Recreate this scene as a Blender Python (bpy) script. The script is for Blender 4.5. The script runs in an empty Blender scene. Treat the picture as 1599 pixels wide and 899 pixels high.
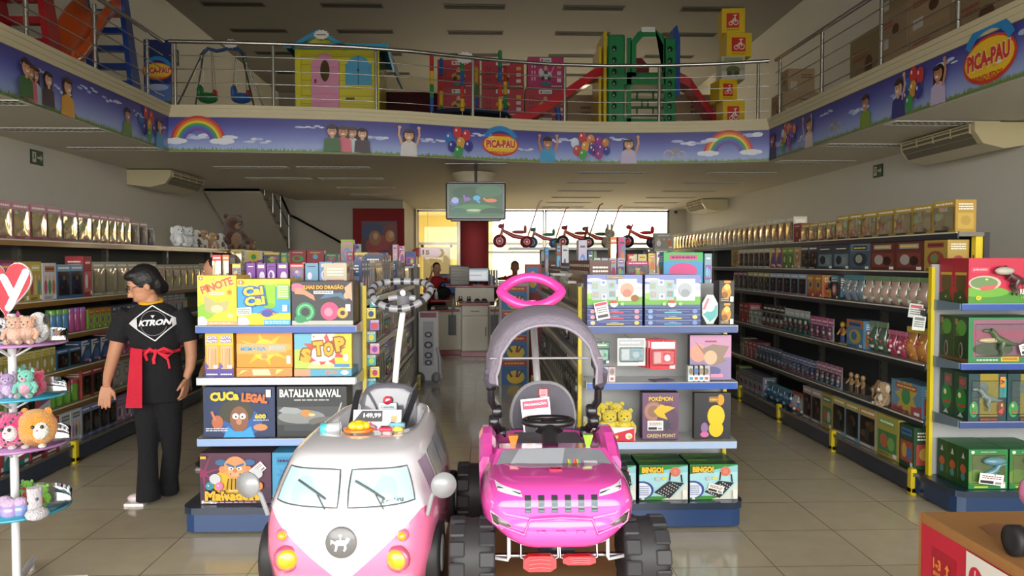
import bpy, math, random
from mathutils import Vector, Matrix
R = random.Random(11)
PI = math.pi
SC = bpy.context.scene
COL = SC.collection
# ---------------------------------------------------------------- camera
FPX, CX, CY, CH = 1235.0, 799.5, 449.5, 1.65
YAW = math.atan(42.5/FPX); PIT = math.atan(40.5/FPX)
cd = bpy.data.cameras.new('camera'); cam = bpy.data.objects.new('camera', cd); COL.objects.link(cam)
cd.sensor_width = 36; cd.lens = FPX/1599*36; cd.clip_start = .05; cd.clip_end = 200
cam.location = (0, 0, CH); cam.rotation_euler = (PI/2-PIT, 0, -YAW)
SC.camera = cam
_F = Vector((math.sin(YAW)*math.cos(PIT), math.cos(YAW)*math.cos(PIT), -math.sin(PIT)))
_R = Vector((math.cos(YAW), -math.sin(YAW), 0)); _U = _R.cross(_F)
def at(px, py, Y):
    d = _F + _R*((px-CX)/FPX) - _U*((py-CY)/FPX)
    return Vector((0, 0, CH)) + d*(Y/d.y)
def ax(px, Y, py=450): return at(px, py, Y).x
def az(px, py, Y): return at(px, py, Y).z
# ---------------------------------------------------------------- world and light
w = bpy.data.worlds.new('world'); SC.world = w; w.use_nodes = True
nt = w.node_tree; bg = nt.nodes['Background']
bg.inputs['Color'].default_value = (1.0, .96, .88, 1); bg.inputs['Strength'].default_value = 5.2
def area(name, loc, rot, sx, sy, power, col):
    l = bpy.data.lights.new(name, 'AREA'); l.shape = 'RECTANGLE'; l.size = sx; l.size_y = sy
    l.energy = power; l.color = col
    o = bpy.data.objects.new(name, l); COL.objects.link(o); o.location = loc; o.rotation_euler = rot
    return o
area('entrance_daylight', (0, -12, 4.2), (PI/2-.06, 0, 0), 34, 8, 2050, (.95, .98, 1))
area('back_window_daylight', (1.8, 24.9, 4.35), (-PI/2+.75, 0, 0), 8, 2.0, 1500, (1, .86, .6))
SC.view_settings.view_transform = 'Standard'; SC.view_settings.look = 'None'
SC.view_settings.exposure = 0.16; SC.view_settings.gamma = 1; SC.view_settings.use_curve_mapping = False
# ---------------------------------------------------------------- materials
def lin(c):
    def g(v): return v/12.92 if v <= .04045 else ((v+.055)/1.055)**2.4
    return tuple(g(v) for v in c[:3])
def hx(s):
    return tuple(int(s[i:i+2], 16)/255 for i in (0, 2, 4))
MATS = {}
def mk(name, rough=.5, metal=0, coat=0, attr=True, col=(.8, .8, .8), bump=None, noise=None, spec=.5, emit=0, sheen=0, alpha=1, trans=0):
    m = bpy.data.materials.new(name); m.use_nodes = True; n = m.node_tree.nodes; L = m.node_tree.links
    b = n['Principled BSDF']
    b.inputs['Roughness'].default_value = rough; b.inputs['Metallic'].default_value = metal
    b.inputs['Coat Weight'].default_value = coat; b.inputs['Coat Roughness'].default_value = .08
    b.inputs['Specular IOR Level'].default_value = spec; b.inputs['Sheen Weight'].default_value = sheen
    b.inputs['Alpha'].default_value = alpha; b.inputs['Transmission Weight'].default_value = trans
    if attr:
        a = n.new('ShaderNodeAttribute'); a.attribute_name = 'Col'; src = a.outputs['Color']
    else:
        a = n.new('ShaderNodeRGB'); a.outputs[0].default_value = (*lin(col), 1); src = a.outputs[0]
    if noise:
        tc = n.new('ShaderNodeTexCoord'); ns = n.new('ShaderNodeTexNoise'); ns.inputs['Scale'].default_value = noise[0]; ns.inputs['Detail'].default_value = 4
        L.new(tc.outputs['Object'], ns.inputs['Vector'])
        mr = n.new('ShaderNodeMapRange'); mr.inputs[3].default_value = 1-noise[1]; mr.inputs[4].default_value = 1+noise[1]
        L.new(ns.outputs['Fac'], mr.inputs[0])
        vm = n.new('ShaderNodeVectorMath'); vm.operation = 'SCALE'; L.new(src, vm.inputs[0]); L.new(mr.outputs[0], vm.inputs['Scale']); src = vm.outputs[0]
    L.new(src, b.inputs['Base Color'])
    if emit:
        L.new(src, b.inputs['Emission Color']); b.inputs['Emission Strength'].default_value = emit
    if bump:
        tc = n.new('ShaderNodeTexCoord'); ns = n.new('ShaderNodeTexNoise'); ns.inputs['Scale'].default_value = bump[0]; ns.inputs['Detail'].default_value = bump[3] if len(bump) > 3 else 3
        if len(bump) > 2: ns.inputs['Distortion'].default_value = bump[2]
        L.new(tc.outputs['Object'], ns.inputs['Vector'])
        bp = n.new('ShaderNodeBump'); bp.inputs['Strength'].default_value = bump[1]; bp.inputs['Distance'].default_value = .02
        L.new(ns.outputs['Fac'], bp.inputs['Height']); L.new(bp.outputs[0], b.inputs['Normal'])
    MATS[name] = m
    return m
mk('print', .42, noise=(9, .05)); mk('plastic', .28, coat=.4, noise=(14, .02)); mk('matte', .8, noise=(20, .04)); mk('metal', .25, 1, noise=(12, .04))
mk('film', .07, .0, coat=1, bump=(6, 1.0, .8, 1), noise=(8, .3), spec=1.0); mk('cloth', .92, bump=(60, .3), noise=(25, .08))
mk('foil', .1, .85, bump=(6, .4, .8, 0), noise=(5, .15))
mk('plush', 1, sheen=.6, bump=(120, .9), noise=(40, .12), spec=.1); mk('card', .75, noise=(30, .08)); mk('rubber', .5, noise=(30, .06), spec=.35)
mk('gloss', .12, coat=1, noise=(5, .015)); mk('screen', .3, emit=.4); mk('wallpaint', .75, noise=(2.5, .03)); mk('signlight', .5, emit=.0)
def mk_clear():
    m = bpy.data.materials.new('clear'); m.use_nodes = True; n = m.node_tree.nodes; L = m.node_tree.links
    n.clear(); o = n.new('ShaderNodeOutputMaterial'); t = n.new('ShaderNodeBsdfTransparent'); g = n.new('ShaderNodeBsdfGlossy'); x = n.new('ShaderNodeMixShader')
    t.inputs[0].default_value = (.93, .95, .95, 1); g.inputs['Roughness'].default_value = .06
    fr = n.new('ShaderNodeFresnel'); fr.inputs[0].default_value = 1.45
    ns = n.new('ShaderNodeTexNoise'); ns.inputs['Scale'].default_value = 16; bp = n.new('ShaderNodeBump'); bp.inputs['Strength'].default_value = .2; bp.inputs['Distance'].default_value = .01
    L.new(ns.outputs[0], bp.inputs['Height']); L.new(bp.outputs[0], g.inputs['Normal'])
    mx = n.new('ShaderNodeMath'); mx.operation = 'ADD'; mx.inputs[1].default_value = .0; L.new(fr.outputs[0], mx.inputs[0])
    L.new(mx.outputs[0], x.inputs[0]); L.new(t.outputs[0], x.inputs[1]); L.new(g.outputs[0], x.inputs[2]); L.new(x.outputs[0], o.inputs[0])
    MATS['clear'] = m
mk_clear()
def mk_mesh_fabric():      # half see-through canopy cloth
    m = mk('veil', .8, sheen=.2); b = m.node_tree.nodes['Principled BSDF']; b.inputs['Alpha'].default_value = .93
mk_mesh_fabric()
def mk_glass():
    m = bpy.data.materials.new('glass'); m.use_nodes = True; n = m.node_tree.nodes; L = m.node_tree.links
    n.clear(); o = n.new('ShaderNodeOutputMaterial'); t = n.new('ShaderNodeBsdfTransparent'); g = n.new('ShaderNodeBsdfGlossy'); x = n.new('ShaderNodeMixShader')
    fr = n.new('ShaderNodeFresnel'); fr.inputs[0].default_value = 1.4; g.inputs['Roughness'].default_value = .02
    L.new(fr.outputs[0], x.inputs[0]); L.new(t.outputs[0], x.inputs[1]); L.new(g.outputs[0], x.inputs[2]); L.new(x.outputs[0], o.inputs[0])
    MATS['glass'] = m
mk_glass()
def mk_floor():
    m = bpy.data.materials.new('floor_tiles'); m.use_nodes = True; n = m.node_tree.nodes; L = m.node_tree.links
    b = n['Principled BSDF']; b.inputs['Roughness'].default_value = .1; b.inputs['Specular IOR Level'].default_value = .62
    tc = n.new('ShaderNodeTexCoord'); mp = n.new('ShaderNodeMapping'); L.new(tc.outputs['Object'], mp.inputs[0])
    mp.inputs['Location'].default_value = (.124, .344, 0)
    br = n.new('ShaderNodeTexBrick'); br.offset = 0; br.squash = 1
    for k, v in (('Scale', 1), ('Mortar Size', .0022), ('Mortar Smooth', .1), ('Brick Width', .566), ('Row Height', .566), ('Bias', 0)): br.inputs[k].default_value = v
    br.inputs['Color1'].default_value = (*lin(hx('C6BBA2')), 1); br.inputs['Color2'].default_value = (*lin(hx('C2B79E')), 1); br.inputs['Mortar'].default_value = (*lin(hx('4A443A')), 1)
    L.new(mp.outputs[0], br.inputs['Vector'])
    ns = n.new('ShaderNodeTexNoise'); ns.inputs['Scale'].default_value = 7; ns.inputs['Detail'].default_value = 5; L.new(tc.outputs['Object'], ns.inputs['Vector'])
    mr = n.new('ShaderNodeMapRange'); mr.inputs[3].default_value = .9; mr.inputs[4].default_value = 1.1; L.new(ns.outputs[0], mr.inputs[0])
    vm = n.new('ShaderNodeVectorMath'); vm.operation = 'SCALE'; L.new(br.outputs['Color'], vm.inputs[0]); L.new(mr.outputs[0], vm.inputs['Scale']); L.new(vm.outputs[0], b.inputs['Base Color'])
    rr = n.new('ShaderNodeMapRange'); rr.inputs[3].default_value = .07; rr.inputs[4].default_value = .16; L.new(ns.outputs[0], rr.inputs[0]); L.new(rr.outputs[0], b.inputs['Roughness'])
    MATS['floor_tiles'] = m
mk_floor()
# ---------------------------------------------------------------- mesh builder
_TX = {}
def glyph(text, off=0.0):
    k = (text, off)
    if k not in _TX:
        c = bpy.data.curves.new('t', 'FONT'); c.body = text; c.size = 1; c.resolution_u = 2; c.offset = off; c.dimensions = '2D'; c.fill_mode = 'FRONT'
        o = bpy.data.objects.new('t', c); COL.objects.link(o)
        dg = bpy.context.evaluated_depsgraph_get(); me = bpy.data.meshes.new_from_object(o.evaluated_get(dg))
        vs = [(v.co.x, v.co.y) for v in me.vertices]; fs = [tuple(p.vertices) for p in me.polygons]
        fs2 = []
        for i, p in enumerate(me.polygons):
            fs2.append(fs[i] if p.normal.z >= 0 else tuple(reversed(fs[i])))
        bpy.data.objects.remove(o); bpy.data.curves.remove(c); bpy.data.meshes.remove(me)
        xs = [v[0] for v in vs] or [0]; ys = [v[1] for v in vs] or [0]
        _TX[k] = (vs, fs2, min(xs), max(xs), min(ys), max(ys))
    return _TX[k]
class MB:
    def __init__(s, M=None):
        s.v = []; s.f = []; s.c = []; s.m = []; s.sm = []; s.M = M
    def add(s, vs, fs, col, mat='print', smooth=False, M=None):
        o = len(s.v)
        if M is not None: vs = [M @ Vector(p) for p in vs]
        if s.M is not None: vs = [s.M @ Vector(p) for p in vs]
        s.v += [tuple(p) for p in vs]
        if isinstance(col, str): col = hx(col)
        for f in fs:
            s.f.append(tuple(i+o for i in f)); s.c.append(col); s.m.append(mat); s.sm.append(smooth)
        return s
    def box(s, x0, x1, y0, y1, z0, z1, col, mat='print', M=None, b=0):
        if b:
            b = min(b, (x1-x0)/2.01, (y1-y0)/2.01, (z1-z0)/2.01); P = []; 
            for z, e in ((z0, b), (z0+b, 0), (z1-b, 0), (z1, b)):
                P += [(x0+e+b*(e == 0), y0+e, z), (x1-e-b*(e == 0), y0+e, z), (x1-e, y0+e+b*(e == 0), z), (x1-e, y1-e-b*(e == 0), z), (x1-e-b*(e == 0), y1-e, z), (x0+e+b*(e == 0), y1-e, z), (x0+e, y1-e-b*(e == 0), z), (x0+e, y0+e+b*(e == 0), z)]
            F = [tuple(reversed(range(8))), tuple(range(24, 32))]
            for k in range(3):
                for i in range(8):
                    j = (i+1) % 8; F.append((k*8+i, k*8+j, k*8+8+j, k*8+8+i))
            return s.add(P, F, col, mat, False, M)
        v = [(x0, y0, z0), (x1, y0, z0), (x1, y1, z0), (x0, y1, z0), (x0, y0, z1), (x1, y0, z1), (x1, y1, z1), (x0, y1, z1)]
        return s.add(v, [(0, 3, 2, 1), (4, 5, 6, 7), (0, 1, 5, 4), (1, 2, 6, 5), (2, 3, 7, 6), (3, 0, 4, 7)], col, mat, False, M)
    def loft(s, rings, col, mat='plastic', cap=True, closed=True, smooth=True, M=None):
        n = len(rings[0]); V = [p for r in rings for p in r]; F = []
        for k in range(len(rings)-1):
            for i in range(n if closed else n-1):
                j = (i+1) % n; F.append((k*n+i, k*n+j, (k+1)*n+j, (k+1)*n+i))
        s.add(V, F, col, mat, smooth, M)
        if cap and closed:
            s.add(rings[0], [tuple(reversed(range(n)))], col, mat, False, M); s.add(rings[-1], [tuple(range(n))], col, mat, False, M)
        return s
    def lathe(s, prof, col, mat='plastic', seg=20, M=None, cap=True, smooth=True):
        rings = [[(r*math.cos(2*PI*i/seg), r*math.sin(2*PI*i/seg), z) for i in range(seg)] for r, z in prof]
        return s.loft(rings, col, mat, cap, True, smooth, M)
    def ell(s, c, r, col, mat='plastic', seg=14, M=None, rot=None):
        T = Matrix.Translation(c) @ (rot.to_4x4() if rot else Matrix.Identity(4))
        if M is not None: T = M @ T
        rr = (r, r, r) if not hasattr(r, '__len__') else r; h = max(4, seg//2); rings = []
        for k in range(h+1):
            a = -PI/2+PI*k/h; ca = max(math.cos(a), .02)
            rings.append([(rr[0]*ca*math.cos(2*PI*i/seg), rr[1]*ca*math.sin(2*PI*i/seg), rr[2]*math.sin(a)) for i in range(seg)])
        return s.loft(rings, col, mat, True, True, True, T)
    def tube(s, pts, r, col, mat='metal', seg=8, closed=False, M=None):
        pts = [Vector(p) for p in pts]; n = len(pts); rings = []; up = None
        for i in range(n):
            a = pts[i-1] if (i > 0 or closed) else pts[i]; b = pts[(i+1) % n] if (i < n-1 or closed) else pts[i]
            t = (b-a).normalized() if (b-a).length > 1e-9 else Vector((0, 0, 1))
            if up is None:
                up = Vector((0, 0, 1)) if abs(t.z) < .9 else Vector((1, 0, 0))
            x = t.cross(up).normalized(); y = x.cross(t).normalized(); up = y
            q = r[i] if hasattr(r, '__len__') else r
            rings.append([pts[i]+x*(q*math.cos(2*PI*k/seg))+y*(q*math.sin(2*PI*k/seg)) for k in range(seg)])
        if closed: rings.append(rings[0])
        return s.loft(rings, col, mat, not closed, True, True, M)
    def prism(s, poly, a0, a1, col, mat='plastic', axis='y', M=None):
        # poly: ccw list of (u, v); axis y: u=x v=z ; axis x: u=y v=z ; axis z: u=x v=y
        def P(u, v, a): return {'y': (u, a, v), 'x': (a, u, v), 'z': (u, v, a)}[axis]
        n = len(poly); V = [P(u, v, a0) for u, v in poly]+[P(u, v, a1) for u, v in poly]
        F = [tuple(range(n)), tuple(reversed(range(n, 2*n)))]+[(i, n+i, n+(i+1) % n, (i+1) % n) for i in range(n)]
        if axis in ('x', 'z'): F = [tuple(reversed(f)) for f in F]
        return s.add(V, F, col, mat, False, M)
    def build(s, name, parent=None, loc=None, rotz=0, mods=None):
        me = bpy.data.meshes.new(name); me.from_pydata(s.v, [], s.f)
        names = sorted(set(s.m)); ix = {n: i for i, n in enumerate(names)}
        for n in names: me.materials.append(MATS[n])
        me.polygons.foreach_set('material_index', [ix[m] for m in s.m]); me.polygons.foreach_set('use_smooth', s.sm)
        at_ = me.color_attributes.new('Col', 'FLOAT_COLOR', 'CORNER'); buf = []
        for f, c in zip(s.f, s.c):
            q = (*lin(c), 1.0); buf += list(q)*len(f)
        at_.data.foreach_set('color', buf); me.update()
        o = bpy.data.objects.new(name, me); COL.objects.link(o)
        if parent: o.parent = parent
        if loc is not None: o.location = loc
        o.rotation_euler.z = rotz
        return o
class Cv:   # flat print on a face: origin O, right u, up v
    def __init__(s, mb, O, u=(1, 0, 0), v=(0, 0, 1), mat='print', step=.0005):
        s.mb = mb; s.O = Vector(O); s.u = Vector(u).normalized(); s.v = Vector(v).normalized(); s.n = s.u.cross(s.v); s.k = 1; s.mat = mat; s.st = step
    def P(s, x, y, k): return s.O+s.u*x+s.v*y+s.n*(k*s.st)
    clip = None
    def poly(s, pts, col, mat=None):
        if s.clip:
            W, H = s.clip
            for ax_, lim, sg in ((0, 0, 1), (0, W, -1), (1, 0, 1), (1, H, -1)):
                out = []
                for i in range(len(pts)):
                    p, q = pts[i-1], pts[i]; a_, b_ = (p[ax_]-lim)*sg, (q[ax_]-lim)*sg
                    if (a_ >= 0) != (b_ >= 0): t = a_/(a_-b_); out.append((p[0]+(q[0]-p[0])*t, p[1]+(q[1]-p[1])*t))
                    if b_ >= 0: out.append(q)
                pts = out
                if len(pts) < 3: return s
        a = sum(pts[i-1][0]*pts[i][1]-pts[i][0]*pts[i-1][1] for i in range(len(pts)))
        if a < 0: pts = list(reversed(pts))
        s.mb.add([s.P(x, y, s.k) for x, y in pts], [tuple(range(len(pts)))], col, mat or s.mat); s.k += 1; return s
    def rect(s, x0, y0, x1, y1, col, mat=None): return s.poly([(x0, y0), (x1, y0), (x1, y1), (x0, y1)], col, mat)
    def ell(s, cx, cy, rx, ry, col, mat=None, n=18, a0=0, a1=2*PI):
        full = a1-a0 > 6.2
        pts = [(cx+rx*math.cos(a0+(a1-a0)*i/(n if full else n-1)), cy+ry*math.sin(a0+(a1-a0)*i/(n if full else n-1))) for i in range(n)]
        return s.poly(pts, col, mat)
    def arc(s, cx, cy, r0, r1, a0, a1, col, n=16):
        V = []; F = []
        for i in range(n+1):
            a = a0+(a1-a0)*i/n
            V += [s.P(cx+r0*math.cos(a), cy+r0*math.sin(a), s.k), s.P(cx+r1*math.cos(a), cy+r1*math.sin(a), s.k)]
        for i in range(n): F.append((2*i, 2*i+1, 2*i+3, 2*i+2))
        s.mb.add(V, F, col, s.mat); s.k += 1; return s
    def star(s, cx, cy, r0, r1, n, col, ph=.3, sy=1):
        # strips from the centre keep it simple for spiky shapes
        P = [(cx+(r1 if i % 2 else r0)*math.cos(ph+PI*i/n), cy+sy*(r1 if i % 2 else r0)*math.sin(ph+PI*i/n)) for i in range(2*n)]
        for i in range(n): k = s.k; s.poly([(cx, cy), P[2*i-1], P[2*i], P[2*i+1]], col); s.k = k
        s.k += 1; return s
    def line(s, x0, y0, x1, y1, w, col):
        dx, dy = x1-x0, y1-y0; l = math.hypot(dx, dy) or 1; nx, ny = -dy/l*w/2, dx/l*w/2
        return s.poly([(x0-nx, y0-ny), (x1-nx, y1-ny), (x1+nx, y1+ny), (x0+nx, y0+ny)], col)
    def text(s, t, x, y, wd, ht, col, out=None, rot=0, shear=0, off=.02, oo=.09):
        vs, fs, a, b, c, d = glyph(t, off)
        sx = wd/max(b-a, 1e-6); sy = ht/max(d-c, 1e-6); cr, sr = math.cos(rot), math.sin(rot)
        for (o2, cc) in (([(oo, out)] if out else [])+[(off, col)]):
            vv, ff = glyph(t, o2)[:2]; V = []
            for (px, py) in vv:
                X = (px-a)*sx-wd/2; Y = (py-c)*sy-ht/2; X += shear*Y
                V.append(s.P(x+X*cr-Y*sr, y+X*sr+Y*cr, s.k))
            s.mb.add(V, ff, cc, s.mat); s.k += 1
        return s
    def scrib(s, x0, y0, x1, y1, rows, col, rnd=R):
        h = (y1-y0)/rows; V = []; F = []
        for i in range(rows):
            x = x0
            while x < x1:
                wd = (x1-x0)*rnd.uniform(.08, .2); e = min(x+wd, x1); yy = y0+h*i
                o = len(V); V += [s.P(x, yy+h*.25, s.k), s.P(e, yy+h*.25, s.k), s.P(e, yy+h*.75, s.k), s.P(x, yy+h*.75, s.k)]; F.append((o, o+1, o+2, o+3)); x = e+(x1-x0)*.03
        s.mb.add(V, F, col, s.mat); s.k += 1; return s
def empty(name, loc, rotz=0, parent=None):
    o = bpy.data.objects.new(name, None); COL.objects.link(o); o.location = loc; o.rotation_euler.z = rotz; o.empty_display_size = .05
    if parent: o.parent = parent
    return o
LABELS = {}
def tag(o, label, cat, group=None):
    if label in LABELS and not group: print('DUPLABEL', label)
    LABELS[label] = LABELS.get(label, 0)+1
    o['label'] = label; o['category'] = cat
    if group: o['group'] = group
    return o
def struct(o): o['kind'] = 'structure'; return o
def copy_tree(o, parent=None):
    c = o.copy(); COL.objects.link(c); c.parent = parent
    for ch in [x for x in o.children]: copy_tree(ch, c)
    return c
# ---------------------------------------------------------------- the building
WX, ZC, ZM, ZT, YB, Y0 = 6.25, 3.28, 3.95, 6.78, 24.4, -1.6
CREAM = 'C9C2B2'; WHITE = 'D6D4CC'
def mesh1(name, fn, *a, **k):
    m = MB(); fn(m); return m.build(name, *a, **k)
o = MB().box(-WX-.3, WX+.3, Y0-.0, YB+.1, -.15, 0, 'A89C80', 'floor_tiles').build('floor'); struct(o)
o = MB().box(-30, 30, -30, Y0, -.17, -.02, '8E8A82', 'matte').build('trim_1'); struct(o)
o = MB().box(-30, 30, YB+.1, 60, -.17, -.02, 'C9BFA6', 'matte').build('trim_2'); struct(o)
struct(MB().box(-WX-.2, -WX, Y0, YB, 0, ZT, WHITE, 'wallpaint').build('wall_left'))
struct(MB().box(WX, WX+.2, Y0, YB, 0, ZT, WHITE, 'wallpaint').build('wall_right'))
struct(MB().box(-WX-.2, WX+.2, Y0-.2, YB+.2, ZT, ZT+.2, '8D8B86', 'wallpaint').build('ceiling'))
struct(MB().box(-WX-.2, WX+.2, Y0-.2, Y0, 4.3, ZT, WHITE, 'wallpaint').build('wall_front'))
m = MB(); m.box(-WX, WX, YB, YB+.2, ZC, ZT, 'A8A59E', 'wallpaint')
m.box(-2.36, -2.1, YB, YB+.2, 0, ZC, CREAM, 'wallpaint'); m.box(5.72, WX, YB, YB+.2, 0, ZC, CREAM, 'wallpaint')
struct(m.build('wall_back'))
struct(MB().box(-WX, -2.17, 21.1, 21.3, 0, ZC, 'B9B3A6', 'wallpaint').build('wall_back_left'))
struct(MB().box(-2.36, -2.17, 21.3, YB, 0, ZC, CREAM, 'wallpaint').build('wall_side'))
# mezzanine slab with a wavy front edge
EDGE = [(ax(x, y, 200), y) for x, y in ((262, 11.9), (350, 11.93), (450, 12.0), (550, 12.12), (640, 12.33), (710, 12.6), (780, 12.85), (860, 13.06), (950, 13.14), (1040, 13.08), (1120, 12.95), (1203, 12.72))]
XL, XR = EDGE[0][0], EDGE[-1][0]
LSIDE = [(-4.86, Y0), (XL, 11.9)]; RSIDE = [(XR, 12.72), (4.95, Y0)]
m = MB()
def slab_poly(m, pts):
    a = sum(pts[i-1][0]*pts[i][1]-pts[i][0]*pts[i-1][1] for i in range(len(pts)))
    if a < 0: pts = pts[::-1]
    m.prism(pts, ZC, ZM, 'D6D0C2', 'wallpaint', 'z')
slab_poly(m, [(-WX, Y0), (-4.86, Y0), (XL, 11.9), (-WX, 11.9)]); slab_poly(m, [(-WX, 11.9), (XL, 11.9), (XL, 17.8), (-WX, 17.8)])
slab_poly(m, [(XL, 17.8), (XL, YB), (-4.97, YB), (-4.97, 17.8)]); slab_poly(m, [(-WX, 21.1), (-4.97, 21.1), (-4.97, YB), (-WX, YB)])
for (xa, ya), (xb, yb) in zip(EDGE, EDGE[1:]): slab_poly(m, [(xa, ya), (xb, yb), (xb, YB), (xa, YB)])
slab_poly(m, [(XR, 12.72), (4.95, Y0), (WX, Y0), (WX, YB), (XR, YB)])
struct(m.build('ceiling_mezzanine'))
# cream moulding along the edge
def ribbon(m, pts, off, z0, z1, th, col, mat):
    # outward = to the void; pts ordered left side -> front -> right side
    n = len(pts); N = []
    for i in range(n):
        a = Vector(pts[max(i-1, 0)]); b = Vector(pts[min(i+1, n-1)]); t = (b-a).normalized(); N.append(Vector((t.y, -t.x)))
    for k, (zz0, zz1, e) in enumerate(((z0, z0+(z1-z0)*.35, 0), (z0+(z1-z0)*.35, z0+(z1-z0)*.7, .012), (z0+(z1-z0)*.7, z1, .03))):
        V = []; 
        for (x, y), q in zip(pts, N):
            i_ = off; o_ = off+th+e
            for d, z in ((i_, zz0), (o_, zz0), (o_, zz1), (i_, zz1)): V.append((x+q.x*d, y+q.y*d, z))
        F = []
        for i in range(n-1):
            for a_ in range(4):
                b_ = (a_+1) % 4; F.append((i*4+a_, i*4+b_, i*4+4+b_, i*4+4+a_))
        F += [(3, 2, 1, 0), tuple((n-1)*4+i for i in range(4))]
        m.add(V, F, col, mat)
m = MB(); ribbon(m, LSIDE[:1]+EDGE+RSIDE[1:], -.005, 3.79, 3.965, .03, 'CFC5A4', 'wallpaint'); struct(m.build('trim_3'))
# printed fascia banners
class Cvs(Cv):
    def __init__(s, mb, pts, z0, off=.012):
        s.mb = mb; s.pts = [Vector(p) for p in pts]; s.L = [0]
        for a, b in zip(s.pts, s.pts[1:]): s.L.append(s.L[-1]+(b-a).length)
        s.z0 = z0; s.k = 1; s.mat = 'print'; s.off = off; s.st = .003
    def P(s, x, y, k):
        L = s.L; x2 = min(max(x, 0), L[-1]-1e-6); i = 0
        while i < len(L)-2 and L[i+1] < x2: i += 1
        a, b = s.pts[i], s.pts[i+1]; t = (x2-L[i])/(L[i+1]-L[i]); p = a.lerp(b, t); d = (b-a).normalized(); n = Vector((d.y, -d.x))
        if len(L) > 3:   # smooth normal on the curve
            def nn(j):
                q = (s.pts[min(j+1, len(L)-1)]-s.pts[max(j-1, 0)]).normalized(); return Vector((q.y, -q.x))
            n = nn(i).lerp(nn(i+1), t).normalized()
        q = p+n*(s.off+k*s.st); return Vector((q.x, q.y, s.z0+y))
SKIN = ['D9A07E', 'C98E6B', 'E0B08F']
def kid(c, x, y, h, shirt, hair, arms=0, skin='D9A07E', long=True):
    hw = h*.16
    if long: c.ell(x, y+h*.74, hw*1.35, h*.2, hair); c.rect(x-hw*1.3, y+h*.45, x+hw*1.3, y+h*.75, hair)
    else: c.ell(x, y+h*.82, hw*1.1, h*.14, hair)
    c.poly([(x-hw*1.9, y), (x+hw*1.9, y), (x+hw*1.7, y+h*.42), (x+hw*.6, y+h*.52), (x-hw*.6, y+h*.52), (x-hw*1.7, y+h*.42)], shirt)
    c.ell(x, y+h*.7, hw, h*.17, skin); c.rect(x-hw*.35, y+h*.46, x+hw*.35, y+h*.58, skin)
    c.ell(x-hw*.4, y+h*.73, hw*.13, h*.018, '3A2A22', n=8); c.ell(x+hw*.4, y+h*.73, hw*.13, h*.018, '3A2A22', n=8)
    c.ell(x, y+h*.63, hw*.42, h*.03, 'F2EAE4', n=10)
    c.ell(x, y+h*.83, hw*.95, h*.055, hair, n=12)
    if arms:
        for sgn in ((-1, 1) if arms == 2 else (1,)):
            c.line(x+sgn*hw*1.6, y+h*.38, x+sgn*hw*2.3, y+h*.75, hw*.5, skin); c.line(x+sgn*hw*2.3, y+h*.7, x+sgn*hw*2.1, y+h*.95, hw*.42, skin); c.ell(x+sgn*hw*2.1, y+h*.97, hw*.4, h*.06, skin, n=10)
def balloons(c, x, y, s, cols):
    P = [(-.35, .3), (.0, .55), (.38, .45), (-.25, -.05), (.12, .12), (.45, 0), (0, -.25)]
    for (a, b), q in zip(P, cols):
        c.ell(x+a*s, y+b*s, s*.19, s*.24, q, n=14); c.poly([(x+a*s-.02*s, y+b*s-.3*s), (x+a*s+.02*s, y+b*s-.3*s), (x+a*s, y+b*s-.22*s)], q); c.ell(x+a*s-.06*s, y+b*s+.08*s, s*.04, s*.06, 'F2EFF2', n=8)
def rainbow(c, x, y, r):
    for i, q in enumerate(('C63A33', 'E0782E', 'E5CE3A', '4B9B52', '3F6FC4', '7A4A9E')):
        c.arc(x, y, r*(1-.09*(i+1)), r*(1-.09*i), .12, PI-.12, q, 18)
    for sx in (-.85, .85):
        for dx, rr in ((-.2, .2), (.08, .26), (.3, .17)): c.ell(x+sx*r+dx*r, y+.06*r, rr*r*1.1, rr*r*.5, 'E6EAF5', n=12)
def picapau(c, x, y, s):
    c.ell(x, y+s*.1, s*.62, s*.36, 'D8402F', n=20); c.ell(x, y+s*.11, s*.57, s*.31, 'F2C62C', n=20)
    c.arc(x, y+s*.05, s*.5, s*.66, .5, 2.6, '2E86C8', 14)
    c.text('PICA-PAU', x, y+s*.13, s*.98, s*.26, 'D33A3E', 'F7E9A0', rot=.03, off=.05, oo=.1); c.text('BRINQUEDOS', x, y-s*.16, s*.7, s*.1, 'C8463A', off=.03)
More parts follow.
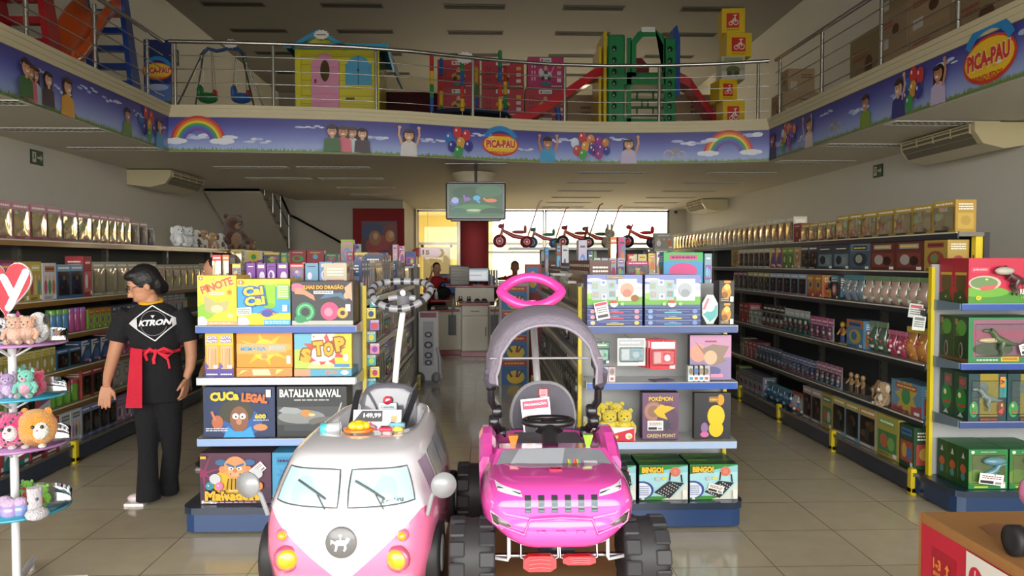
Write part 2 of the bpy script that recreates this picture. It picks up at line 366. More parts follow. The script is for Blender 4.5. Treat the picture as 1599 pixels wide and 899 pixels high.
def banner(name, pts, items, label, z0=3.285, h=.5):
    m = MB(); c = Cvs(m, pts, z0); T = c.L[-1]; n = max(2, int(T/.08)); 
    # backing board and printed sky bands
    def strip(y0, y1, col, k, mat='print'):
        V = []; F = []
        for i in range(n+1): V += [c.P(T*i/n, y0, k), c.P(T*i/n, y1, k)]
        for i in range(n): F.append((2*i, 2*i+2, 2*i+3, 2*i+1))
        m.add(V, F, col, mat)
    bands = ['A9BCE6', 'A0B2E2', '96A6DC', '8896D4', '7A86CA', '6C74BE', '5E63B0', '5154A2', '484896', '413F8C']
    for i in range(30): q = i*9/29.001; a_, b_ = hx(bands[int(q)]), hx(bands[int(q)+1]); strip(h*i/30, h*(i+1)/30, tuple(u+(v-u)*(q-int(q)) for u, v in zip(a_, b_)), 1)
    c.k = 2; rr = random.Random(name); x = .3
    while x < T-.3:
        s = rr.uniform(.12, .3); yy = rr.uniform(.16, .42)
        for q in range(6): c.ell(min(max(x+q*s*.4, .2), T-.2), yy*1+rr.uniform(-.03, .03), s*rr.uniform(.2, .45), s*rr.uniform(.06, .14), ('AFBCE6', 'C9D3EE', 'DDE2F2')[q % 3], n=10)
        c.k = 3; x += rr.uniform(.5, 1.1)
    c.k = 5; gx = 0; V = []; F = []
    while gx < T-.01:
        gw = .03; hh = rr.uniform(.03, .075); o_ = len(V); V += [c.P(gx, 0, 5), c.P(min(gx+gw, T), 0, 5), c.P(min(gx+gw*rr.uniform(0, 1), T), hh, 5)]; F.append((o_, o_+1, o_+2)); gx += .016
    m.add(V, F, '7E9A4A')
    strip(0, .02, '8EA458', 4)
    c.k = 6
    for it in items:
        c.k = 6; k = it[0]; x = it[1]*T
        if k == 'rainbow': rainbow(c, x, .12, .4)
        elif k == 'pica': picapau(c, x, .2, it[2] if len(it) > 2 else .52)
        elif k == 'bal': balloons(c, x, .2, .38, ['3A78C0', 'C93A3C', 'C93A3C', '3F3F92', 'D9A03A', '3C3C90', '3E9C4C'])
        elif k == 'bal2':
            balloons(c, x, .22, .36, ['CFE0F2', 'C93A3C', 'E08A3A', 'C8452F', 'E0A03A', '4040A0', '46A04C']); c.k = 12; balloons(c, x+.27, .2, .3, ['A03A8C', 'A03A8C', 'E08A3A', 'A03A8C', '8A3A9C', '34409C', 'A03A8C'])
        elif k == 'four':
            for q, (dx, s_, hr, l_) in enumerate(((.15, 'CFE0E8', '4A2E22', True), (.02, 'D96A80', '5A3A28', True), (.3, '4A3A44', '2E1E1A', True), (-.14, '3E6A3C', '3A2A22', False))):
                kid(c, x+dx, .02, .42-.03*(q == 2), s_, hr, 0, SKIN[q % 3], l_)
        elif k == 'kid': kid(c, x, .0, it[5] if len(it) > 5 else .44, it[2], it[3], it[4], SKIN[int(x*10) % 3], it[6] if len(it) > 6 else True)
        elif k == 'bike':
            for dx, r_ in ((-.1, .085), (.12, .065)): c.arc(x+dx, .13, r_*.82, r_, 0, 2*PI, 'C9C2C0', 18)
            c.line(x-.1, .13, x+.02, .25, .016, 'B9A43A'); c.line(x+.02, .25, x+.12, .13, .016, 'B9A43A'); c.line(x-.1, .13, x+.05, .13, .014, 'B9A43A')
    o = m.build(name); tag(o, label, 'banner'); return o
banner('fascia_banner', LSIDE, [('bal', .3), ('four', .735), ('pica', .55), ('kid', .793, 'D9A23A', '4A2A1E', 0, .46), ('kid', .9, '6A8A3A', '3A2A22', 0, .4, False), ('bal', .94), ('kid', .973, '4A9CC8', '6A4A38', 0)],
       'long blue printed banner with children along the left balcony edge')
fr = [((x-262)/(1203-262)) for x in range(0, 1300)]
banner('fascia_banner', EDGE, [('rainbow', fr[306]), ('four', fr[512]), ('kid', fr[612], 'D8D4D4', '4A3226', 2), ('bal', fr[690]), ('pica', fr[762], .5), ('kid', fr[842], '4FA6D4', '3A2A22', 2, .44, False), ('bal2', fr[900]), ('kid', fr[977], 'C3B6D6', '3A2622', 1), ('bike', fr[1052]), ('rainbow', fr[1138])],
       'blue printed banner with two rainbows along the curved front balcony edge')
banner('fascia_banner', [(XR, 12.72), (4.95, Y0)], [('kid', .013, '4A3A44', '7A2A22', 0), ('bal2', .05), ('kid', .107, 'D8C8C4', '4A3226', 2), ('bike', .162), ('kid', .218, '7E9A3A', '3A2A22', 0, .44, False), ('kid', .27, '34347E', '3A2A22', 1, .46, False), ('bal', .291), ('kid', .323, 'C3B6D6', '3A2622', 1), ('pica', .378, .62), ('rainbow', .52)],
       'long blue printed banner with shop name along the right balcony edge')
# railing
def railing(name, pts, posts, label):
    r = empty(name, (0, 0, ZM)); tag(r, label, 'railing', None)
    dense = [Vector((x, y, 0)) for x, y in pts]
    def dn(a):
        a = Vector(a); a.z = 0; best = min(dense, key=lambda p: (p-a).length); return a
    for x, y in posts:
        m = MB(); m.tube([(x, y, .0), (x, y, .93)], .026, 'D5D5D2', 'metal', 10); m.lathe([(.05, 0), (.05, .012)], 'B9B9B6', 'metal', 12, Matrix.Translation((x, y, .018))); m.build('post', r)
    m = MB(); m.tube([(x, y, .965) for x, y in pts], .03, 'C9C9C6', 'metal', 10); m.build('top_rail', r)
    for k in range(4):
        m = MB(); m.tube([(x, y, .16+.2*k) for x, y in pts], .008, 'C0C0BC', 'metal', 6); m.build('wire_rail', r)
    return r
EI = [(x, y+.09) for x, y in EDGE]
def onedge(px):
    for (xa, ya), (xb, yb) in zip(EI, EI[1:]):
        for t in range(21):
            x = xa+(xb-xa)*t/20; y = ya+(yb-ya)*t/20
            if abs(ax(px, y, 150)-x) < .04: return (x, y)
    return None
railing('railing', EI, [q for q in (onedge(p) for p in (277, 427, 588, 739, 885, 1031, 1187)) if q], 'curved steel railing with thin wires above the front banner')
railing('railing', [(-4.95, Y0+.1), (XL-.09, 11.98)], [(-4.86-.09*0-.03, y) for y in (4.2, 5.7, 7.2, 8.7, 10.2, 11.75)], 'straight steel railing above the left banner')
railing('railing', [(XR+.09, 12.75), (5.04, Y0+.1)], [(XR+.1+(12.7-y)*.024, y) for y in (12.6, 11.1, 9.5, 8.0, 6.4, 4.9)], 'straight steel railing above the right banner')
# windows in the back wall
def window(n, x0, x1, z0, z1, mull=()):
    r = empty('window_%d' % n, ((x0+x1)/2, YB+.1, z0)); struct(r); w_ = (x1-x0)/2; h = z1-z0
    m = MB()
    for a, b, c, d in ((-w_, -w_+.05, 0, h), (w_-.05, w_, 0, h), (-w_, w_, 0, .06), (-w_, w_, h-.06, h)): m.box(a, b, -.04, .04, c, d, '8F8C86', 'metal')
    for z in mull: m.box(-w_+.05, w_-.05, -.03, .03, z-.035, z+.035, '8F8C86', 'metal')
    m.build('window_frame', r); MB().box(-w_+.05, w_-.05, -.004, .004, .06, h-.06, 'FFFFFF', 'glass').build('pane', r)
xm = ax(850, YB)
window(1, -2.08, ax(716, YB), 0, ZC-.02, (2.22,)); window(2, ax(716, YB)+.01, xm, 0, ZC-.02, (2.22, 1.95)); window(3, xm+.02, 5.72, 0, ZC-.02, (2.22, 1.95))
# yard beyond the windows: pale wall with louvres, and the small passage on the left
m = MB(); m.box(-8, 14, 33.02, 33.3, 0, 3.1, 'EFE3C4', 'wallpaint'); struct(m.build('wall_yard'))
for i, px in enumerate((803, 847, 892, 945)):
    x = ax(px, 32.9); m = MB(); m.box(x-.52, x+.52, 32.93, 33, 2.25, 2.95, '9C978A', 'matte')
    for k in range(8): m.box(x-.5, x+.5, 32.9, 32.95, 2.28+k*.083, 2.32+k*.083, 'B5B0A2', 'matte')
    tag(m.build('louvre_panel'), ('grey louvred panel on the yard wall, leftmost above the first tricycle', 'grey louvred panel on the yard wall above the second tricycle', 'grey louvred panel on the yard wall above the third tricycle', 'grey louvred panel on the yard wall, rightmost')[i], 'louvre', 'louvred panels outside')
m = MB(); m.box(-3.6, -3.4, YB+.2, 30, 0, 3.4, 'E8D88E', 'wallpaint'); m.box(-3.4, .3, 30, 30.2, 0, 3.4, 'E8D88E', 'wallpaint'); m.box(-3.6, .3, YB+.2, 30.2, 3.4, 3.5, 'EEE6C0', 'wallpaint'); struct(m.build('wall_passage'))
p = at(682, 430, 29.9); r = empty('door_1', (p.x, 29.98, 0)); struct(r); MB().box(-.5, .5, -.04, 0, 0, 2.2, '8B8468', 'plastic').build('door_leaf', r)
m = MB(); [m.box(a, b, -.07, 0, 0, 2.3, 'C9BE8A', 'plastic') for a, b in ((-.58, -.5), (.5, .58))]; m.box(-.58, .58, -.07, 0, 2.2, 2.3, 'C9BE8A', 'plastic'); m.build('door_frame', r)
# ceiling lights
def lamp(name, x, y, z, label, group, fc='D8D6CE', lc='C4C2BA'):
    r = empty(name, (x, y, z)); tag(r, label, 'ceiling light', group)
    m = MB(); [m.box(-.62, .62, a, b, -.012, 0, fc, 'matte') for a, b in ((-.13, -.11), (.11, .13))]; [m.box(a, b, -.11, .11, -.012, 0, fc, 'matte') for a, b in ((-.62, -.6), (.6, .62))]; m.build('frame', r)
    m = MB(); m.box(-.6, .6, -.11, .11, -.003, -.001, '3A3834', 'matte'); m.build('housing', r)
    m = MB()
    for k in range(16): m.box(-.58+k*.0773, -.57+k*.0773, -.1, .1, -.011, -.004, lc, 'matte')
    m.box(-.6, .6, -.005, .005, -.011, -.004, lc, 'matte'); m.build('louvre', r)
    return r
L0 = lamp('ceiling_light', 2.3, 14.4, ZC, 'louvred ceiling light under the balcony, nearest to the television', None)
L1 = lamp('ceiling_light', -.2, 12.5, ZT, 'dark louvred light high on the upper ceiling, in front of the nearest row, centre', None, '6E6C66', '3A3936')
rown = ['in the front row', 'in the second row', 'in the third row', 'in the fourth row', 'in the fifth row', 'in the row by the back window']
def lcopy(x, y, z, label, src=None):
    c = copy_tree(src or L0); c.location = (x, y, z-.0); c['label'] = label; return c
for j, y in enumerate((14.4, 16.2, 18.1, 19.9, 21.6, 23.4)):
    for i, x in enumerate((-4.9, -2.6, 2.3, 4.7)):
        if (i, j) == (2, 0) or (i == 0 and j > 1) or (i == 1 and j > 3): continue
        if i == 0: x = -4.0
        lcopy(x, y-(.6 if i < 2 else 0), ZC, 'louvred ceiling light under the balcony %s, %s' % (rown[j], ('far left column', 'left column', 'middle right column', 'right column')[i]))
for j, y in enumerate((8.3, 9.97, 11.6)): lcopy(-5.3, y, ZC, 'louvred light under the left balcony, %s' % ('nearest the camera', 'between its two neighbours', 'nearest the left air conditioner')[j])
for j, y in enumerate((9.15, 10.9, 12.7)): lcopy(5.35, y, ZC, 'louvred light under the right balcony, %s' % ('nearest the big air conditioner', 'between its two neighbours', 'farthest back')[j])
for j, y in enumerate((14.3, 16.1, 17.9, 19.8, 21.8)):
    for i, x in enumerate((-5.0, -2.65, -.2, 2.2, 4.6)):
        lcopy(x, y, ZT, src=L1, label='dark louvred light high on the upper ceiling, %s, %s' % (('nearest row', 'second row', 'third row', 'fourth row', 'last row')[j], ('far left', 'left', 'centre', 'right', 'far right')[i]))
# column, television, art panel, stairs
cx = ax(741, 14.67); r = empty('column', (cx, 14.67, 0)); tag(r, 'round red column rising behind the counter to a cream capital', 'column')
MB().lathe([(.262, 0), (.262, 3.02)], '9E3033', 'wallpaint', 32).build('shaft', r)
MB().lathe([(.265, 3.02), (.3, 3.03), (.3, 3.07), (.33, 3.09), (.33, 3.13), (.37, 3.16), (.37, 3.2), (.41, 3.22), (.41, 3.28)], 'D6CDAE', 'wallpaint', 32).build('capital', r)
tv = at(743, 314, 12.9); r = empty('television', (tv.x, tv.y, tv.z)); tag(r, 'television hanging from the ceiling in front of the red column, showing a cartoon jungle', 'television')
W_, H_ = .97, .6; m = MB(); m.box(-W_/2, W_/2, -.03, .06, -H_/2, H_/2, '0C0C0E', 'plastic', b=.02); m.box(-W_*.42, W_*.42, -.028, .04, -H_/2-.03, -H_/2+.02, '0C0C0E', 'plastic', b=.015); m.build('case', r)
m = MB(); c = Cv(m, (-W_/2+.05, -.031, -H_/2+.05)); sw, sh = W_-.1, H_-.09
c.rect(0, 0, sw, sh, '2E5A3C', 'screen'); c.mat = 'screen'
c.ell(.3, sh*.75, .25, .1, '1F4A34'); c.ell(.65, sh*.8, .22, .1, '3A6A4E'); c.ell(.42, .1, .4, .1, '3F7F4C'); c.ell(.15, .02 + .06, .14, .06, '2A5F50'); c.ell(.7, .07, .2, .07, '1F4A2E'); c.rect(0, 0, sw, .05, '2F6A46')
c.ell(.09, .22, .08, .05, '5668A8'); c.ell(.1, .26, .06, .05, '9EA6D8'); c.ell(.3, .28, .05, .03, '7E62B0'); c.line(.27, .24, .24, .35, .03, '7E62B0'); c.ell(.45, .3, .06, .04, '4FA8D8'); c.line(.42, .3, .5, .22, .03, '4FA8D8'); c.ell(.68, .26, .1, .03, 'D9743A'); c.line(.6, .26, .56, .3, .03, 'D9743A'); c.ell(.4, .1, .12, .02, 'B9B9A8')
m.build('screen', r)
m = MB(); m.tube([(0, .05, H_/2), (0, .05, ZC-tv.z-.03)], .022, '3A3A3C', 'metal'); m.tube([(-.5, .05, ZC-tv.z-.03), (.5, .05, ZC-tv.z-.03)], .014, '8A8A8A', 'metal'); m.tube([(-.46, .05, H_/2+.01), (.46, .05, H_/2+.01)], .014, '8A8A8A', 'metal'); m.build('ceiling_bracket', r)
a = at(550, 325, 20.95); b = at(631, 400, 20.95); r = empty('art_panel', ((a.x+b.x)/2, 21.02, a.z-1.75)); tag(r, 'red wall panel with a dark fairytale picture behind the shelves', 'picture')
w2 = (b.x-a.x)/2; m = MB(); m.box(-w2, w2, 0, .07, 0, 1.75, '8E2426', 'matte'); m.build('board', r)
m = MB(); c = Cv(m, (-w2*.66, -.002, .42), step=.002); c.clip = (w2*1.38, 1.0); m.box(-w2*.66, w2*.72, -.001, .001, .42, 1.42, '4A2A44')
c.ell(.3, .7, .3, .25, '243468'); c.ell(.9, .75, .35, .2, '7A1F2A'); c.ell(.55, .35, .45, .28, 'A82A30'); c.ell(.35, .55, .16, .2, 'A8702E'); c.ell(.75, .6, .12, .16, 'C88A3A'); c.ell(.9, .3, .2, .2, '8A2430'); c.line(.2, .15, .7, .2, .06, '2A1A1E'); c.ell(.37, .6, .07, .09, 'D8A888'); c.ell(.78, .64, .06, .08, 'D8A888'); m.build('picture', r)
# stairs along the left wall
r = empty('staircase', (-5.0, 17.8, 0)); tag(r, 'pale staircase dropping along the left wall with dark steel handrail', 'staircase')
m = MB(); n = 9
for i in range(n):
    y0 = i*.34; z = 3.28-i*.165; m.box(-1.2, 0, y0, y0+.36, z-.06, z, '8F897C', 'wallpaint'); 
m.build('steps', r)
m = MB(); m.add([(-1.2, 0, 3.2), (0, 0, 3.2), (0, 3.25, 1.55), (-1.2, 3.25, 1.55), (-1.2, 0, 3.279), (0, 0, 3.279), (0, 3.25, 1.8), (-1.2, 3.25, 1.8)], [(0, 3, 2, 1), (4, 5, 6, 7), (0, 1, 5, 4), (1, 2, 6, 5), (2, 3, 7, 6), (3, 0, 4, 7)], 'C6C0AF', 'wallpaint'); m.build('stringer', r)
m = MB(); m.box(-1.2, 1.3, 2.4, 3.2, 1.55, 1.75, 'B9B3A6', 'wallpaint'); m.box(-1.2, -1.0, 3.0, 3.25, 0, 1.55, 'B9B3A6', 'wallpaint'); m.build('landing', r)
m = MB(); m.tube([(.03, 0, 4.1), (.03, 2.6, 2.85), (.25, 2.5, 2.75), (1.7, 2.45, 1.95)], .03, '2C2A28', 'metal'); m.tube([(.03, .1, 3.7), (.03, 2.6, 2.5)], .012, '3A3836', 'metal')
for y, z0 in ((.3, 3.15), (1.0, 2.8), (1.7, 2.5), (2.5, 2.0)): m.tube([(.03, y, z0), (.03, y, z0+.85)], .022, 'B9B9B6', 'metal')
m.build('handrail', r)
# air conditioners
def aircon(x, y, z, L, side, label, face):
    # side=+1: hangs by the right wall, louvres towards -x
    r = empty('air_conditioner', (x, y, z)); tag(r, label, 'air conditioner', None); D = WX-abs(x)-.01; s = side
    prof = [(0, 0), (0, -.1), (s*.1, -.24), (s*.35, -.3), (s*D, -.26), (s*D, 0)]
    if s > 0: prof = prof[::-1]
    m = MB(); m.prism(prof, 0, L, face, 'plastic', 'y'); m.build('casing', r)
    m = MB(); m.prism([(u, v) for u, v in prof], -.04, 0, face, 'plastic', 'y'); m.build('end_cap', r)
    m = MB()
    m.add([(-s*.004, .05, -.02), (-s*.004, L-.05, -.02), (-s*.004, L-.05, -.1), (-s*.004, .05, -.1), (s*.09, .05, -.238), (s*.09, L-.05, -.238)], [(0, 1, 2, 3), (3, 2, 5, 4)] if s < 0 else [(3, 2, 1, 0), (4, 5, 2, 3)], '6E685A', 'matte')
    for k in range(4):
        q = k/3; xx = 0 if k < 2 else s*(.05*(k-1)); zz = -.035-.055*k
        m.box(min(xx-s*.012, xx+s*.004), max(xx-s*.012, xx+s*.004), .05, L-.05, zz-.02, zz, face, 'plastic')
    for k in range(5): m.box(-.014, .014, .05+(L-.1)*k/4.001-.008, .05+(L-.1)*k/4.001+.008, -.12, -.01, face, 'plastic')
    m.build('louvres', r); return r
aircon(at(1519, 190, 9.0).x, 9.0, ZC-.02, 1.6, 1, 'large cream air conditioner under the right balcony near the entrance', 'C9BE96')
aircon(at(268, 270, 14.1).x, 14.1, ZC-.02, 1.6, -1, 'cream air conditioner under the balcony by the left wall', 'C4B994')
aircon(at(1096, 312, 20.2).x, 20.2, ZC-.02, 1.6, 1, 'cream air conditioner by the right wall near the back window', 'C9BE96')
aircon(at(285, 10, 13.0).x-.0, 13.0, ZT-.05, 1.7, -1, 'grey air conditioner up under the upper ceiling at the left wall', '8F8A80')
# wall signs, camera
def wsign(x, y, z, rz, label):
    m = MB(); m.box(-.15, .15, 0, .012, -.1, .1, '1E3A26', 'print'); c = Cv(m, (-.15, -.001, -.1)); c.rect(.012, .012, .288, .188, '24452C'); c.rect(.03, .03, .12, .17, 'C6CDBB'); c.ell(.075, .14, .016, .016, '24452C', n=8); c.line(.075, .12, .07, .07, .03, '24452C'); c.line(.15, .1, .24, .1, .03, 'C6CDBB'); c.poly([(.23, .05), (.275, .1), (.23, .15)], 'C6CDBB')
    o = m.build('exit_sign', None, (x, y, z), rz); tag(o, label, 'sign')
wsign(-WX+.016, at(71, 250, 11.3).y, 1.65+159*11.3/1235, PI/2, 'small dark green exit sign on the left wall'); wsign(WX-.016, 12.4, 1.65+144*12.4/1235, -PI/2, 'small dark green exit sign on the right wall')
m = MB(); m.box(-.12, .12, 0, .012, -.16, .16, '16301E', 'print'); c = Cv(m, (-.12, -.001, -.16)); c.line(.12, .26, .12, .1, .04, 'B9C4B0'); c.poly([(.06, .12), (.18, .12), (.12, .05)], 'B9C4B0'); tag(m.build('exit_sign', None, (-WX+.014, 16.4, 5.8), PI/2), 'small dark exit sign high on the left wall behind the swings', 'sign')
for px, Y, s, lb in ((208, 15.6, -1, 'small white security camera beside the left air conditioner'), (1055, 23.8, 1, 'small dark security camera at the right end of the back window')):
    p = at(px, 268 if s < 0 else 331, Y); m = MB(); m.box(-.03, .03, -.03, .03, .03, .12, 'D8D4C8', 'plastic'); m.ell((0, 0, 0), .06, '3A3836' if s > 0 else 'D8D4C8', 'plastic'); m.tube([(0, 0, 0), (-s*.0, -.09, -.03)], .03, '222222', 'gloss'); tag(m.build('security_camera', None, (max(-6.1, p.x), p.y, ZC-.12)), lb, 'camera')
# ---------------------------------------------------------------- shelving
BLUE = '1E3F70'; YEL = 'D9C21C'
def gondola(label, side, Xf, y0, y1, levels, top, posts, deep=.42, both=False, rail='8E6B34', zpost=1.85, basecol='1C3350', thick=.04, panel='8E8C86', inset={}, pz=None):
    # side: +1 looks to +x (goods on the right of the panel), -1 looks to -x
    s = side; Xb = Xf-s*(deep+.06); r = empty('shelf_unit', (Xb, (y0+y1)/2, 0)); tag(r, label, 'shelving'); L = (y1-y0)/2
    def bx(m, xa, xb, *a, **k): m.box(min(xa, xb), max(xa, xb), *a, **k)
    sides = (1, -1) if both else (1,)
    m = MB()
    for q in sides: bx(m, s*q*.02, s*q*(deep+.06), -L, L, .02, .14, basecol, 'plastic'); bx(m, s*q*.02, s*q*(deep+.075), -L, L, .14, .165, 'B9B9B6', 'metal')
    m.build('base', r)
    m = MB(); m.box(-.02, .02, -L, L, .1, zpost, panel, 'matte'); m.build('back_panel', r)
    for yp in posts:
        m = MB(); y = yp-(y0+y1)/2
        for q in sides:
            bx(m, s*q*.02, s*q*.07, y-.025, y+.025, .1, zpost, YEL if yp in (posts[0], posts[-1]) and zpost < 1.6 or yp == 5.46 else '55554E', 'plastic'); bx(m, s*q*.02, s*q*(deep+.085), y-.03, y+.03, .015, .06, YEL, 'plastic', b=.008); bx(m, s*q*(deep+.04), s*q*(deep+.085), y-.03, y+.03, .0, .19, YEL, 'plastic', b=.008)
            for k in range(22):
                z = .2+k*.07
                if z < zpost-.05: bx(m, s*q*.0705, s*q*.0715, y-.006, y+.006, z, z+.03, '3A3410', 'matte')
        m.build('upright', r)
    for z in levels:
        ins = inset.get(z, 0)
        for q in sides:
            m = MB(); bx(m, s*q*.02, s*q*(deep-ins), -L, L, z-.03, z, '9A9A96' if z < 1.7 else '6E6C66', 'plastic'); so = m.build('shelf', r)
            m = MB(); x0 = s*q*(deep-ins); bx(m, x0, x0+s*q*.012, -L, L, z-thick-.005, z+.004, rail, 'plastic'); bx(m, x0+s*q*.012, x0+s*q*.02, -L, L, z-.008, z+.002, 'D8D2C0', 'plastic'); m.build('price_rail', so)
    return r
ORD = ['nearest', 'second', 'third', 'fourth', 'fifth', 'sixth', 'seventh', 'eighth', 'ninth', 'tenth', 'eleventh', 'twelfth', 'thirteenth', 'fourteenth', 'fifteenth', 'sixteenth', 'seventeenth', 'eighteenth', 'nineteenth', 'twentieth', 'twenty-first', 'twenty-second', 'twenty-third', 'twenty-fourth', 'twenty-fifth', 'twenty-sixth', 'twenty-seventh', 'twenty-eighth', 'twenty-ninth', 'thirtieth', 'thirty-first', 'thirty-second', 'thirty-third', 'thirty-fourth', 'thirty-fifth', 'thirty-sixth', 'thirty-seventh', 'thirty-eighth', 'thirty-ninth', 'fortieth']
CN = [('red', (.8, .15, .15)), ('pink', (.93, .5, .68)), ('magenta', (.8, .2, .5)), ('orange', (.92, .5, .16)), ('yellow', (.93, .82, .2)), ('lime green', (.6, .8, .25)), ('green', (.15, .55, .28)), ('teal', (.2, .62, .62)), ('light blue', (.5, .72, .88)), ('blue', (.2, .4, .75)), ('navy', (.12, .16, .36)), ('purple', (.5, .25, .65)), ('lilac', (.75, .66, .85)), ('white', (.9, .9, .88)), ('grey', (.6, .6, .6)), ('dark grey', (.3, .3, .32)), ('black', (.08, .08, .09)), ('brown', (.45, .3, .18)), ('tan', (.78, .62, .42)), ('cream', (.9, .85, .7)), ('gold', (.8, .68, .32)), ('dark green', (.1, .28, .16)), ('maroon', (.45, .12, .16))]
def cname(c):
    c = hx(c) if isinstance(c, str) else c
    return min(CN, key=lambda q: sum((a-b)**2 for a, b in zip(q[1], c)))[0]
BR = ['D8363C', 'E8C62E', '3C78C8', '3FA657', 'E0782E', '8A4AA8', 'E86AA0', '56B8D8', 'EDE8DE', '28406E', 'B0D048', 'C23A7A']
def art(c, w, h, rnd, cols, dense=1):
    """printed front: band, emblem, blobs of colour, rows of tiny unreadable print"""
    k = rnd.randrange(5); a, b, d = cols
    if k == 0: c.rect(0, h*.72, w, h, a); c.ell(w*.5, h*.4, w*.36, h*.26, b); c.ell(w*.45, h*.42, w*.18, h*.16, d)
    elif k == 1: c.poly([(0, 0), (w, 0), (w, h*.35), (0, h*.15)], a); c.star(w*.5, h*.55, w*.38, w*.22, 9, b); c.ell(w*.5, h*.55, w*.15, w*.15, d)
    elif k == 2: c.rect(w*.08, h*.12, w*.92, h*.62, a); c.ell(w*.35, h*.38, w*.18, h*.18, b); c.ell(w*.68, h*.34, w*.16, h*.16, d)
    elif k == 3: c.poly([(0, h), (w*.7, h), (0, h*.3)], a); c.ell(w*.6, h*.36, w*.3, h*.24, b); c.rect(w*.3, h*.1, w*.85, h*.2, d)
    else:
        for i in range(3): c.ell(w*(.22+.28*i), h*.35, w*.12, h*.2, (a, b, d)[i]); c.ell(w*(.22+.28*i), h*.6, w*.07, h*.07, 'E0B08F')
    c.rect(w*.15, h*.76, w*.85, h*.92, rnd.choice(cols)); c.scrib(w*.2, h*.79, w*.8, h*.89, 1, rnd.choice(['F2EEE4', '222244', 'F0D84A']), rnd)
    if dense: c.scrib(w*.1, h*.03, w*.6, h*.1, 2, '333333', rnd)
    c.rect(w*.78, h*.04, w*.95, h*.14, 'F2F0EA')
def box_item(name, w, h, d, base, rnd, cols=None, win=None, toy=None, foil=False, dense=1, matb='print', lid=None):
    cols = list(cols or rnd.sample(BR, 3)); m = MB(); m.box(-w/2, w/2, 0, d, 0, h, base, matb)
    for sx, u in ((-1, (0, -1, 0)), (1, (0, 1, 0))):
        cc = Cv(m, (sx*w/2, d if sx < 0 else 0, 0), u); cc.rect(d*.12, h*.1, d*.88, h*.6, cols[0]); cc.ell(d*.5, h*.36, d*.25, h*.15, cols[1]); cc.scrib(d*.15, h*.68, d*.85, h*.9, 3, 'EDE8DC', rnd)
    c = Cv(m, (-w/2, 0, 0)); c.clip = (w, h)
    if win:
        c.rect(0, h*.8, w, h, cols[0]); c.scrib(w*.1, h*.84, w*.9, h*.95, 1, 'F4F0E4', rnd); c.rect(w*.06, h*.1, w*.94, h*.78, win)
        for i in range(3):
            x = w*rnd.uniform(.25, .75); c.ell(x, h*rnd.uniform(.25, .6), w*rnd.uniform(.1, .2), h*rnd.uniform(.07, .16), rnd.choice(cols+['E0B08F', '3A2A2A']))
        c.ell(w*.5, h*.6, w*.12, h*.07, 'E0B08F'); c.poly([(w*.36, h*.18), (w*.64, h*.18), (w*.56, h*.53), (w*.44, h*.53)], cols[1]); c.rect(w*.1, h*.02, w*.7, h*.08, cols[2])
    else: art(c, w, h, rnd, cols, dense)
    o = m.build(name)
    if win:
        f = MB(); V = []; F = []; n = 6
        for i in range(n+1):
            for j in range(n+1): V.append((-w*.45+w*.9*i/n, -.006-.006*math.sin(PI*i/n)*math.sin(PI*j/n)-rnd.uniform(0, .0035), h*.09+h*.7*j/n))
        for i in range(n):
            for j in range(n): F.append((i*(n+1)+j, (i+1)*(n+1)+j, (i+1)*(n+1)+j+1, i*(n+1)+j+1))
        f.add(V, F, 'EFE2C0' if foil else 'C8C4BE', 'foil' if foil else 'clear', True); f.build('window', o)
    return o
def blister(w, h, card, rnd, cols):
    m = MB(); m.box(-w/2, w/2, 0, .004, 0, h, card); c = Cv(m, (-w/2, 0, 0)); c.rect(0, h*.7, w, h, cols[0]); c.scrib(w*.1, h*.76, w*.9, h*.9, 1, 'F4F0E6', rnd); c.ell(w*.5, h*.94, w*.06, h*.02, '333333'); c.rect(w*.06, h*.05, w*.3, h*.15, cols[2])
    o = m.build('blister_pack'); t = MB()
    for i in range(3): t.ell((rnd.uniform(-.2, .2)*w, -.018, h*(.18+.18*i)), (w*.2, .014, h*.09), cols[(i+1) % 3], seg=10)
    t.build('toy', o)
    b = MB(); b.box(-w*.38, w*.38, -.036, 0, h*.1, h*.66, 'FFFFFF', 'clear', b=.01); b.build('bubble', o); return o
def humanoid(m, x, y, z, h, cols, mat='plastic'):
    m.ell((x, y, z+h*.84), (h*.13, h*.12, h*.14), cols[0], mat, 10); m.ell((x, y, z+h*.55), (h*.15, h*.1, h*.2), cols[1], mat, 10)
    for s in (-1, 1):
        m.tube([(x+s*h*.13, y, z+h*.66), (x+s*h*.24, y-.01, z+h*.5), (x+s*h*.22, y-.03, z+h*.38)], [h*.05, h*.045, h*.04], cols[0], mat, 6); m.tube([(x+s*h*.07, y, z+h*.42), (x+s*h*.09, y, z+h*.05)], [h*.075, h*.06], cols[2], mat, 6)
        m.ell((x+s*h*.09, y-h*.03, z+h*.03), (h*.06, h*.1, h*.035), cols[2], mat, 8)
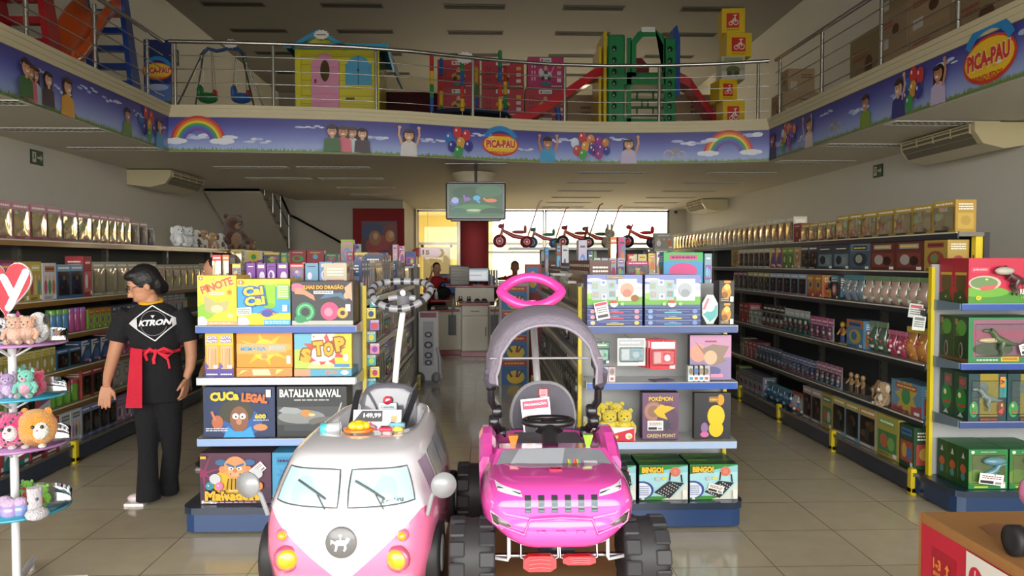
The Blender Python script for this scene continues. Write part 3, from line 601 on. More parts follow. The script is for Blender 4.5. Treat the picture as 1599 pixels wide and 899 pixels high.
def plush(kind, h, col, col2, name='plush_toy'):
    """seated plush animal, front towards -y, feet at z=0"""
    m = MB(); S = h; m.ell((0, 0, S*.3), (S*.27, S*.22, S*.3), col, 'plush', 18); m.ell((0, -S*.06, S*.68), (S*.24, S*.22, S*.22), col, 'plush', 18)
    m.ell((0, -S*.13, S*.28), (S*.17, S*.13, S*.2), col2, 'plush', 14); m.ell((0, -S*.25, S*.62), (S*.1, S*.08, S*.075), col2, 'plush', 12)
    for s in (-1, 1):
        m.ell((s*S*.17, -S*.24, S*.09), (S*.1, S*.16, S*.09), col, 'plush', 12); m.ell((s*S*.17, -S*.395, S*.1), (S*.06, S*.02, S*.06), col2, 'plush', 10)
        m.tube([(s*S*.2, -.02*S, S*.48), (s*S*.32, -.1*S, S*.34), (s*S*.3, -.2*S, S*.24)], [S*.08, S*.075, S*.07], col, 'plush', 8); m.ell((s*S*.3, -.2*S, S*.23), S*.075, col, 'plush', 10)
    o = m.build(name)
    for s in (-1, 1):
        e = MB()
        if kind == 'rabbit': e.ell((s*S*.1, 0, S*1.0), (S*.06, S*.04, S*.2), col, 'plush', 10)
        elif kind == 'dog': e.ell((s*S*.25, -.02*S, S*.68), (S*.06, S*.1, S*.16), col2, 'plush', 10)
        elif kind == 'cat': e.prism([(s*S*.2-S*.07, S*.82), (s*S*.2+S*.07, S*.82), (s*S*.18, S*.98)], -S*.06, S*.0, col, 'plush')
        else: e.ell((s*S*.19, -.02*S, S*.86), (S*.075, S*.04, S*.075), col, 'plush', 10)
        e.build('ear', o)
    f = MB()
    for s in (-1, 1): f.ell((s*S*.09, -S*.255, S*.72), S*.026, '101010', 'gloss', 8)
    f.ell((0, -S*.325, S*.645), (S*.035, S*.02, S*.025), '201412', 'gloss', 8); f.build('face', o)
    return o
def round_plush(r, col, belly, ears, spots=None):
    m = MB(); m.ell((0, 0, r), (r, r*.9, r), col, 'plush', 22)
    if spots:
        for i in range(26):
            a = R.uniform(-PI, 0); b = R.uniform(-.9, 1.1); x = r*math.cos(b)*math.cos(a); y = r*.9*math.cos(b)*math.sin(a); z = r+r*math.sin(b)
            m.ell((x*.985, y*.985, z), r*.085, spots, 'plush', 8)
    m.ell((r*.3, -r*.62, r*.95), (r*.5, r*.3, r*.5), belly, 'plush', 14)
    for s in (-1, 1): m.ell((s*r*.4, -r*.5, r*.12), (r*.2, r*.26, r*.12), belly, 'plush', 10)
    o = m.build('plush_toy')
    for s in (-1, 1): e = MB(); e.ell((s*r*.55, 0, r*1.82), (r*.22, r*.1, r*.24), ears, 'plush', 10); e.build('ear', o)
    f = MB(); [f.ell((r*.3+s*r*.22, -r*.88, r*1.18), r*.1, '15110E', 'gloss', 10) for s in (-1, 1)]; f.ell((r*.3, -r*.93, r*1.0), (r*.06, r*.04, r*.045), 'C0607A', 'gloss', 8); f.build('face', o); return o
def tub(r, h, col, lid, rnd):
    m = MB(); m.lathe([(r*.85, 0), (r, .01), (r, h*.8), (r*.95, h*.82)], col, 'plastic', 14, Matrix.Translation((0, r, 0))); o = m.build('toy_tub'); MB().lathe([(r*1.05, h*.8), (r*1.05, h*.97), (r*.98, h)], lid, 'plastic', 14, Matrix.Translation((0, r, 0))).build('lid', o); return o
def bag(w, h, col, rnd, cols):
    m = MB(); n = 8; V = []
    rings = []
    for j in range(7):
        t = j/6; zz = h*t; fat = .045*math.sin(PI*min(1, t*1.25))+.004; ww = w/2*(1-.12*math.sin(PI*t))
        rings.append([(ww*math.cos(2*PI*i/12)*(1+rnd.uniform(-.05, .05)), .05+fat*math.sin(2*PI*i/12), zz) for i in range(12)])
    m.loft(rings, col, 'gloss'); 
    for i in range(7): m.ell((rnd.uniform(-.3, .3)*w, .012+rnd.uniform(-.005, .01), h*rnd.uniform(.15, .65)), w*.1, rnd.choice(cols), 'plastic', 8)
    o = m.build('toy_bag'); MB().box(-w/2, w/2, .042, .058, h*.86, h*1.04, cols[0]).build('header_card', o); return o
def dino(m, x, y, z, L, col, mat='plastic', fl=1):
    pts = [(-.5, .42), (-.34, .4), (-.18, .44), (0, .5), (.16, .6), (.26, .78), (.36, .86)]; rr = [.015, .05, .09, .13, .11, .085, .09]
    m.tube([(x+fl*a*L, y, z+b*L*.9) for a, b in pts], [q*L for q in rr], col, mat, 10)
    m.ell((x+fl*.46*L, y, z+.76*L), (.14*L, .065*L, .06*L), col, mat, 10)
    for s in (-1, 1):
        m.tube([(x, y+s*.08*L, z+.42*L), (x+fl*.08*L, y+s*.09*L, z+.24*L), (x-fl*.02*L, y+s*.09*L, z+.1*L), (x+fl*.06*L, y+s*.09*L, z+.02*L)], [.09*L, .06*L, .035*L, .04*L], col, mat, 8)
        m.tube([(x+fl*.2*L, y+s*.07*L, z+.55*L), (x+fl*.28*L, y+s*.07*L, z+.46*L)], [.025*L, .015*L], col, mat, 6)
def price_tag(parent, x, y, z, rot=0, w=.05, h=.035, rnd=R):
    m = MB(); m.M = Matrix.Translation((x, y, z)) @ Matrix.Rotation(rot, 4, 'Y'); m.box(-w/2, w/2, -.002, 0, -h/2, h/2, 'EFEDE8'); c = Cv(m, (-w/2, -.0021, -h/2)); c.rect(w*.05, h*.08, w*.6, h*.35, '222224'); c.scrib(w*.1, h*.5, w*.9, h*.85, 2, '7A4A44', rnd); c.rect(w*.66, h*.1, w*.92, h*.3, '888888')
    o = m.build('price_label'); o.parent = parent; return o
LVL_L = [.48, .775, 1.065, 1.35, 1.82]; LVL_R = [.53, .93, 1.32, 1.58, 1.86]
def ds(c, k=.26):
    c = hx(c); g = sum(c)/3*.92; return tuple(v*.94*(1-k)+g*k for v in c)
def fill(spec, side, X, z, y0, y1, place, seed, anchor='near end', endname=None, ends='front'):
    """spec: list of (kind, n, w, h, colour, extra); goods march from y0 towards y1"""
    rnd = random.Random(seed); y = y0; i = 0; k = 0; made = []
    rz = PI/2 if side > 0 else -PI/2
    while y < y1-.04:
        s = spec[k % len(spec)]; k += 1; kind, n, w, h, col = s[:5]; ex = s[5] if len(s) > 5 else None; src = None
        lv = sorted([.166]+({1: LVL_L, -1: LVL_R}[side] if abs(X) > 2 else [.55, .96, 1.3])); nx = [v for v in lv if v > z+.05]; h = min(h*(1.16 if kind != 'foil' else 1.0), nx[0]-z-.052) if nx else h
        col = ds(col); cols = [ds(v) for v in (ex if isinstance(ex, (list, tuple)) else rnd.sample(BR, 3))]
        for q in range(n):
            if y+w > y1+.02: break
            if src is None:
                if kind == 'box': o = box_item('toy_box', w, h, .155, col, rnd, cols)
                elif kind == 'win': o = box_item('toy_box', w, h, .15, col, rnd, cols, win='5A4A4A' if ex != 'light' else 'A8A090')
                elif kind == 'foil': o = box_item('gift_box', w, h, .15, col, rnd, cols, win='6A5A40', foil=True)
                elif kind == 'blister': o = blister(w, h, col, rnd, cols)
                elif kind == 'bag': o = bag(w, h, col, rnd, cols)
                elif kind == 'tub': o = tub(w/2*.92, h, col, cols[0], rnd)
                elif kind == 'fig':
                    m = MB(); humanoid(m, 0, .05, 0, h, cols); m.box(-w*.3, w*.3, 0, .1, -.0, .008, col, 'plastic'); o = m.build('toy_figure')
                elif kind == 'dino':
                    m = MB(); dino(m, 0, .08, 0, h*1.05, col); o = m.build('toy_dinosaur')
                elif kind == 'plush': o = plush(ex, h, col, 'E8DCC8')
                elif kind == 'stack':
                    o = box_item('toy_box', w, h, .155, col, rnd, cols, dense=0)
                src = o
            else: o = copy_tree(src)
            yy = y+w/2
            o.location = (X, yy+.002, z+.001); o.rotation_euler.z = rz+rnd.uniform(-.012, .012)*(kind != 'plush')
            kn = {'box': 'toy box', 'win': 'window box', 'foil': 'film-front box', 'blister': 'blister pack', 'bag': 'bag of toys', 'tub': 'toy tub', 'fig': 'toy figure', 'dino': 'toy dinosaur', 'plush': 'plush toy', 'stack': 'small toy box'}[kind]
            cn = cname(cols[0] if kind in ('fig',) else col)
            if kind == 'plush': kn = 'plush '+ex
            tag(o, '%s %s, %s from the %s, %s' % (cn, kn, ORD[i] if i else 'first', anchor, place), {'plush': 'plush toy', 'fig': 'figure', 'dino': 'toy dinosaur', 'bag': 'bag', 'tub': 'tub', 'blister': 'blister pack'}.get(kind, 'box'), 'goods on '+place)
            made.append(o); i += 1; y += w+.007
        y += .006
    return made
# ---- left unit
LX = -3.36
gondola('long shelf unit on the left with brown price rails, full of toys', 1, LX, 5.0, 13.2, [.48, .775, 1.065, 1.35, 1.82], 0, (5.05, 6.55, 8.05, 9.55, 11.05, 12.6), rail='8A6428', basecol='182C48', panel='55534C', zpost=1.82, inset={1.82: .1})
xl = LX-.08
PK = ('D98AA8', 'E8B8C8', 'A83A5A')
fill([('box', 2, .17, .24, 'C8364A', ['2E9CA0', 'D8363C', 'EDE8DE']), ('box', 1, .3, .2, '2E8C90', ['E8E4DC', 'D8363C', '2E8C90']), ('win', 2, .2, .25, 'C83A4A', ['D8363C', '2E9CA0', 'EDE8DE']), ('box', 2, .16, .27, 'D8DCE4', ['E86AA0', '3C78C8', 'E8C62E']), ('win', 4, .15, .24, '8EA0D0', ['7A8AD0', 'C8D0EC', '5060A8']), ('box', 4, .15, .2, 'A884B8', ['E0B0D0', '6A3A8A', 'EDE8DE']), ('win', 5, .17, .24, 'C8C4BC', ['A8A49C', 'D8D4C8', '8A867C'])], 1, xl+.05, .166, 5.3, 9.3, "left unit's lowest shelf", 3)
fill([('box', 1, .25, .25, '7A5AA8', ['E8C8DC', 'B03A7A', 'EDE8DE']), ('box', 2, .16, .26, '8CB83C', ['E8E4DC', 'D86A6A', '3FA657']), ('win', 1, .24, .23, '3A8C98', ['D84A70', 'EDE8DE', '2E9CA0']), ('box', 1, .2, .22, 'C84A50', ['D8DCE4', '3C78C8', 'E8C62E']), ('tub', 4, .11, .16, '6CC02C', ['D8363C', 'E8C62E', 'EDE8DE']), ('win', 3, .18, .22, 'D84A3C', ['D8363C', '8CB83C', 'E8C62E']), ('box', 5, .18, .22, 'C8C4B8', ['B8B4A8', '9A968C', 'D8D4C8'])], 1, xl, .481, 5.3, 9.3, "left unit's second shelf up", 4)
fill([('stack', 3, .1, .14, '8A6AB0', ['D8D0EC', 'C83A7A', 'E8C62E']), ('stack', 8, .095, .17, 'B8A83C', ['E8DC8C', 'C8B040', 'EDE8DE']), ('win', 2, .19, .14, '2E7CB0', ['3C78C8', 'E86AA0', '2E9CA0']), ('box', 3, .16, .17, '28508C', ['EDE8DE', '3C78C8', 'E86AA0']), ('box', 3, .15, .2, 'C83A70', ['E86AA0', 'EDE8DE', '8A4AA8']), ('win', 5, .18, .2, 'C0BCB0', ['B8B4A8', '8A867C', 'D8D4C8'])], 1, xl, .776, 5.3, 9.3, "left unit's third shelf up", 5)
fill([('bag', 3, .15, .17, '2E8C78', ['E8C62E', 'D8363C', '3FA657']), ('stack', 2, .12, .16, 'B06A3A', ['D8A878', 'E0782E', 'EDE8DE']), ('tub', 4, .085, .15, 'E8B030', ['3FA657', 'E8C62E', '3C78C8']), ('tub', 3, .085, .17, '3C8CC8', ['7ACC3C', 'E8C62E', '3C78C8']), ('tub', 3, .085, .17, 'C8408C', ['B04AC0', 'E8C62E', '3C78C8']), ('stack', 4, .1, .15, '8CC03C', ['E86A2E', 'E8C62E', '3C78C8']), ('stack', 8, .09, .15, '4A5470', ['A8B0C8', '2A3450', 'D8DCE4']), ('box', 6, .16, .22, '8A90A0', ['B8BCC8', '5A6070', 'D8DCE4'])], 1, xl, 1.066, 5.3, 9.3, "left unit's fourth shelf up", 6)
fill([('box', 2, .2, .24, 'D8DCC8', ['D84A70', '3C78C8', 'E8C62E']), ('box', 1, .18, .27, 'D8D4D0', ['8A2A5A', 'D84A90', 'C8B8C8']), ('box', 2, .17, .26, 'D8B83C', ['C83A50', 'E8DC5C', '5AA0A0']), ('box', 1, .2, .25, 'DCDCE0', ['D84A70', '3FA657', 'E0782E']), ('win', 2, .2, .24, '3A78B0', ['7AB0D8', '3C58B8', '2E7CC0']), ('box', 1, .14, .3, 'C83038', ['E86A6A', 'EDE8DE', 'D8363C']), ('foil', 6, .22, .3, 'B0A888', ['C8C0A0', '989078', 'D8D4C0']), ('foil', 8, .2, .27, 'C8B890', ['C8C0A0', 'B09868', 'D8D4C0'])], 1, xl, 1.351, 5.3, 10.6, "left unit's fifth shelf up", 7)
fill([('foil', 4, .23, .28, 'C07888', PK), ('foil', 2, .22, .28, 'B05868', PK), ('foil', 2, .24, .27, '7A7480', PK), ('foil', 5, .15, .27, 'B0A078', PK), ('win', 2, .19, .24, '6A4456', ['A86A7A', 'C89098', '4A3444']), ('win', 1, .16, .2, '34486A', ['4A5A7A', '8A98B0', '24344E']), ('foil', 5, .17, .2, 'A89880', PK)], 1, xl-.1, 1.821, 5.35, 8.75, "left unit's top shelf", 8)
# soft toys further along the top
for i, (px, Y, kind, h, c1, c2, lb) in enumerate(((277, 9.1, 'dog', .27, 'E4E6E8', 'F4F4F2', 'white plush dog on top of the left unit, next to the shiny boxes'), (293, 9.6, 'bear', .27, 'D8DCE0', 'F0F0EE', 'pale grey plush bear on top of the left unit, beside the white plush dog'), (306, 10.1, 'dog', .26, 'E0D8C8', '4A3A30', 'cream plush dog with dark ears on top of the left unit'), (317, 10.6, 'dog', .28, 'B88A5A', 'EDE4D4', 'tan plush dog with cream ears on top of the left unit'), (330, 11.2, 'dog', .27, 'C89A5C', 'E8D8BC', 'caramel plush dog on top of the left unit, left of the white and brown one'), (343, 11.8, 'dog', .28, 'EDE8DE', '6A4A34', 'white and brown plush dog on top of the left unit beside the big bear'), (392, 12.95, 'bear', .24, 'A07850', 'D8BC94', 'small brown plush bear right of the big brown bear'))):
    o = plush(kind, h, c1, c2); o.location = (ax(px, Y, 380), Y, 1.822); o.rotation_euler.z = .9+i*.1; tag(o, lb, 'plush toy', 'soft toys on top of the left unit')
o = plush('bear', .62, '5A3018', 'A8815C', 'teddy_bear'); o.location = (ax(363, 12.5, 380), 12.5, 1.822); o.rotation_euler.z = .9; tag(o, 'big dark brown teddy bear sitting on top of the left shelf unit', 'teddy bear')
# ---- right unit
RX = 3.03
gondola('long shelf unit on the right with yellow uprights and dark rails, full of toys', -1, RX, 5.42, 14.2, [.53, .93, 1.32, 1.58, 1.86], 0, (5.46, 6.74, 8.0, 9.26, 10.5, 11.8, 13.1), rail='2A2E34', basecol='16263E', panel='3E3E40', zpost=1.86, inset={1.58: .17, 1.86: .22, .53: .0})
xr = RX+.08
Y1 = 5.5
fill([('box', 1, .2, .26, '2E5C38', ['D84A3C', 'E8B83C', '3C78C8']), ('box', 1, .33, .27, 'C8B43C', ['3C9C50', 'D86A3C', '8CC850']), ('win', 1, .26, .27, 'B8B0A8', ['D8A83C', '8A98A8', 'D8D4D0']), ('win', 2, .24, .27, '7AA8C8', ['D8B83C', '4A7CA8', 'D8D4D0']), ('box', 1, .22, .26, 'C8A84A', ['4A9C60', 'D86A3C', 'D8D4D0']), ('win', 2, .2, .26, 'A89898', ['C8B0A8', '8A6A60', 'D8D4D0']), ('bag', 2, .18, .16, 'B8C0C8', ['D84A3C', 'EDE8DE', '3C78C8']), ('bag', 4, .17, .15, '2C5C90', ['3CA0B8', '243C78', 'C84A3C']), ('stack', 5, .15, .18, '7A8098', ['A8B0C8', '2A3450', 'C8505A']), ('stack', 4, .14, .2, '7A9048', ['A8B0C8', '2A3450', 'C8505A'])], -1, xr-.05, .166, Y1, 9.6, "right unit's lowest shelf", 13, 'yellow end post')
fill([('box', 1, .42, .2, '5A98C0', ['C84A58', 'D8B83C', '3FA657']), ('plush', 1, .16, .18, 'C89A5C', 'dog'), ('dino', 2, .15, .16, 'C8985A'), ('fig', 3, .1, .15, '6A5A4A', ['C8985A', 'A87848', '7A5838']), ('blister', 5, .1, .17, 'C8B8C0', ['C86A9A', '6A9AC8', 'C8C0C8']), ('blister', 8, .1, .16, 'A8B0C8', ['5A6AC0', 'C84A7A', '8AA0D0']), ('blister', 7, .1, .17, '6A8098', ['4A5AA0', '8A5A90', '9AB0C8']), ('stack', 3, .14, .17, 'A83848', ['C8485A', '8A2838', 'D8D4D0']), ('stack', 6, .14, .18, '7A8870', ['9AA890', '5A6850', 'D8D4D0'])], -1, xr, .531, Y1, 9.6, "right unit's second shelf up", 14, 'yellow end post')
fill([('bag', 2, .14, .2, 'E08A2E', ['E8C62E', 'D8363C', 'E0782E']), ('bag', 2, .13, .16, 'C83058', ['E86A90', 'D8363C', 'EDE8DE']), ('bag', 2, .14, .2, '4A6A50', ['7A9A70', 'C84A3C', 'D8D4D0']), ('box', 1, .3, .2, '4A8CC0', ['E07A2E', 'D8B83C', '3C78C8']), ('fig', 2, .11, .17, 'C8A83C', ['E0B02E', 'C83A4A', '3C58A8']), ('blister', 4, .12, .18, 'C8BCC8', ['E04A9A', 'C84A8A', 'E8B8D0']), ('blister', 5, .12, .21, '5A9890', ['D8DCD8', '3C8C88', 'C8505A']), ('blister', 5, .12, .22, 'A8A49C', ['222226', 'C84A4A', 'D8D4D0']), ('stack', 3, .15, .14, '8AB098', ['C8DCD0', '4A8A60', 'D8D4D0']), ('stack', 3, .17, .2, 'A82830', ['C83840', '7A1820', 'D8504A']), ('win', 4, .17, .22, '5A7068', ['8AA098', '3A5048', 'D8D4D0'])], -1, xr, .931, Y1, 9.6, "right unit's third shelf up", 15, 'yellow end post')
fill([('bag', 7, .13, .22, 'C8A090', ['7AA068', 'B8C8A8', 'C86A4A', '9AB890']), ('bag', 3, .12, .18, '7A8C98', ['4A9CA8', 'C8B8A8', '3C58A8']), ('box', 1, .15, .19, '2A2C34', ['3CA0C0', 'C84A3C', 'D8D4D0']), ('fig', 1, .16, .24, '1E4A90', ['24262E', '1A1C22', 'D8B02E']), ('box', 2, .17, .24, 'C87A2C', ['D84A3C', 'E0A85A', '2C4C98']), ('win', 5, .19, .24, '7A9CC8', ['B0C4DC', '5A6A90', 'C8606A']), ('win', 4, .17, .27, '6A8C98', ['D8C83C', '5A8A90', 'C8C4BC']), ('win', 4, .17, .26, '7A84A0', ['A8405A', '9AA4C0', 'C8C4BC'])], -1, xr, 1.321, Y1, 9.8, "right unit's fourth shelf up", 16, 'yellow end post')
fill([('box', 1, .3, .25, 'C8A030', ['C8A030', 'B83A30', '7A9A4A']), ('box', 2, .4, .23, '7A2A24', ['9A3A2C', 'B8B0A8', '3A1A18']), ('box', 1, .36, .23, '4A6478', ['6A8AA0', '2A3A48', 'A8B0A0']), ('box', 2, .34, .24, '3A4C58', ['6A8A9C', '222A32', '8A9A98']), ('win', 2, .2, .24, '3A3A40', ['5A5A60', '7A7A80', 'A8A49C']), ('box', 1, .16, .24, 'C8986A', ['D8B48A', 'A87848', 'D8D4D0']), ('box', 2, .16, .25, '6A9C2C', ['8CC03C', '4A7C20', 'C8D89A']), ('box', 2, .17, .25, 'C83A5A', ['E8D83C', '3C58B8', 'D8D4D0']), ('win', 6, .18, .24, 'C8B890', ['D8CCA8', 'A89868', 'EDE8DE'])], -1, xr+.17, 1.581, Y1, 10.6, "right unit's fifth shelf up", 17, 'yellow end post')
CG = ['D8AC2C', 'C89A24', '3A3428']
fill([('foil', 1, .27, .23, 'C8941C', CG), ('foil', 3, .27, .22, 'C89A24', CG), ('foil', 3, .25, .22, 'C8A040', CG), ('foil', 4, .2, .18, 'B89A50', CG), ('box', 1, .2, .2, 'A82830', ['C83840', '7A1820', 'D8504A']), ('foil', 2, .2, .28, 'C8C4A8', ['D8D4C0', '4A8A60', 'EDE8DE']), ('foil', 30, .2, .28, 'D8D0B0', ['E8E0C4', 'C8C0A0', 'EDE8DE'])], -1, xr+.22, 1.861, Y1-.0, 14.1, "right unit's top shelf", 18, 'yellow end post')
# ---------------------------------------------------------------- centre gondolas and their end displays
gondola('centre-left shelf run with yellow uprights behind the board game display', 1, -.86, 5.3, 10.3, [.55, .96, 1.36], 0, (5.34, 6.55, 7.8, 9.05, 10.25), both=True, deep=.4, rail='B8B4A8', zpost=1.5, panel='A8A6A0')
gondola('centre-right shelf run with yellow uprights behind the trading card display', -1, .62, 5.3, 10.2, [.55, .96, 1.3], 0, (5.34, 6.55, 7.8, 9.05, 10.15), both=True, deep=.4, rail='A8A498', zpost=1.4, panel='A8A6A0')
def endcap(label, x0, x1, y0, y1, levels, cols, bx0, bx1, ybase, skirt=BLUE, sidecol='B4B6B8'):
    cx_ = (x0+x1)/2; w = (x1-x0)/2; r = empty('end_display', (cx_, (y0+y1)/2, 0)); tag(r, label, 'shelving'); h = (y1-y0)/2
    m = MB(); a, b = bx0-cx_, bx1-cx_; yb = ybase-(y0+y1)/2; q = .07
    for z0, z1, e, cc in ((.015, .125, 0, skirt), (.125, .165, .012, '1C2C44')):
        P = [(a-e, h), (a-e, yb+q), (a-e+.02, yb+.02), (a-e+q, yb-e), (b+e-q, yb-e), (b+e-.02, yb+.02), (b+e, yb+q), (b+e, h)]; m.prism(P, z0, z1, cc, 'plastic', 'z')
    m.build('base', r)
    m = MB(); m.box(-w, w, h-.02, h, .165, levels[0]+.26, 'A9ABAC', 'matte'); m.build('back_panel', r)
    for sx in (-1, 1): MB().box(sx*(w+.012)-.012, sx*(w+.012)+.012, h-.06, h-.02, .1, levels[0]+.24, YEL, 'plastic').build('upright', r)
    for z, cc in zip(levels, cols):
        m = MB(); m.box(-w, w, -h+.01, h-.03, z-.03, z-.004, 'C3C4C4', 'plastic'); s = m.build('shelf', r)
        for sx in (-1, 1): MB().add([(sx*w, -h+.01, z-.035), (sx*w, h-.03, z-.06), (sx*w, h-.03, z+.02), (sx*w, -h+.01, z+.004), (sx*(w+.006), -h+.01, z-.035), (sx*(w+.006), h-.03, z-.06), (sx*(w+.006), h-.03, z+.02), (sx*(w+.006), -h+.01, z+.004)], [(0, 1, 2, 3), (7, 6, 5, 4), (0, 3, 7, 4), (3, 2, 6, 7), (0, 4, 5, 1), (1, 5, 6, 2)], sidecol, 'plastic').build('bracket', s)
        m = MB(); m.box(-w, w, -h-.002, -h+.01, z-.038, z+.003, cc, 'plastic'); m.box(-w, w, -h-.006, -h-.002, z+.0, z+.004, 'B8BCC4', 'plastic'); m.box(-w, w, -h-.006, -h-.002, z-.04, z-.036, cc, 'plastic'); m.build('price_rail', s)
    return r
LL = [1.255, .935, .557]; RLv = [1.248, .893, .518]
endcap('end display of board games at the front of the centre-left shelves', -1.77, -.80, 4.9, 5.25, LL, ['2A56A8', 'C8CDD6', '8AA8D8'], -1.83, -.78, 4.8)
endcap('end display of trading cards and bingo games at the front of the centre-right shelves', .64, 1.585, 4.9, 5.25, RLv, ['2C4684', '2A56A8', 'A8BEDC'], .60, 1.6, 4.8)
def put(o, x, y, z, rz=0, label=None, cat='box', group=None):
    o.location = (x, y, z+.001); o.rotation_euler.z = rz
    if label: tag(o, label, cat, group)
    return o
def pxb(x0, x1, y0, y1, Y):    # pixel box at a depth -> centre x, width, height
    a = at(x0, y1, Y); b = at(x1, y0, Y); return (a.x+b.x)/2, b.x-a.x, b.z-a.z
def game(x0, x1, ytop, ybot, Y, z, d, base, fn, label, copies=0, cl=None, step=None, name='board_game', side=None, group=None, tagpos=None):
    cx_, w, h = pxb(x0, x1, ytop, ybot, Y); m = MB(); m.box(-w/2, w/2, 0, d, 0, h, side or base)
    c = Cv(m, (-w/2, 0, 0)); c.clip = (w, h); c.rect(0, 0, w, h, base); fn(c, w, h)
    if side: pass
    o = m.build(name); put(o, cx_, Y, z, 0, label)
    if tagpos: price_tag(o, -w/2+tagpos[0]*w, -.008, tagpos[1]*h, tagpos[2], tagpos[3] if len(tagpos) > 3 else .05, (tagpos[3]*.62 if len(tagpos) > 3 else .035))
    for k in range(copies):
        q = copy_tree(o); q.location.y += (step or d+.003)*(k+1)
        tag(q, cl % (ORD[k+1]) if '%s' in cl else cl, 'box', group or ('stock behind: '+label[:30]))
    return o
def f_pinote(c, w, h):
    c.ell(w*.2, h*.28, w*.24, h*.16, '8CC03C'); c.rect(0, 0, w, h*.09, 'E8A878'); c.ell(w*.1, h*.06, w*.14, h*.12, 'EDEBE6'); c.ell(w*.09, h*.94, w*.06, h*.04, 'D84A58'); c.star(w*.09, h*.94, w*.045, w*.015, 4, 'F4EDE8', 0)
    c.poly([(w*.2, h*.3), (w*.4, h*.22), (w*.75, h*.3), (w*.8, h*.5), (w*.5, h*.45), (w*.3, h*.55), (w*.15, h*.6)], 'B8AE7A'); c.ell(w*.5, h*.33, w*.16, h*.08, 'D8C89A'); c.ell(w*.83, h*.2, w*.08, h*.06, 'E8D08A'); c.star(w*.82, h*.66, w*.09, w*.04, 6, 'C87A2E')
    c.text('PINOTE', w*.5, h*.8, w*.86, h*.17, 'E8642C', 'F4D9A0', rot=.32, off=.05, oo=.1); c.text('JOGO', w*.38, h*.92, w*.13, h*.03, 'E88AA8', rot=.3); c.scrib(w*.3, h*.6, w*.7, h*.68, 2, 'E8ECE4'); c.scrib(w*.3, h*.015, w*.9, h*.07, 1, 'F4D8B8')
def f_cai(c, w, h):
    c.rect(0, h*.24, w, h*.84, '3C9CD0'); c.rect(0, 0, w, h*.26, 'E8D02E'); c.rect(w*.5, h*.0, w, h*.12, '4AA8DC'); c.scrib(w*.52, h*.02, w*.98, h*.1, 2, 'DCEAF4')
    c.ell(w*.1, h*.06, w*.12, h*.13, 'EDEBE6'); c.rect(w*.5, h*.42, w*.72, h*.92, '8CC42C'); c.ell(w*.61, h*.42, w*.11, h*.06, '7AB424'); c.ell(w*.6, h*.92, w*.14, h*.05, 'B8D84A')
    for i in range(9): c.line(w*.58, h*.36, w*(.38+.05*i), h*(.17+.02*abs(i-4)), .004, ('6A4AA8', 'C83A4A', '3C58B8')[i % 3])
    c.ell(w*.56, h*.25, w*.1, h*.07, '4A4AA0'); c.rect(w*.75, h*.56, w*.98, h*.9, '8CC42C'); c.scrib(w*.78, h*.6, w*.96, h*.86, 5, 'EEF4E0'); c.poly([(0, h*.2), (w*.28, h*.24), (w*.27, h*.4), (0, h*.37)], 'D8E4D0'); c.scrib(w*.02, h*.25, w*.24, h*.36, 3, '5A6A5A')
    c.text('Cai', w*.31, h*.74, w*.38, h*.2, 'F2CC2C', '2860A8', rot=.12, off=.05, oo=.16); c.text('NÃO', w*.36, h*.64, w*.2, h*.06, 'D84A58', rot=.12); c.text('Cai', w*.34, h*.53, w*.38, h*.2, 'F2CC2C', '2860A8', rot=.12, off=.05, oo=.16); c.ell(w*.08, h*.93, w*.05, h*.045, 'D84A58'); c.star(w*.08, h*.93, w*.04, w*.014, 4, 'F4EDE8', 0); c.rect(w*.86, h*.3, w*.95, h*.44, 'F2F0EA')
def f_dragao(c, w, h):
    c.rect(0, h*.0, w, h*.1, 'B8BAB0'); c.ell(w*.08, h*.86, w*.12, h*.1, 'E86A88'); c.poly([(w*.05, h*.72), (w*.2, h*.7), (w*.38, h*.56), (w*.36, h*.68), (w*.18, h*.84), (w*.05, h*.86)], 'D88A6A')
    c.arc(w*.22, h*.3, w*.07, w*.16, 0, 2*PI, '2E8C58', 20); c.arc(w*.22, h*.3, w*.1, w*.13, 0, 2*PI, '6AC08A', 20); c.ell(w*.14, h*.14, w*.1, h*.09, '2E8C58')
    c.arc(w*.62, h*.32, w*.05, w*.15, 0, 2*PI, 'D84A78', 20); c.ell(w*.6, h*.3, w*.07, h*.1, 'E88AA0'); c.arc(w*.83, h*.28, w*.04, w*.09, 0, 2*PI, 'E8A84A', 16); c.poly([(w*.45, h*.6), (w*.75, h*.66), (w*.9, h*.55), (w*.82, h*.75), (w*.55, h*.72)], '4A6C8C'); c.poly([(w*.98, h*.99), (w*.86, h*.86), (w*.9, h*.66), (w*.99, h*.56)], 'D8A084'); c.ell(w*.9, h*.68, w*.05, h*.08, 'D8A084')
    c.text('ILHAS DO DRAGÃO', w*.52, h*.88, w*.66, h*.11, 'E8A83C', '6A3418', off=.04, oo=.1); c.rect(w*.36, h*.72, w*.68, h*.79, 'D8DCE0'); c.scrib(w*.38, h*.735, w*.66, h*.78, 1, '5A5A60'); c.rect(w*.88, h*.32, w*.96, h*.48, 'F2F0EA')
T1 = 1.259
game(309, 369, 423, 501, 4.93, T1, .07, 'EFD42A', f_pinote, 'yellow PINOTE board game at the left end of the top display shelf', 3, 'yellow PINOTE board game standing behind the front copy', side='D8B828', group='yellow horse games behind the front one')
game(371, 453, 429, 501, 4.94, T1, .07, 'EFD42A', f_cai, 'yellow and blue Cai Não Cai game box in the middle of the top shelf', 3, 'yellow and blue Cai Não Cai game box standing behind the front copy', side='C8B02A', group='stick games behind the front one')
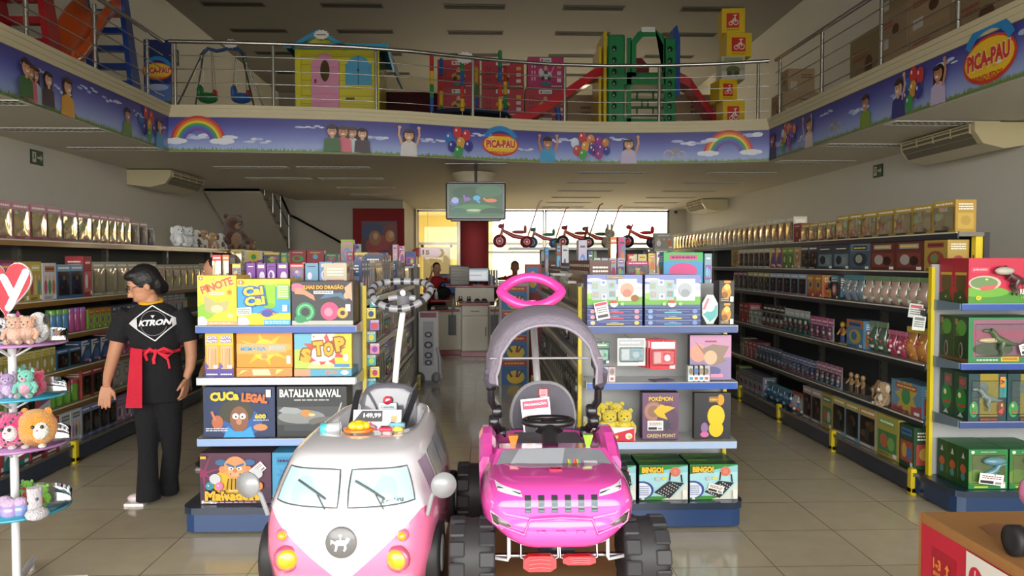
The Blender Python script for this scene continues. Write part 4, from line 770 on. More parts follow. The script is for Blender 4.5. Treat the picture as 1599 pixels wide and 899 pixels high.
game(456, 551, 432, 500, 4.93, T1, .05, '34323A', f_dragao, 'dark ILHAS DO DRAGÃO marble run box at the right end of the top shelf', 5, 'dark ILHAS DO DRAGÃO marble run box standing behind the front copy', side='4A2E28', group='dark marble run boxes behind the front one')
def f_cata(c, w, h):
    c.rect(0, h*.72, w, h, 'E8C22E'); c.rect(0, 0, w, h*.2, '5A4A98'); c.rect(w*.12, h*.18, w*.88, h*.7, 'D8B88A')
    for i in range(9): c.line(w*(.2+.07*i), h*.2, w*(.24+.065*i), h*.66, w*.025, ('C84A3C', 'E8D8B0', 'C8A070', 'E8C890')[i % 4])
    c.text('CATA', w*.5, h*.9, w*.75, h*.06, 'F2EEF4', '5A3AA0', off=.05, oo=.14); c.text('PALITO', w*.5, h*.82, w*.75, h*.06, 'F2EEF4', '5A3AA0', off=.05, oo=.14); c.scrib(w*.1, h*.03, w*.9, h*.09, 1, 'E8E0F0'); c.poly([(0, h*.2), (w*.3, h*.22), (0, h*.34)], '6A5AB0'); c.rect(w*.62, h*.2, w*.92, h*.27, 'F0EEEA')
z2 = .939
for i, (a, b) in enumerate(((321, 342), (343, 364))):
    game(a, b, 516, 584, 4.94, z2, .06, 'D8A83A', f_cata, ('slim yellow and violet stick game tube box, left of the pair', 'slim yellow and violet stick game tube box, right of the pair')[i], name='stick_game', side='C8952E')
def f_orange(c, w, h):
    c.star(w*.5, h*.5, h*.8, h*.3, 8, 'F0B82E', .2, .6); c.ell(w*.5, h*.5, w*.2, h*.3, 'F4C83C'); c.poly([(0, h*.38), (w*.62, h*.36), (w*.98, h*.5), (w*.98, h*.42), (w*.98, h*.67), (0, h*.67)], 'E8A84A')
    c.rect(w*.05, h*.42, w*.9, h*.66, 'E0A870'); c.text('MEMÓRIA', w*.3, h*.54, w*.46, h*.15, '4A9CC8', off=.05); c.text('JOGO', w*.72, h*.54, w*.3, h*.13, '9AC0C8', off=.05); c.ell(w*.5, h*.3, w*.055, h*.08, 'C8905A'); c.rect(w*.9, h*.1, w*.97, h*.32, 'F2EEE8')
cx_, w, h = pxb(370, 456, 514, 569, 4.95)
m = MB(); m.box(-w/2, w/2, 0, .25, 0, .056, 'E0904A'); c = Cv(m, (-w/2, 0, 0)); c.poly([(w*.3, .008), (w*.62, .008), (w*.58, .045), (w*.28, .045)], 'F0D8A8'); c.poly([(w*.02, .01), (w*.2, .04), (w*.1, .04)], 'F0C878'); c.poly([(w*.7, .01), (w*.86, .045), (w*.72, .045)], 'F4C86A'); put(m.build('board_game'), cx_, 4.94, z2, 0, 'orange game box lying flat under the upright orange box')
game(370, 456, 514, 569, 4.945, z2+.058, .05, 'E8922E', f_orange, 'orange memory game box standing on the flat orange box', side='D07A24')
def f_stop(c, w, h):
    c.rect(0, h*.5, w*.3, h, '6AB0C8'); c.rect(0, 0, w*.3, h*.55, 'B8CC5A'); c.rect(w*.7, 0, w, h, 'E8C83C'); c.star(w*.52, h*.52, w*.4, w*.24, 10, 'C8504A', .2, .75); c.ell(w*.5, h*.42, w*.22, h*.22, 'F0ECE2'); c.ell(w*.42, h*.8, w*.12, h*.12, 'F0ECE2')
    for i in range(5): c.ell(w*(.3+.11*i), h*.04, w*.07, h*.09, 'C8DC8A')
    for t, x, y, r_ in (('S', .2, .38, -.15), ('T', .42, .58, .1), ('O', .6, .56, 0), ('P', .8, .7, .15)): c.text(t, w*x, h*y, w*.17, h*.4, 'EBA92C', '8A5A18', rot=r_, off=.06, oo=.14)
    c.rect(w*.7, h*.05, w*.96, h*.14, '4A8CC0'); c.ell(w*.9, h*.32, w*.05, h*.1, 'F4EEE0')
cx_, w, h = pxb(460, 549, 518, 573, 4.95)
m = MB(); m.box(-w/2-.0, w/2, 0, .25, 0, .045, '58A4C4'); c = Cv(m, (-w/2, 0, 0)); c.rect(0, 0, w*.28, .045, 'D89A78'); c.text('STOP', w*.64, .023, w*.22, .024, 'E08A3C', off=.05); c.ell(w*.88, .023, w*.07, .014, 'DCE8F0'); put(m.build('board_game'), cx_, 4.94, z2, 0, 'light blue STOP game box lying flat under the upright one')
game(460, 549, 518, 573, 4.945, z2+.047, .05, 'E8E2C8', f_stop, 'colourful STOP word game box standing upright on the flat one', side='C8A83A')
def f_cuca(c, w, h):
    c.ell(w*.5, h*.3, w*.32, h*.3, '2C5CA8'); c.ell(w*.46, h*.5, w*.24, h*.24, '3A3A2A'); c.ell(w*.5, h*.36, w*.13, h*.26, '8A5A44'); c.rect(w*.32, h*.0, w*.68, h*.12, '3CA0D8'); c.poly([(w*.28, 0), (w*.72, 0), (w*.66, h*.22), (w*.5, h*.06), (w*.34, h*.22)], '3CA0D8')
    for s in (-1, 1): c.ell(w*.5+s*w*.05, h*.42, w*.045, h*.06, 'F0EEE6'); c.ell(w*.5+s*w*.045, h*.41, w*.014, h*.02, '1A1A1A')
    c.ell(w*.5, h*.32, w*.04, h*.07, 'C08A6E'); c.ell(w*.2, h*.3, w*.08, h*.14, 'B86A4A'); c.line(w*.17, h*.34, w*.12, h*.52, w*.035, 'C87A5A'); c.ell(w*.8, h*.2, w*.1, h*.07, 'C88A5A')
    for t, x, y, q, cc in (('CUCa', .3, .82, .4, 'E8C82E'), ('LEGAL', .72, .78, .36, 'E0702E')): c.text(t, w*x, h*y, w*q, h*.18, cc, '18244A', rot=.05 if x < .5 else -.08, off=.06, oo=.14)
    c.text('600', w*.8, h*.42, w*.16, h*.1, 'D8C03A', '143060', off=.06, oo=.1); c.scrib(w*.04, h*.12, w*.34, h*.2, 2, 'D8DCE8'); c.scrib(w*.7, h*.32, w*.92, h*.37, 1, 'A8B8D8'); c.rect(w*.88, h*.8, w*.95, h*.95, 'DCDCE0')
z3 = .561
game(318, 429, 600, 679, 4.94, z3, .035, '1E3058', f_cuca, 'dark blue CUCA LEGAL quiz game box with a wild-haired face', 5, 'dark blue CUCA LEGAL game box standing behind the front copy', side='1A2440', group='dark blue quiz games behind the front one')
def f_naval(c, w, h):
    c.rect(0, h*.55, w, h, '2E3236'); c.rect(0, h*.2, w, h*.6, '4A4E50'); c.ell(w*.35, h*.4, w*.34, h*.14, '8A8E90'); c.ell(w*.7, h*.3, w*.25, h*.1, '6A6A68'); c.rect(0, 0, w, h*.24, '24282A')
    c.poly([(w*.02, h*.52), (w*.1, h*.6), (w*.3, h*.57), (w*.4, h*.5), (w*.28, h*.46), (w*.1, h*.47)], '9AA0A4'); c.ell(w*.42, h*.47, w*.08, h*.07, 'C88A4A'); c.ell(w*.5, h*.44, w*.05, h*.03, 'E8C88A'); c.poly([(w*.1, h*.12), (w*.9, h*.12), (w*.96, h*.22), (w*.7, h*.22), (w*.68, h*.3), (w*.5, h*.24), (w*.1, h*.24)], '3A4044')
    c.line(w*.86, h*.4, w*.93, h*.68, w*.02, 'B8B4A8'); c.text('BATALHA NAVAL', w*.48, h*.87, w*.88, h*.16, 'D8DADA', '14181A', off=.04, oo=.09); c.scrib(w*.25, h*.71, w*.75, h*.76, 1, 'B8BABC')
game(433, 541, 600, 679, 4.94, z3, .035, '3A3E42', f_naval, 'grey BATALHA NAVAL game box with warships', 5, 'grey BATALHA NAVAL game box standing behind the front copy', side='2A2E30', group='grey warship games behind the front one')
def f_malv(c, w, h):
    c.poly([(0, h), (w, h), (w, h*.3), (w*.5, h*.5), (0, h*.4)], '4E2440'); c.star(w*.05, h*.6, w*.3, w*.04, 7, '8A2A5A'); c.ell(w*.5, h*.42, w*.34, h*.28, 'D8B02A'); c.poly([(w*.4, h*.5), (w*.6, h*.5), (w*.66, h*.26), (w*.34, h*.26)], 'C89A20'); 
    for i in range(5): c.line(w*(.4+.05*i), h*.5, w*(.38+.06*i), h*.28, w*.015, '3A2A1A')
    for s in (-1, 1): c.ell(w*.5+s*w*.18, h*.68, w*.05, h*.07, 'D88A5A'); c.ell(w*.5+s*w*.2, h*.82, w*.08, h*.06, '3A6A98')
    c.ell(w*.5, h*.72, w*.16, h*.22, 'DE9462'); c.ell(w*.5, h*.64, w*.11, h*.1, 'E8A674')
    for s in (-1, 1): c.ell(w*.5+s*w*.06, h*.7, w*.035, h*.035, 'F4F0E8'); c.ell(w*.5+s*w*.055, h*.695, w*.012, h*.016, '1A1A1A'); c.line(w*.5+s*w*.01, h*.73, w*.5+s*w*.12, h*.79, w*.03, '3A6AA0')
    c.ell(w*.5, h*.66, w*.03, h*.04, 'D07A4A'); c.rect(w*.43, h*.585, w*.58, h*.605, '3A1A1A'); c.rect(w*.45, h*.59, w*.56, h*.6, 'F0E8DC'); c.ell(w*.22, h*.5, w*.08, h*.1, 'C8CCD4'); c.ell(w*.8, h*.6, w*.09, h*.1, 'C8CCD4')
    for x, cc in ((.14, '3A8C9C'), (.28, 'D87AA8'), (.72, '8CC03C'), (.84, 'E88A3A')): c.ell(w*x, h*.36, w*.055, h*.08, cc); c.ell(w*x-w*.015, h*.37, w*.01, h*.015, 'F4F4F4', n=8)
    c.text('Malvadeza', w*.47, h*.17, w*.78, h*.19, 'EBB62C', '4A1A3A', off=.07, oo=.13); c.text('Senhor', w*.5, h*.28, w*.16, h*.04, 'F0E0C8'); c.scrib(w*.2, h*.03, w*.8, h*.06, 1, 'C8B0C0'); c.rect(w*.02, h*.9, w*.1, h*.95, 'E8B030')
o = game(313, 423, 714, 794, 4.87, .166, .035, '3A2038', f_malv, 'dark red Malvadeza game box with a bald villain on the blue base', 6, 'dark red Malvadeza game box standing behind the front copy', side='3E2C34', group='dark red villain games behind the front one', tagpos=(.82, .68, -.7, .09))
price_tag(o, -.16, -.006, .012, 0, .09, .02)
m_ = box_item('board_game', .17, .31, .3, '4A9CC8', random.Random(5), ['7AC0DC', '3C8CC0', 'EDE8DE']); put(m_, ax(447, 4.88, 740), 4.88, .166, 0, 'light blue toy box between the villain game and the pink van')
# right end display
POK = ('7A86C0', '8CBE4A')
def card_box(c, w, h, left):
    c.rect(0, h*.1, w, h*.55, 'C8D0DC'); c.rect(0, h*.08, w, h*.34, '6AA83C'); c.ell(w*.2, h*.36, w*.3, h*.1, '8CC05A'); c.rect(0, h*.72, w, h, '7A84BC'); c.ell(w*.12, h*.84, w*.16, h*.06, 'DCE0EC'); c.ell(w*.8, h*.7, w*.2, h*.07, 'DCE0EC'); c.rect(0, 0, w, h*.1, '4A5A94')
    c.rect(w*.08, h*.24, w*.52, h*.84, 'A8B4B8'); c.rect(w*.56, h*.22, w*.9, h*.88, 'D8CFC4' if left else 'C4CCD2')
    for i, (x, y) in enumerate(((.12, .6), (.27, .7), (.42, .62), (.13, .34), (.28, .28), (.43, .36))): c.rect(w*(x-.03), h*(y-.02), w*(x+.07), h*(y+.15), ('8AA8A8', 'C8CCD0', '7AB0A8', '9AA0A8', 'D0C8C8', '6A98A0')[i]); c.ell(w*(x+.02), h*(y+.07), w*.025, h*.04, ('C8A06A', '6A8AB8', 'B87A6A')[i % 3])
    c.ell(w*.72, h*.55, w*.12, h*.2, 'C89A88' if left else 'A8B0B8'); c.ell(w*.72, h*.45, w*.08, h*.12, 'B87A68' if left else '8C949C')
    if left: c.ell(w*.86, h*.3, w*.07, h*.1, '8A5A24'); c.text('POKÉMON', w*.5, h*.93, w*.3, h*.07, 'D8B23C', '4A3A1A', off=.04, oo=.12)
    c.ell(w*.48, h*.13, w*.07, h*.1, 'F0EEEA'); c.ell(w*.48, h*.15, w*.065, h*.085, 'C8403A', a0=0, a1=PI); c.ell(w*.48, h*.135, w*.02, h*.03, '2A2A2A', n=10); c.ell(w*.48, h*.135, w*.013, h*.02, 'F4F4F4', n=10)
    for x in (.34, .63): c.ell(w*x, h*.13, w*.035, h*.05, '9CC87A')
T2 = 1.25
for q, (x0, x1, lab) in enumerate(((917, 1003, 'left'), (1007, 1094, 'right'))):
    cx_, w, h = pxb(x0, x1, 418, 470, 4.94)
    for k in range(3):
        m = MB(); m.box(-w/2, w/2, 0, .3, 0, .034, '34427A'); c = Cv(m, (-w/2, 0, 0)); c.ell(w*.1, .017, w*.045, .012, ('D89AA8', 'D89AA8', 'D8C08A')[k] if q == 0 else '7A9CC8'); c.ell(w*.9, .017, w*.045, .012, ('D88A9A', 'D88A9A', 'E0B84A')[k] if q == 0 else ('6A8CC0', 'E0C86A', '6A8CC0')[k]); c.rect(w*.35, .006, w*.66, .013, ('C8405A', 'C8405A', 'D8B83A')[k] if q == 0 else ('5AB8C8', 'D8C03A', '3C9CC8')[k]); c.rect(0, .03, w, .034, '8A9AC8'); c.text('POKÉMON', w*.5, .021, w*.14, .007, 'B8C0D8'); c.line(w*.2, .024, w*.8, .014, .001, 'C0C8DC')
        put(m.build('card_game_box'), cx_, 4.935, T2+.036*(2-k), 0, 'flat navy card game box under the %s big card set, %s of its stack' % (lab, ('topmost', 'middle', 'lowest')[k]))
    game(x0, x1, 418, 470, 4.94, T2+.11, .06, 'B4BCD8', lambda c, w, h, q=q: card_box(c, w, h, q == 0), 'big card set with clear windows and red and white ball emblem, %s one' % lab, 2, 'big card set standing behind the %s front set' % lab, side='4A4468', name='card_set', group='card sets behind the %s front set' % lab, tagpos=None)
m = MB(); m.M = Matrix.Rotation(-.2, 4, 'Y'); m.box(-.042, .042, -.004, 0, -.055, .055, 'EDEAE8'); c = Cv(m, (-.042, -.0045, -.055)); c.rect(.004, .088, .08, .106, 'C8405A'); c.rect(.01, .012, .075, .03, '3A3A3C'); c.scrib(.01, .04, .075, .08, 3, '6A6466'); o = m.build('price_card', None, (ax(940, 4.9, 485), 4.905, az(940, 485, 4.9))); tag(o, 'tilted white price card with red top clipped over the flat card boxes', 'price card')
m = MB(); P = [(.075*math.cos(PI/8+PI*i/4)*.72, .1+.1*math.sin(PI/8+PI*i/4)) for i in range(8)]; m.prism(P, 0, .05, 'A8B4B8', 'gloss'); c = Cv(m, (0, 0, 0)); c.poly([(x*.9, .1+(y-.1)*.9) for x, y in P], 'C8D0CC'); c.poly([(-.045, .07), (.045, .13), (.045, .06), (0, .02)], '5AA8A8'); c.ell(0, .12, .03, .035, 'D8C8CC'); c.line(-.04, .1, -.01, .17, .015, 'C87A88'); put(m.build('card_tin'), ax(1108, 4.95, 482), 4.94, T2, 0, 'octagonal pastel card tin standing right of the flat card boxes', 'tin')
for k, (yt, lab) in enumerate(((465, 'lower'), (427, 'upper'))):
    zz = T2+(0 if k == 0 else .142); rnd = random.Random(40+k)
    for j in range(4):
        m = MB(); m.box(-.047, .047, 0, .03, 0, .14, '2A2624'); c = Cv(m, (-.047, 0, 0)); c.ell(.045, .07, .03, .045, 'C88A2E'); c.ell(.05, .1, .02, .02, 'E8B85A'); c.ell(.035, .05, .02, .02, '8A5418'); c.rect(.07, .008, .09, .04, 'F0EEE8'); c.rect(.03, .125, .07, .14, 'D8902A'); c.scrib(.01, .01, .06, .03, 2, 'C8B89A', rnd)
        put(m.build('card_pack_box'), ax(1134, 4.95, 460)-.0, 4.94+j*.033, zz, 0, ('dark card pack box with orange creature, front of the %s stack' % lab) if j == 0 else 'dark card pack box behind the front one in the %s stack' % lab, 'box', None if j == 0 else 'dark card packs, %s row' % lab)
def blister_card(px, py0, py1, pw, Y, z, cc, cols, label, n=1, gl=None):
    cx_, w, h = pxb(px, px+pw, py0, py1, Y); rnd = random.Random(px)
    m = MB(); m.box(-w/2, w/2, 0, .004, 0, h, cc); c = Cv(m, (-w/2, 0, 0)); c.rect(w*.05, h*.72, w*.95, h*.95, cols[0]); c.rect(w*.1, h*.15, w*.9, h*.66, cols[1]); c.rect(w*.16, h*.22, w*.42, h*.6, cols[2]); c.rect(w*.5, h*.26, w*.84, h*.58, cols[3]); c.ell(w*.66, h*.4, w*.12, h*.12, cols[0]); c.scrib(w*.1, h*.78, w*.8, h*.9, 1, 'F4F0EC', rnd); c.rect(w*.75, h*.03, w*.95, h*.16, 'F2F0EC')
    o = m.build('blister_pack'); MB().box(-w*.44, w*.44, -.02, 0, h*.14, h*.68, 'FFFFFF', 'clear', b=.008).build('bubble', o); put(o, cx_, Y, z, 0, label, 'blister pack')
    for k in range(n-1):
        q = copy_tree(o); q.location = (cx_-.014*(k+1), Y+.028*(k+1), z+.004); tag(q, gl, 'blister pack', gl)
z5 = .895
def sh_z(py, Y=4.94): return at(1000, py, Y).z
blister_card(964, 528, 571, 44, 4.98, sh_z(571, 4.98), 'C8CCCC', ['A8B0B4', '8A9498', 'B8C0C4', '5A9AA8'], 'grey and white card blister hanging in the middle of the second right shelf', 1)
blister_card(1015, 532, 577, 41, 4.96, sh_z(577, 4.96), 'C8283A', ['E8E4E4', 'D84A50', 'D8A0A0', 'C8283A'], 'red card blister hanging in front of its row', 5, 'red card blister hanging behind the front red one')
blister_card(930, 533, 568, 22, 4.98, sh_z(568, 4.98), '2A3A4A', ['5A8A6A', '8AB0A0', 'B8C0B4', '7AB8A8'], 'dark green card blister hanging at the left of the second right shelf', 1)
m = MB(); [m.tube([(x, 4.955, z+.004), (x, 5.23, z+.008)], .003, 'C8C8C8', 'metal', 6) for x, z in ((ax(986, 4.98), sh_z(530, 4.98)), (ax(1036, 4.96), sh_z(534, 4.96)), (ax(941, 4.98), sh_z(535, 4.98)))]; tag(m.build('display_hooks'), 'steel hooks holding the card blisters over the second right shelf', 'hooks')
for i, (px, cc) in enumerate(((934, 'C8B8A8'), (945, 'A8B0C8'), (956, 'B8A8B0'), (1080, 'A8B0A8'), (1088, '9AA0A8'), (1096, 'C0B8A8'), (1104, 'A8A8B0'))):
    m = MB(); w = .042; m.box(-w/2, w/2, 0, .05, 0, .095 if px < 1000 else .1, cc); c = Cv(m, (-w/2, 0, 0)); c.rect(.004, .005, w-.004, .04, 'E8E4DE'); c.ell(w/2, .066, w*.35, .02, ('7A6A58', '4A6A98', '8A7A6A')[i % 3]); c.rect(.01, .012, w-.01, .03, ('B85A3A', '3C8CB0')[i % 2])
    put(m.build('booster_pack'), ax(px, 4.93), 4.925, z5, 0, 'tiny card booster pack on the second right shelf, %s' % ('leftmost of three', 'middle of three', 'rightmost of three', 'first of four on the right', 'second of four on the right', 'third of four on the right', 'last of four on the right')[i], 'pack', 'booster packs on the second right shelf')
def f_dragonbox(c, w, h):
    c.rect(0, h*.5, w, h, 'B888A8'); c.rect(0, 0, w, h*.5, '8A7AA0'); c.ell(w*.2, h*.6, w*.2, h*.2, 'D8907A'); c.poly([(w*.1, h*.88), (w*.4, h*.6), (w*.3, h*.7), (w*.55, h*.8), (w*.95, h*.75), (w*.8, h*.5), (w*.9, h*.42), (w*.6, h*.32), (w*.4, h*.38), (w*.35, h*.55)], '8A7468'); c.ell(w*.5, h*.5, w*.16, h*.16, 'C8A888'); c.ell(w*.55, h*.2, w*.2, h*.1, '5A5A8A'); c.rect(w*.36, h*.84, w*.64, h*.88, 'A83A5A'); c.rect(w*.5, h*.06, w*.8, h*.13, 'D88AA8')
game(1077, 1142, 520, 590, 5.0, z5, .06, 'A890B0', f_dragonbox, 'pink and lilac card album box with a winged beast on the second right shelf', side='2A2830')
m = MB(); m.box(-.07, .07, -.05, .05, 0, .006, '6A5A78'); tag(m.build('leaflet', None, (ax(1035, 4.98), 4.99, z5), .3), 'thin leaflet lying flat on the second right shelf', 'leaflet')
z6 = .521
cx_, w, h = pxb(917, 991, 640, 684, 4.93)
m = MB(); m.box(-w/2, w/2, 0, .2, 0, .006, 'EDE8DE'); m.box(-w/2, w/2, 0, .006, 0, .085, 'EDEBE8'); m.box(-w/2, w/2, .19, .196, 0, .12, 'EDEBE8'); [m.box(s*w/2-.003, s*w/2+.003, 0, .19, 0, .085, 'EDEBE8') for s in (-1, 1)]
c = Cv(m, (-w/2, 0, 0)); c.poly([(w*.2, 0), (w, 0), (w, .08), (w*.6, .05)], 'C8283A'); c.ell(w*.88, .03, .022, .02, 'EDEBE8'); c.text('POKÉMON', w*.26, .055, w*.42, .024, 'C8A23A', '4A4A5A', off=.04, oo=.12); tr = m.build('display_tray'); put(tr, cx_, 4.93, z6, 0, 'white and red cardboard tray holding yellow plush toys', 'tray')
for i, (dx, dy, rz) in enumerate(((-.1, .07, .25), (.0, .06, 0), (.1, .07, -.2), (-.04, .15, .1), (.06, .15, -.1))):
    o = plush('bear', .2, 'EBD21E', 'F4E46A'); o.location = (cx_+dx, 4.94+dy, z6+.008+(.0 if i < 3 else .03)); o.rotation_euler.z = rz
    tag(o, ('plain yellow plush toy in the tray, front left', 'plain yellow plush toy in the tray, front middle', 'plain yellow plush toy in the tray, front right', 'plain yellow plush toy in the tray, back left', 'plain yellow plush toy in the tray, back right')[i], 'plush toy', 'yellow plush toys in the tray')
def f_gp(c, w, h):
    c.ell(w*.3, h*.6, w*.26, h*.22, '8A6A58'); c.arc(w*.3, h*.6, w*.16, w*.24, 0, 2*PI, 'A8786A', 18); c.ell(w*.7, h*.4, w*.3, h*.3, '5A4258'); c.poly([(w*.3, h*.6), (w*.5, h*.75), (w*.9, h*.68), (w*.6, h*.55), (w*.7, h*.42), (w*.45, h*.48)], 'D8B02E'); c.star(w*.66, h*.3, w*.2, w*.08, 7, '3A3A4A')
    c.text('POKÉMON', w*.5, h*.88, w*.66, h*.12, 'D8B23C', '4A3A6A', off=.04, oo=.12); c.text('GREEN POINT', w*.52, h*.08, w*.8, h*.08, 'C8B88A', '3A2A4A', off=.03, oo=.09); c.rect(w*.6, h*.72, w*.8, h*.78, '6A3A5A')
game(1003, 1060, 611, 684, 4.97, z6, .09, '6A4A68', f_gp, 'purple POKÉMON GREEN POINT card box on the third right shelf', side='2E2A4A', tagpos=(.35, .3, 0, .1))
def f_pk(c, w, h):
    c.rect(w*.04, h*.03, w*.96, h*.97, '22222A'); c.ell(w*.6, h*.5, w*.24, h*.24, 'E0BC1E'); c.ell(w*.6, h*.22, w*.2, h*.18, 'E0BC1E'); c.ell(w*.72, h*.85, w*.1, h*.12, 'E8921E'); c.ell(w*.28, h*.24, w*.1, h*.12, '8A6A98'); c.rect(w*.4, h*.8, w*.66, h*.92, '9A6A28'); c.text('POKÉMON', w*.53, h*.86, w*.22, h*.05, 'E8C24A', off=.03); c.ell(w*.28, h*.1, w*.12, h*.06, 'C86AA0')
game(1084, 1141, 612, 684, 4.97, z6, .05, '2A2420', f_pk, 'black framed POKÉMON box with plain yellow round shape, third right shelf', side='1A1A1C')
def f_bingo(c, w, h):
    c.rect(0, 0, w, h*.78, 'A8D8E0'); c.poly([(0, h*.72), (w, h*.98), (w, h), (0, h)], '2C8C3A'); c.rect(0, 0, w, h*.1, '3C8C34'); c.poly([(w*.45, 0), (w, 0), (w, h*.5), (w*.7, h*.1)], 'D8DCD4'); c.ell(w*.06, h*.28, w*.24, h*.26, '2A4A98'); c.ell(w*.05, h*.27, w*.2, h*.22, 'E4E8F0'); c.scrib(0, h*.12, w*.2, h*.42, 5, '7A8AB8')
    c.ell(w*.74, h*.8, w*.11, h*.14, 'D8806A'); c.arc(w*.74, h*.8, w*.06, w*.08, 0, 2*PI, 'C86A54', 12); c.line(w*.62, h*.55, w*.64, h*.78, w*.03, '1A1A1E'); c.line(w*.88, h*.5, w*.86, h*.72, w*.03, '1A1A1E'); c.poly([(w*.3, h*.22), (w*.6, h*.54), (w*.92, h*.48), (w*.62, h*.04)], '1C1C20')
    for i in range(6):
        for j in range(4): c.ell(w*(.4+.055*i+.045*j), h*(.22+.055*i-.035*j), w*.014, h*.018, 'D8DCDC', n=6)
    c.text('BINGO!', w*.26, h*.88, w*.44, h*.17, 'E8C02E', '7A4A14', off=.06, oo=.13); c.text('48', w*.06, h*.05, w*.07, h*.06, 'F0F0EA', off=.05); c.ell(w*.5, h*.63, w*.05, h*.04, 'D8D84A'); c.ell(w*.38, h*.62, w*.06, h*.05, 'B8C8C8'); c.rect(w*.88, h*.04, w*.98, h*.3, 'E8E8E2')
for q, (x0, x1, nm) in enumerate(((922, 993, 'left'), (998, 1074, 'middle'), (1077, 1152, 'right'))):
    cx_, w, h = pxb(x0, x1, 727, 782, 4.86)
    for k in range(2):
        m = MB(); m.box(-w/2, w/2, 0, .14, 0, h, '1E2A3C'); c = Cv(m, (-w/2, 0, 0)); c.clip = (w, h); c.rect(0, 0, w, h, '8CCAD4'); f_bingo(c, w, h); c = Cv(m, (-w/2, 0, h), (1, 0, 0), (0, 1, 0)); c.rect(0, 0, w, .14, '1E3A34'); c.poly([(0, 0), (w, .1), (w, .14), (0, .14)], '2C7A34'); c.text('WINGO', w*.6, .035, w*.4, .02, '8A5A48', off=.03); c.text('BINGO!', w*.25, .1, w*.4, .03, 'C8A22E', off=.04)
        o = m.build('bingo_game'); put(o, cx_, 4.86+k*.143, .166, 0, 'green and light blue BINGO! game box on the blue base, %s of the %s row' % (nm, ('front', 'back')[k]))
        if q == 2 and k == 0: price_tag(o, .01, -.01, .07, .25, .1, .05)
# --- left aisle face of the centre-left run, seen past the van handle
def fillc(*a, **k): return fill(*a, **k)
fill([('blister', 3, .1, .2, 'C8A8C0', ['4AB0B8', 'D84A90', 'E8D84A']), ('box', 3, .08, .26, '4AA0E0', ['5A9CD8', 'C84A8A', 'EDE8DE']), ('box', 2, .1, .27, 'E04A98', ['E86AA0', 'EDE8DE', '8A4AA8']), ('box', 4, .11, .27, 'C8C4C0', ['C8C4BC', '5A5A60', '7A8AA8']), ('win', 4, .16, .25, '8A8A78', ['B8B49C', '5A5A4A', 'D8D4C8'])], 1, -.94, .961, 5.42, 10.2, "centre-left aisle's third shelf", 23, 'end display')
fill([('blister', 3, .1, .24, 'B8B8D0', ['4AB0B8', 'D84A90', 'E8D84A']), ('box', 3, .13, .28, '9A7AC0', ['8A7AA0', '4A3A58', 'EDE8DE']), ('box', 4, .15, .3, 'C8C8B8', ['C8C4BC', '5A5A60', '8A8A68']), ('win', 4, .16, .28, '787868', ['B8B49C', '5A5A4A', 'D8D4C8'])], 1, -.94, .551, 5.42, 10.2, "centre-left aisle's second shelf", 24, 'end display')
fill([('box', 3, .2, .3, '5A6A60', ['8A7AA0', '4A3A58', 'EDE8DE']), ('box', 6, .22, .3, '6A6A58', ['C8C4BC', '5A5A60', '8A8A68'])], 1, -.94+.05, .166, 5.42, 10.2, "centre-left aisle's lowest shelf", 25, 'end display')
fill([('box', 1, .1, .28, 'D8C8A0', ['C83A5A', 'B8A070', 'EDE8DE']), ('box', 2, .09, .29, 'A83A4A', ['C8C4BC', '5A2A40', '8A8A68']), ('bag', 2, .16, .22, 'D8D03C', ['3C58B8', 'E8D84A', 'D84A90']), ('box', 3, .14, .3, '2C4A88', ['5A7CC8', 'C84A8A', 'EDE8DE']), ('box', 2, .14, .28, '7A9CC0', ['C8E0E8', 'D88AA8', 'EDE8DE']), ('foil', 4, .1, .3, 'C8A068', ['D8B888', 'A87848', 'EDE8DE']), ('box', 3, .2, .36, '26407C', ['C8404A', '5A8AC8', 'EDE8DE'])], 1, -.94, 1.361, 5.42, 10.2, "centre-left aisle's top", 26, 'end display')
# goods standing along the spine of the centre-left run
def toprow(items, y, z, prefix, seed):
    rnd = random.Random(seed)
    for i, (px0, px1, pyt, col, kind, txt) in enumerate(items):
        a = ax(px0, y, 400); b = ax(px1, y, 400); h = at(px0, pyt, y).z-z; w = b-a-.004
        if kind == 'foil': o = box_item('gift_box', w, h, .14, col, rnd, rnd.sample(BR, 3), win='8A7A60', foil=True)
        elif kind == 'win': o = box_item('toy_box', w, h, .14, col, rnd, rnd.sample(BR, 3), win='6A6068')
        elif kind == 'gem': 
            o = box_item('toy_box', w, h, .14, col, rnd, [col, 'D8D0EC', col], dense=0)
        else: o = box_item('toy_box', w, h, .14, col, rnd, [col if rnd.random() < .3 else rnd.choice(BR) for _ in range(3)], dense=0)
        put(o, (a+b)/2, y, z, 0, '%s %s' % (txt, prefix), 'box', 'goods '+prefix)
def stand(unit, x0, x1, y, z):
    u = bpy.data.objects[unit]; X, Y_ = u.location.x, u.location.y; m = MB(); m.box(x0-X, x1-X, y-.03-Y_, y+.24-Y_, z-.02, z, 'A8A6A0', 'plastic')
    for x in (-.03, .03): m.box(x-.012, x+.012, y+.1-Y_, y+.13-Y_, 1.3, z-.02, '8E8C86', 'plastic')
    m.build('riser_shelf', u)
UL, UR = 'shelf_unit.002', 'shelf_unit.003'
g = 'on the front riser of the centre-left run'
stand(UL, -1.9, -.86, 5.42, 1.5)
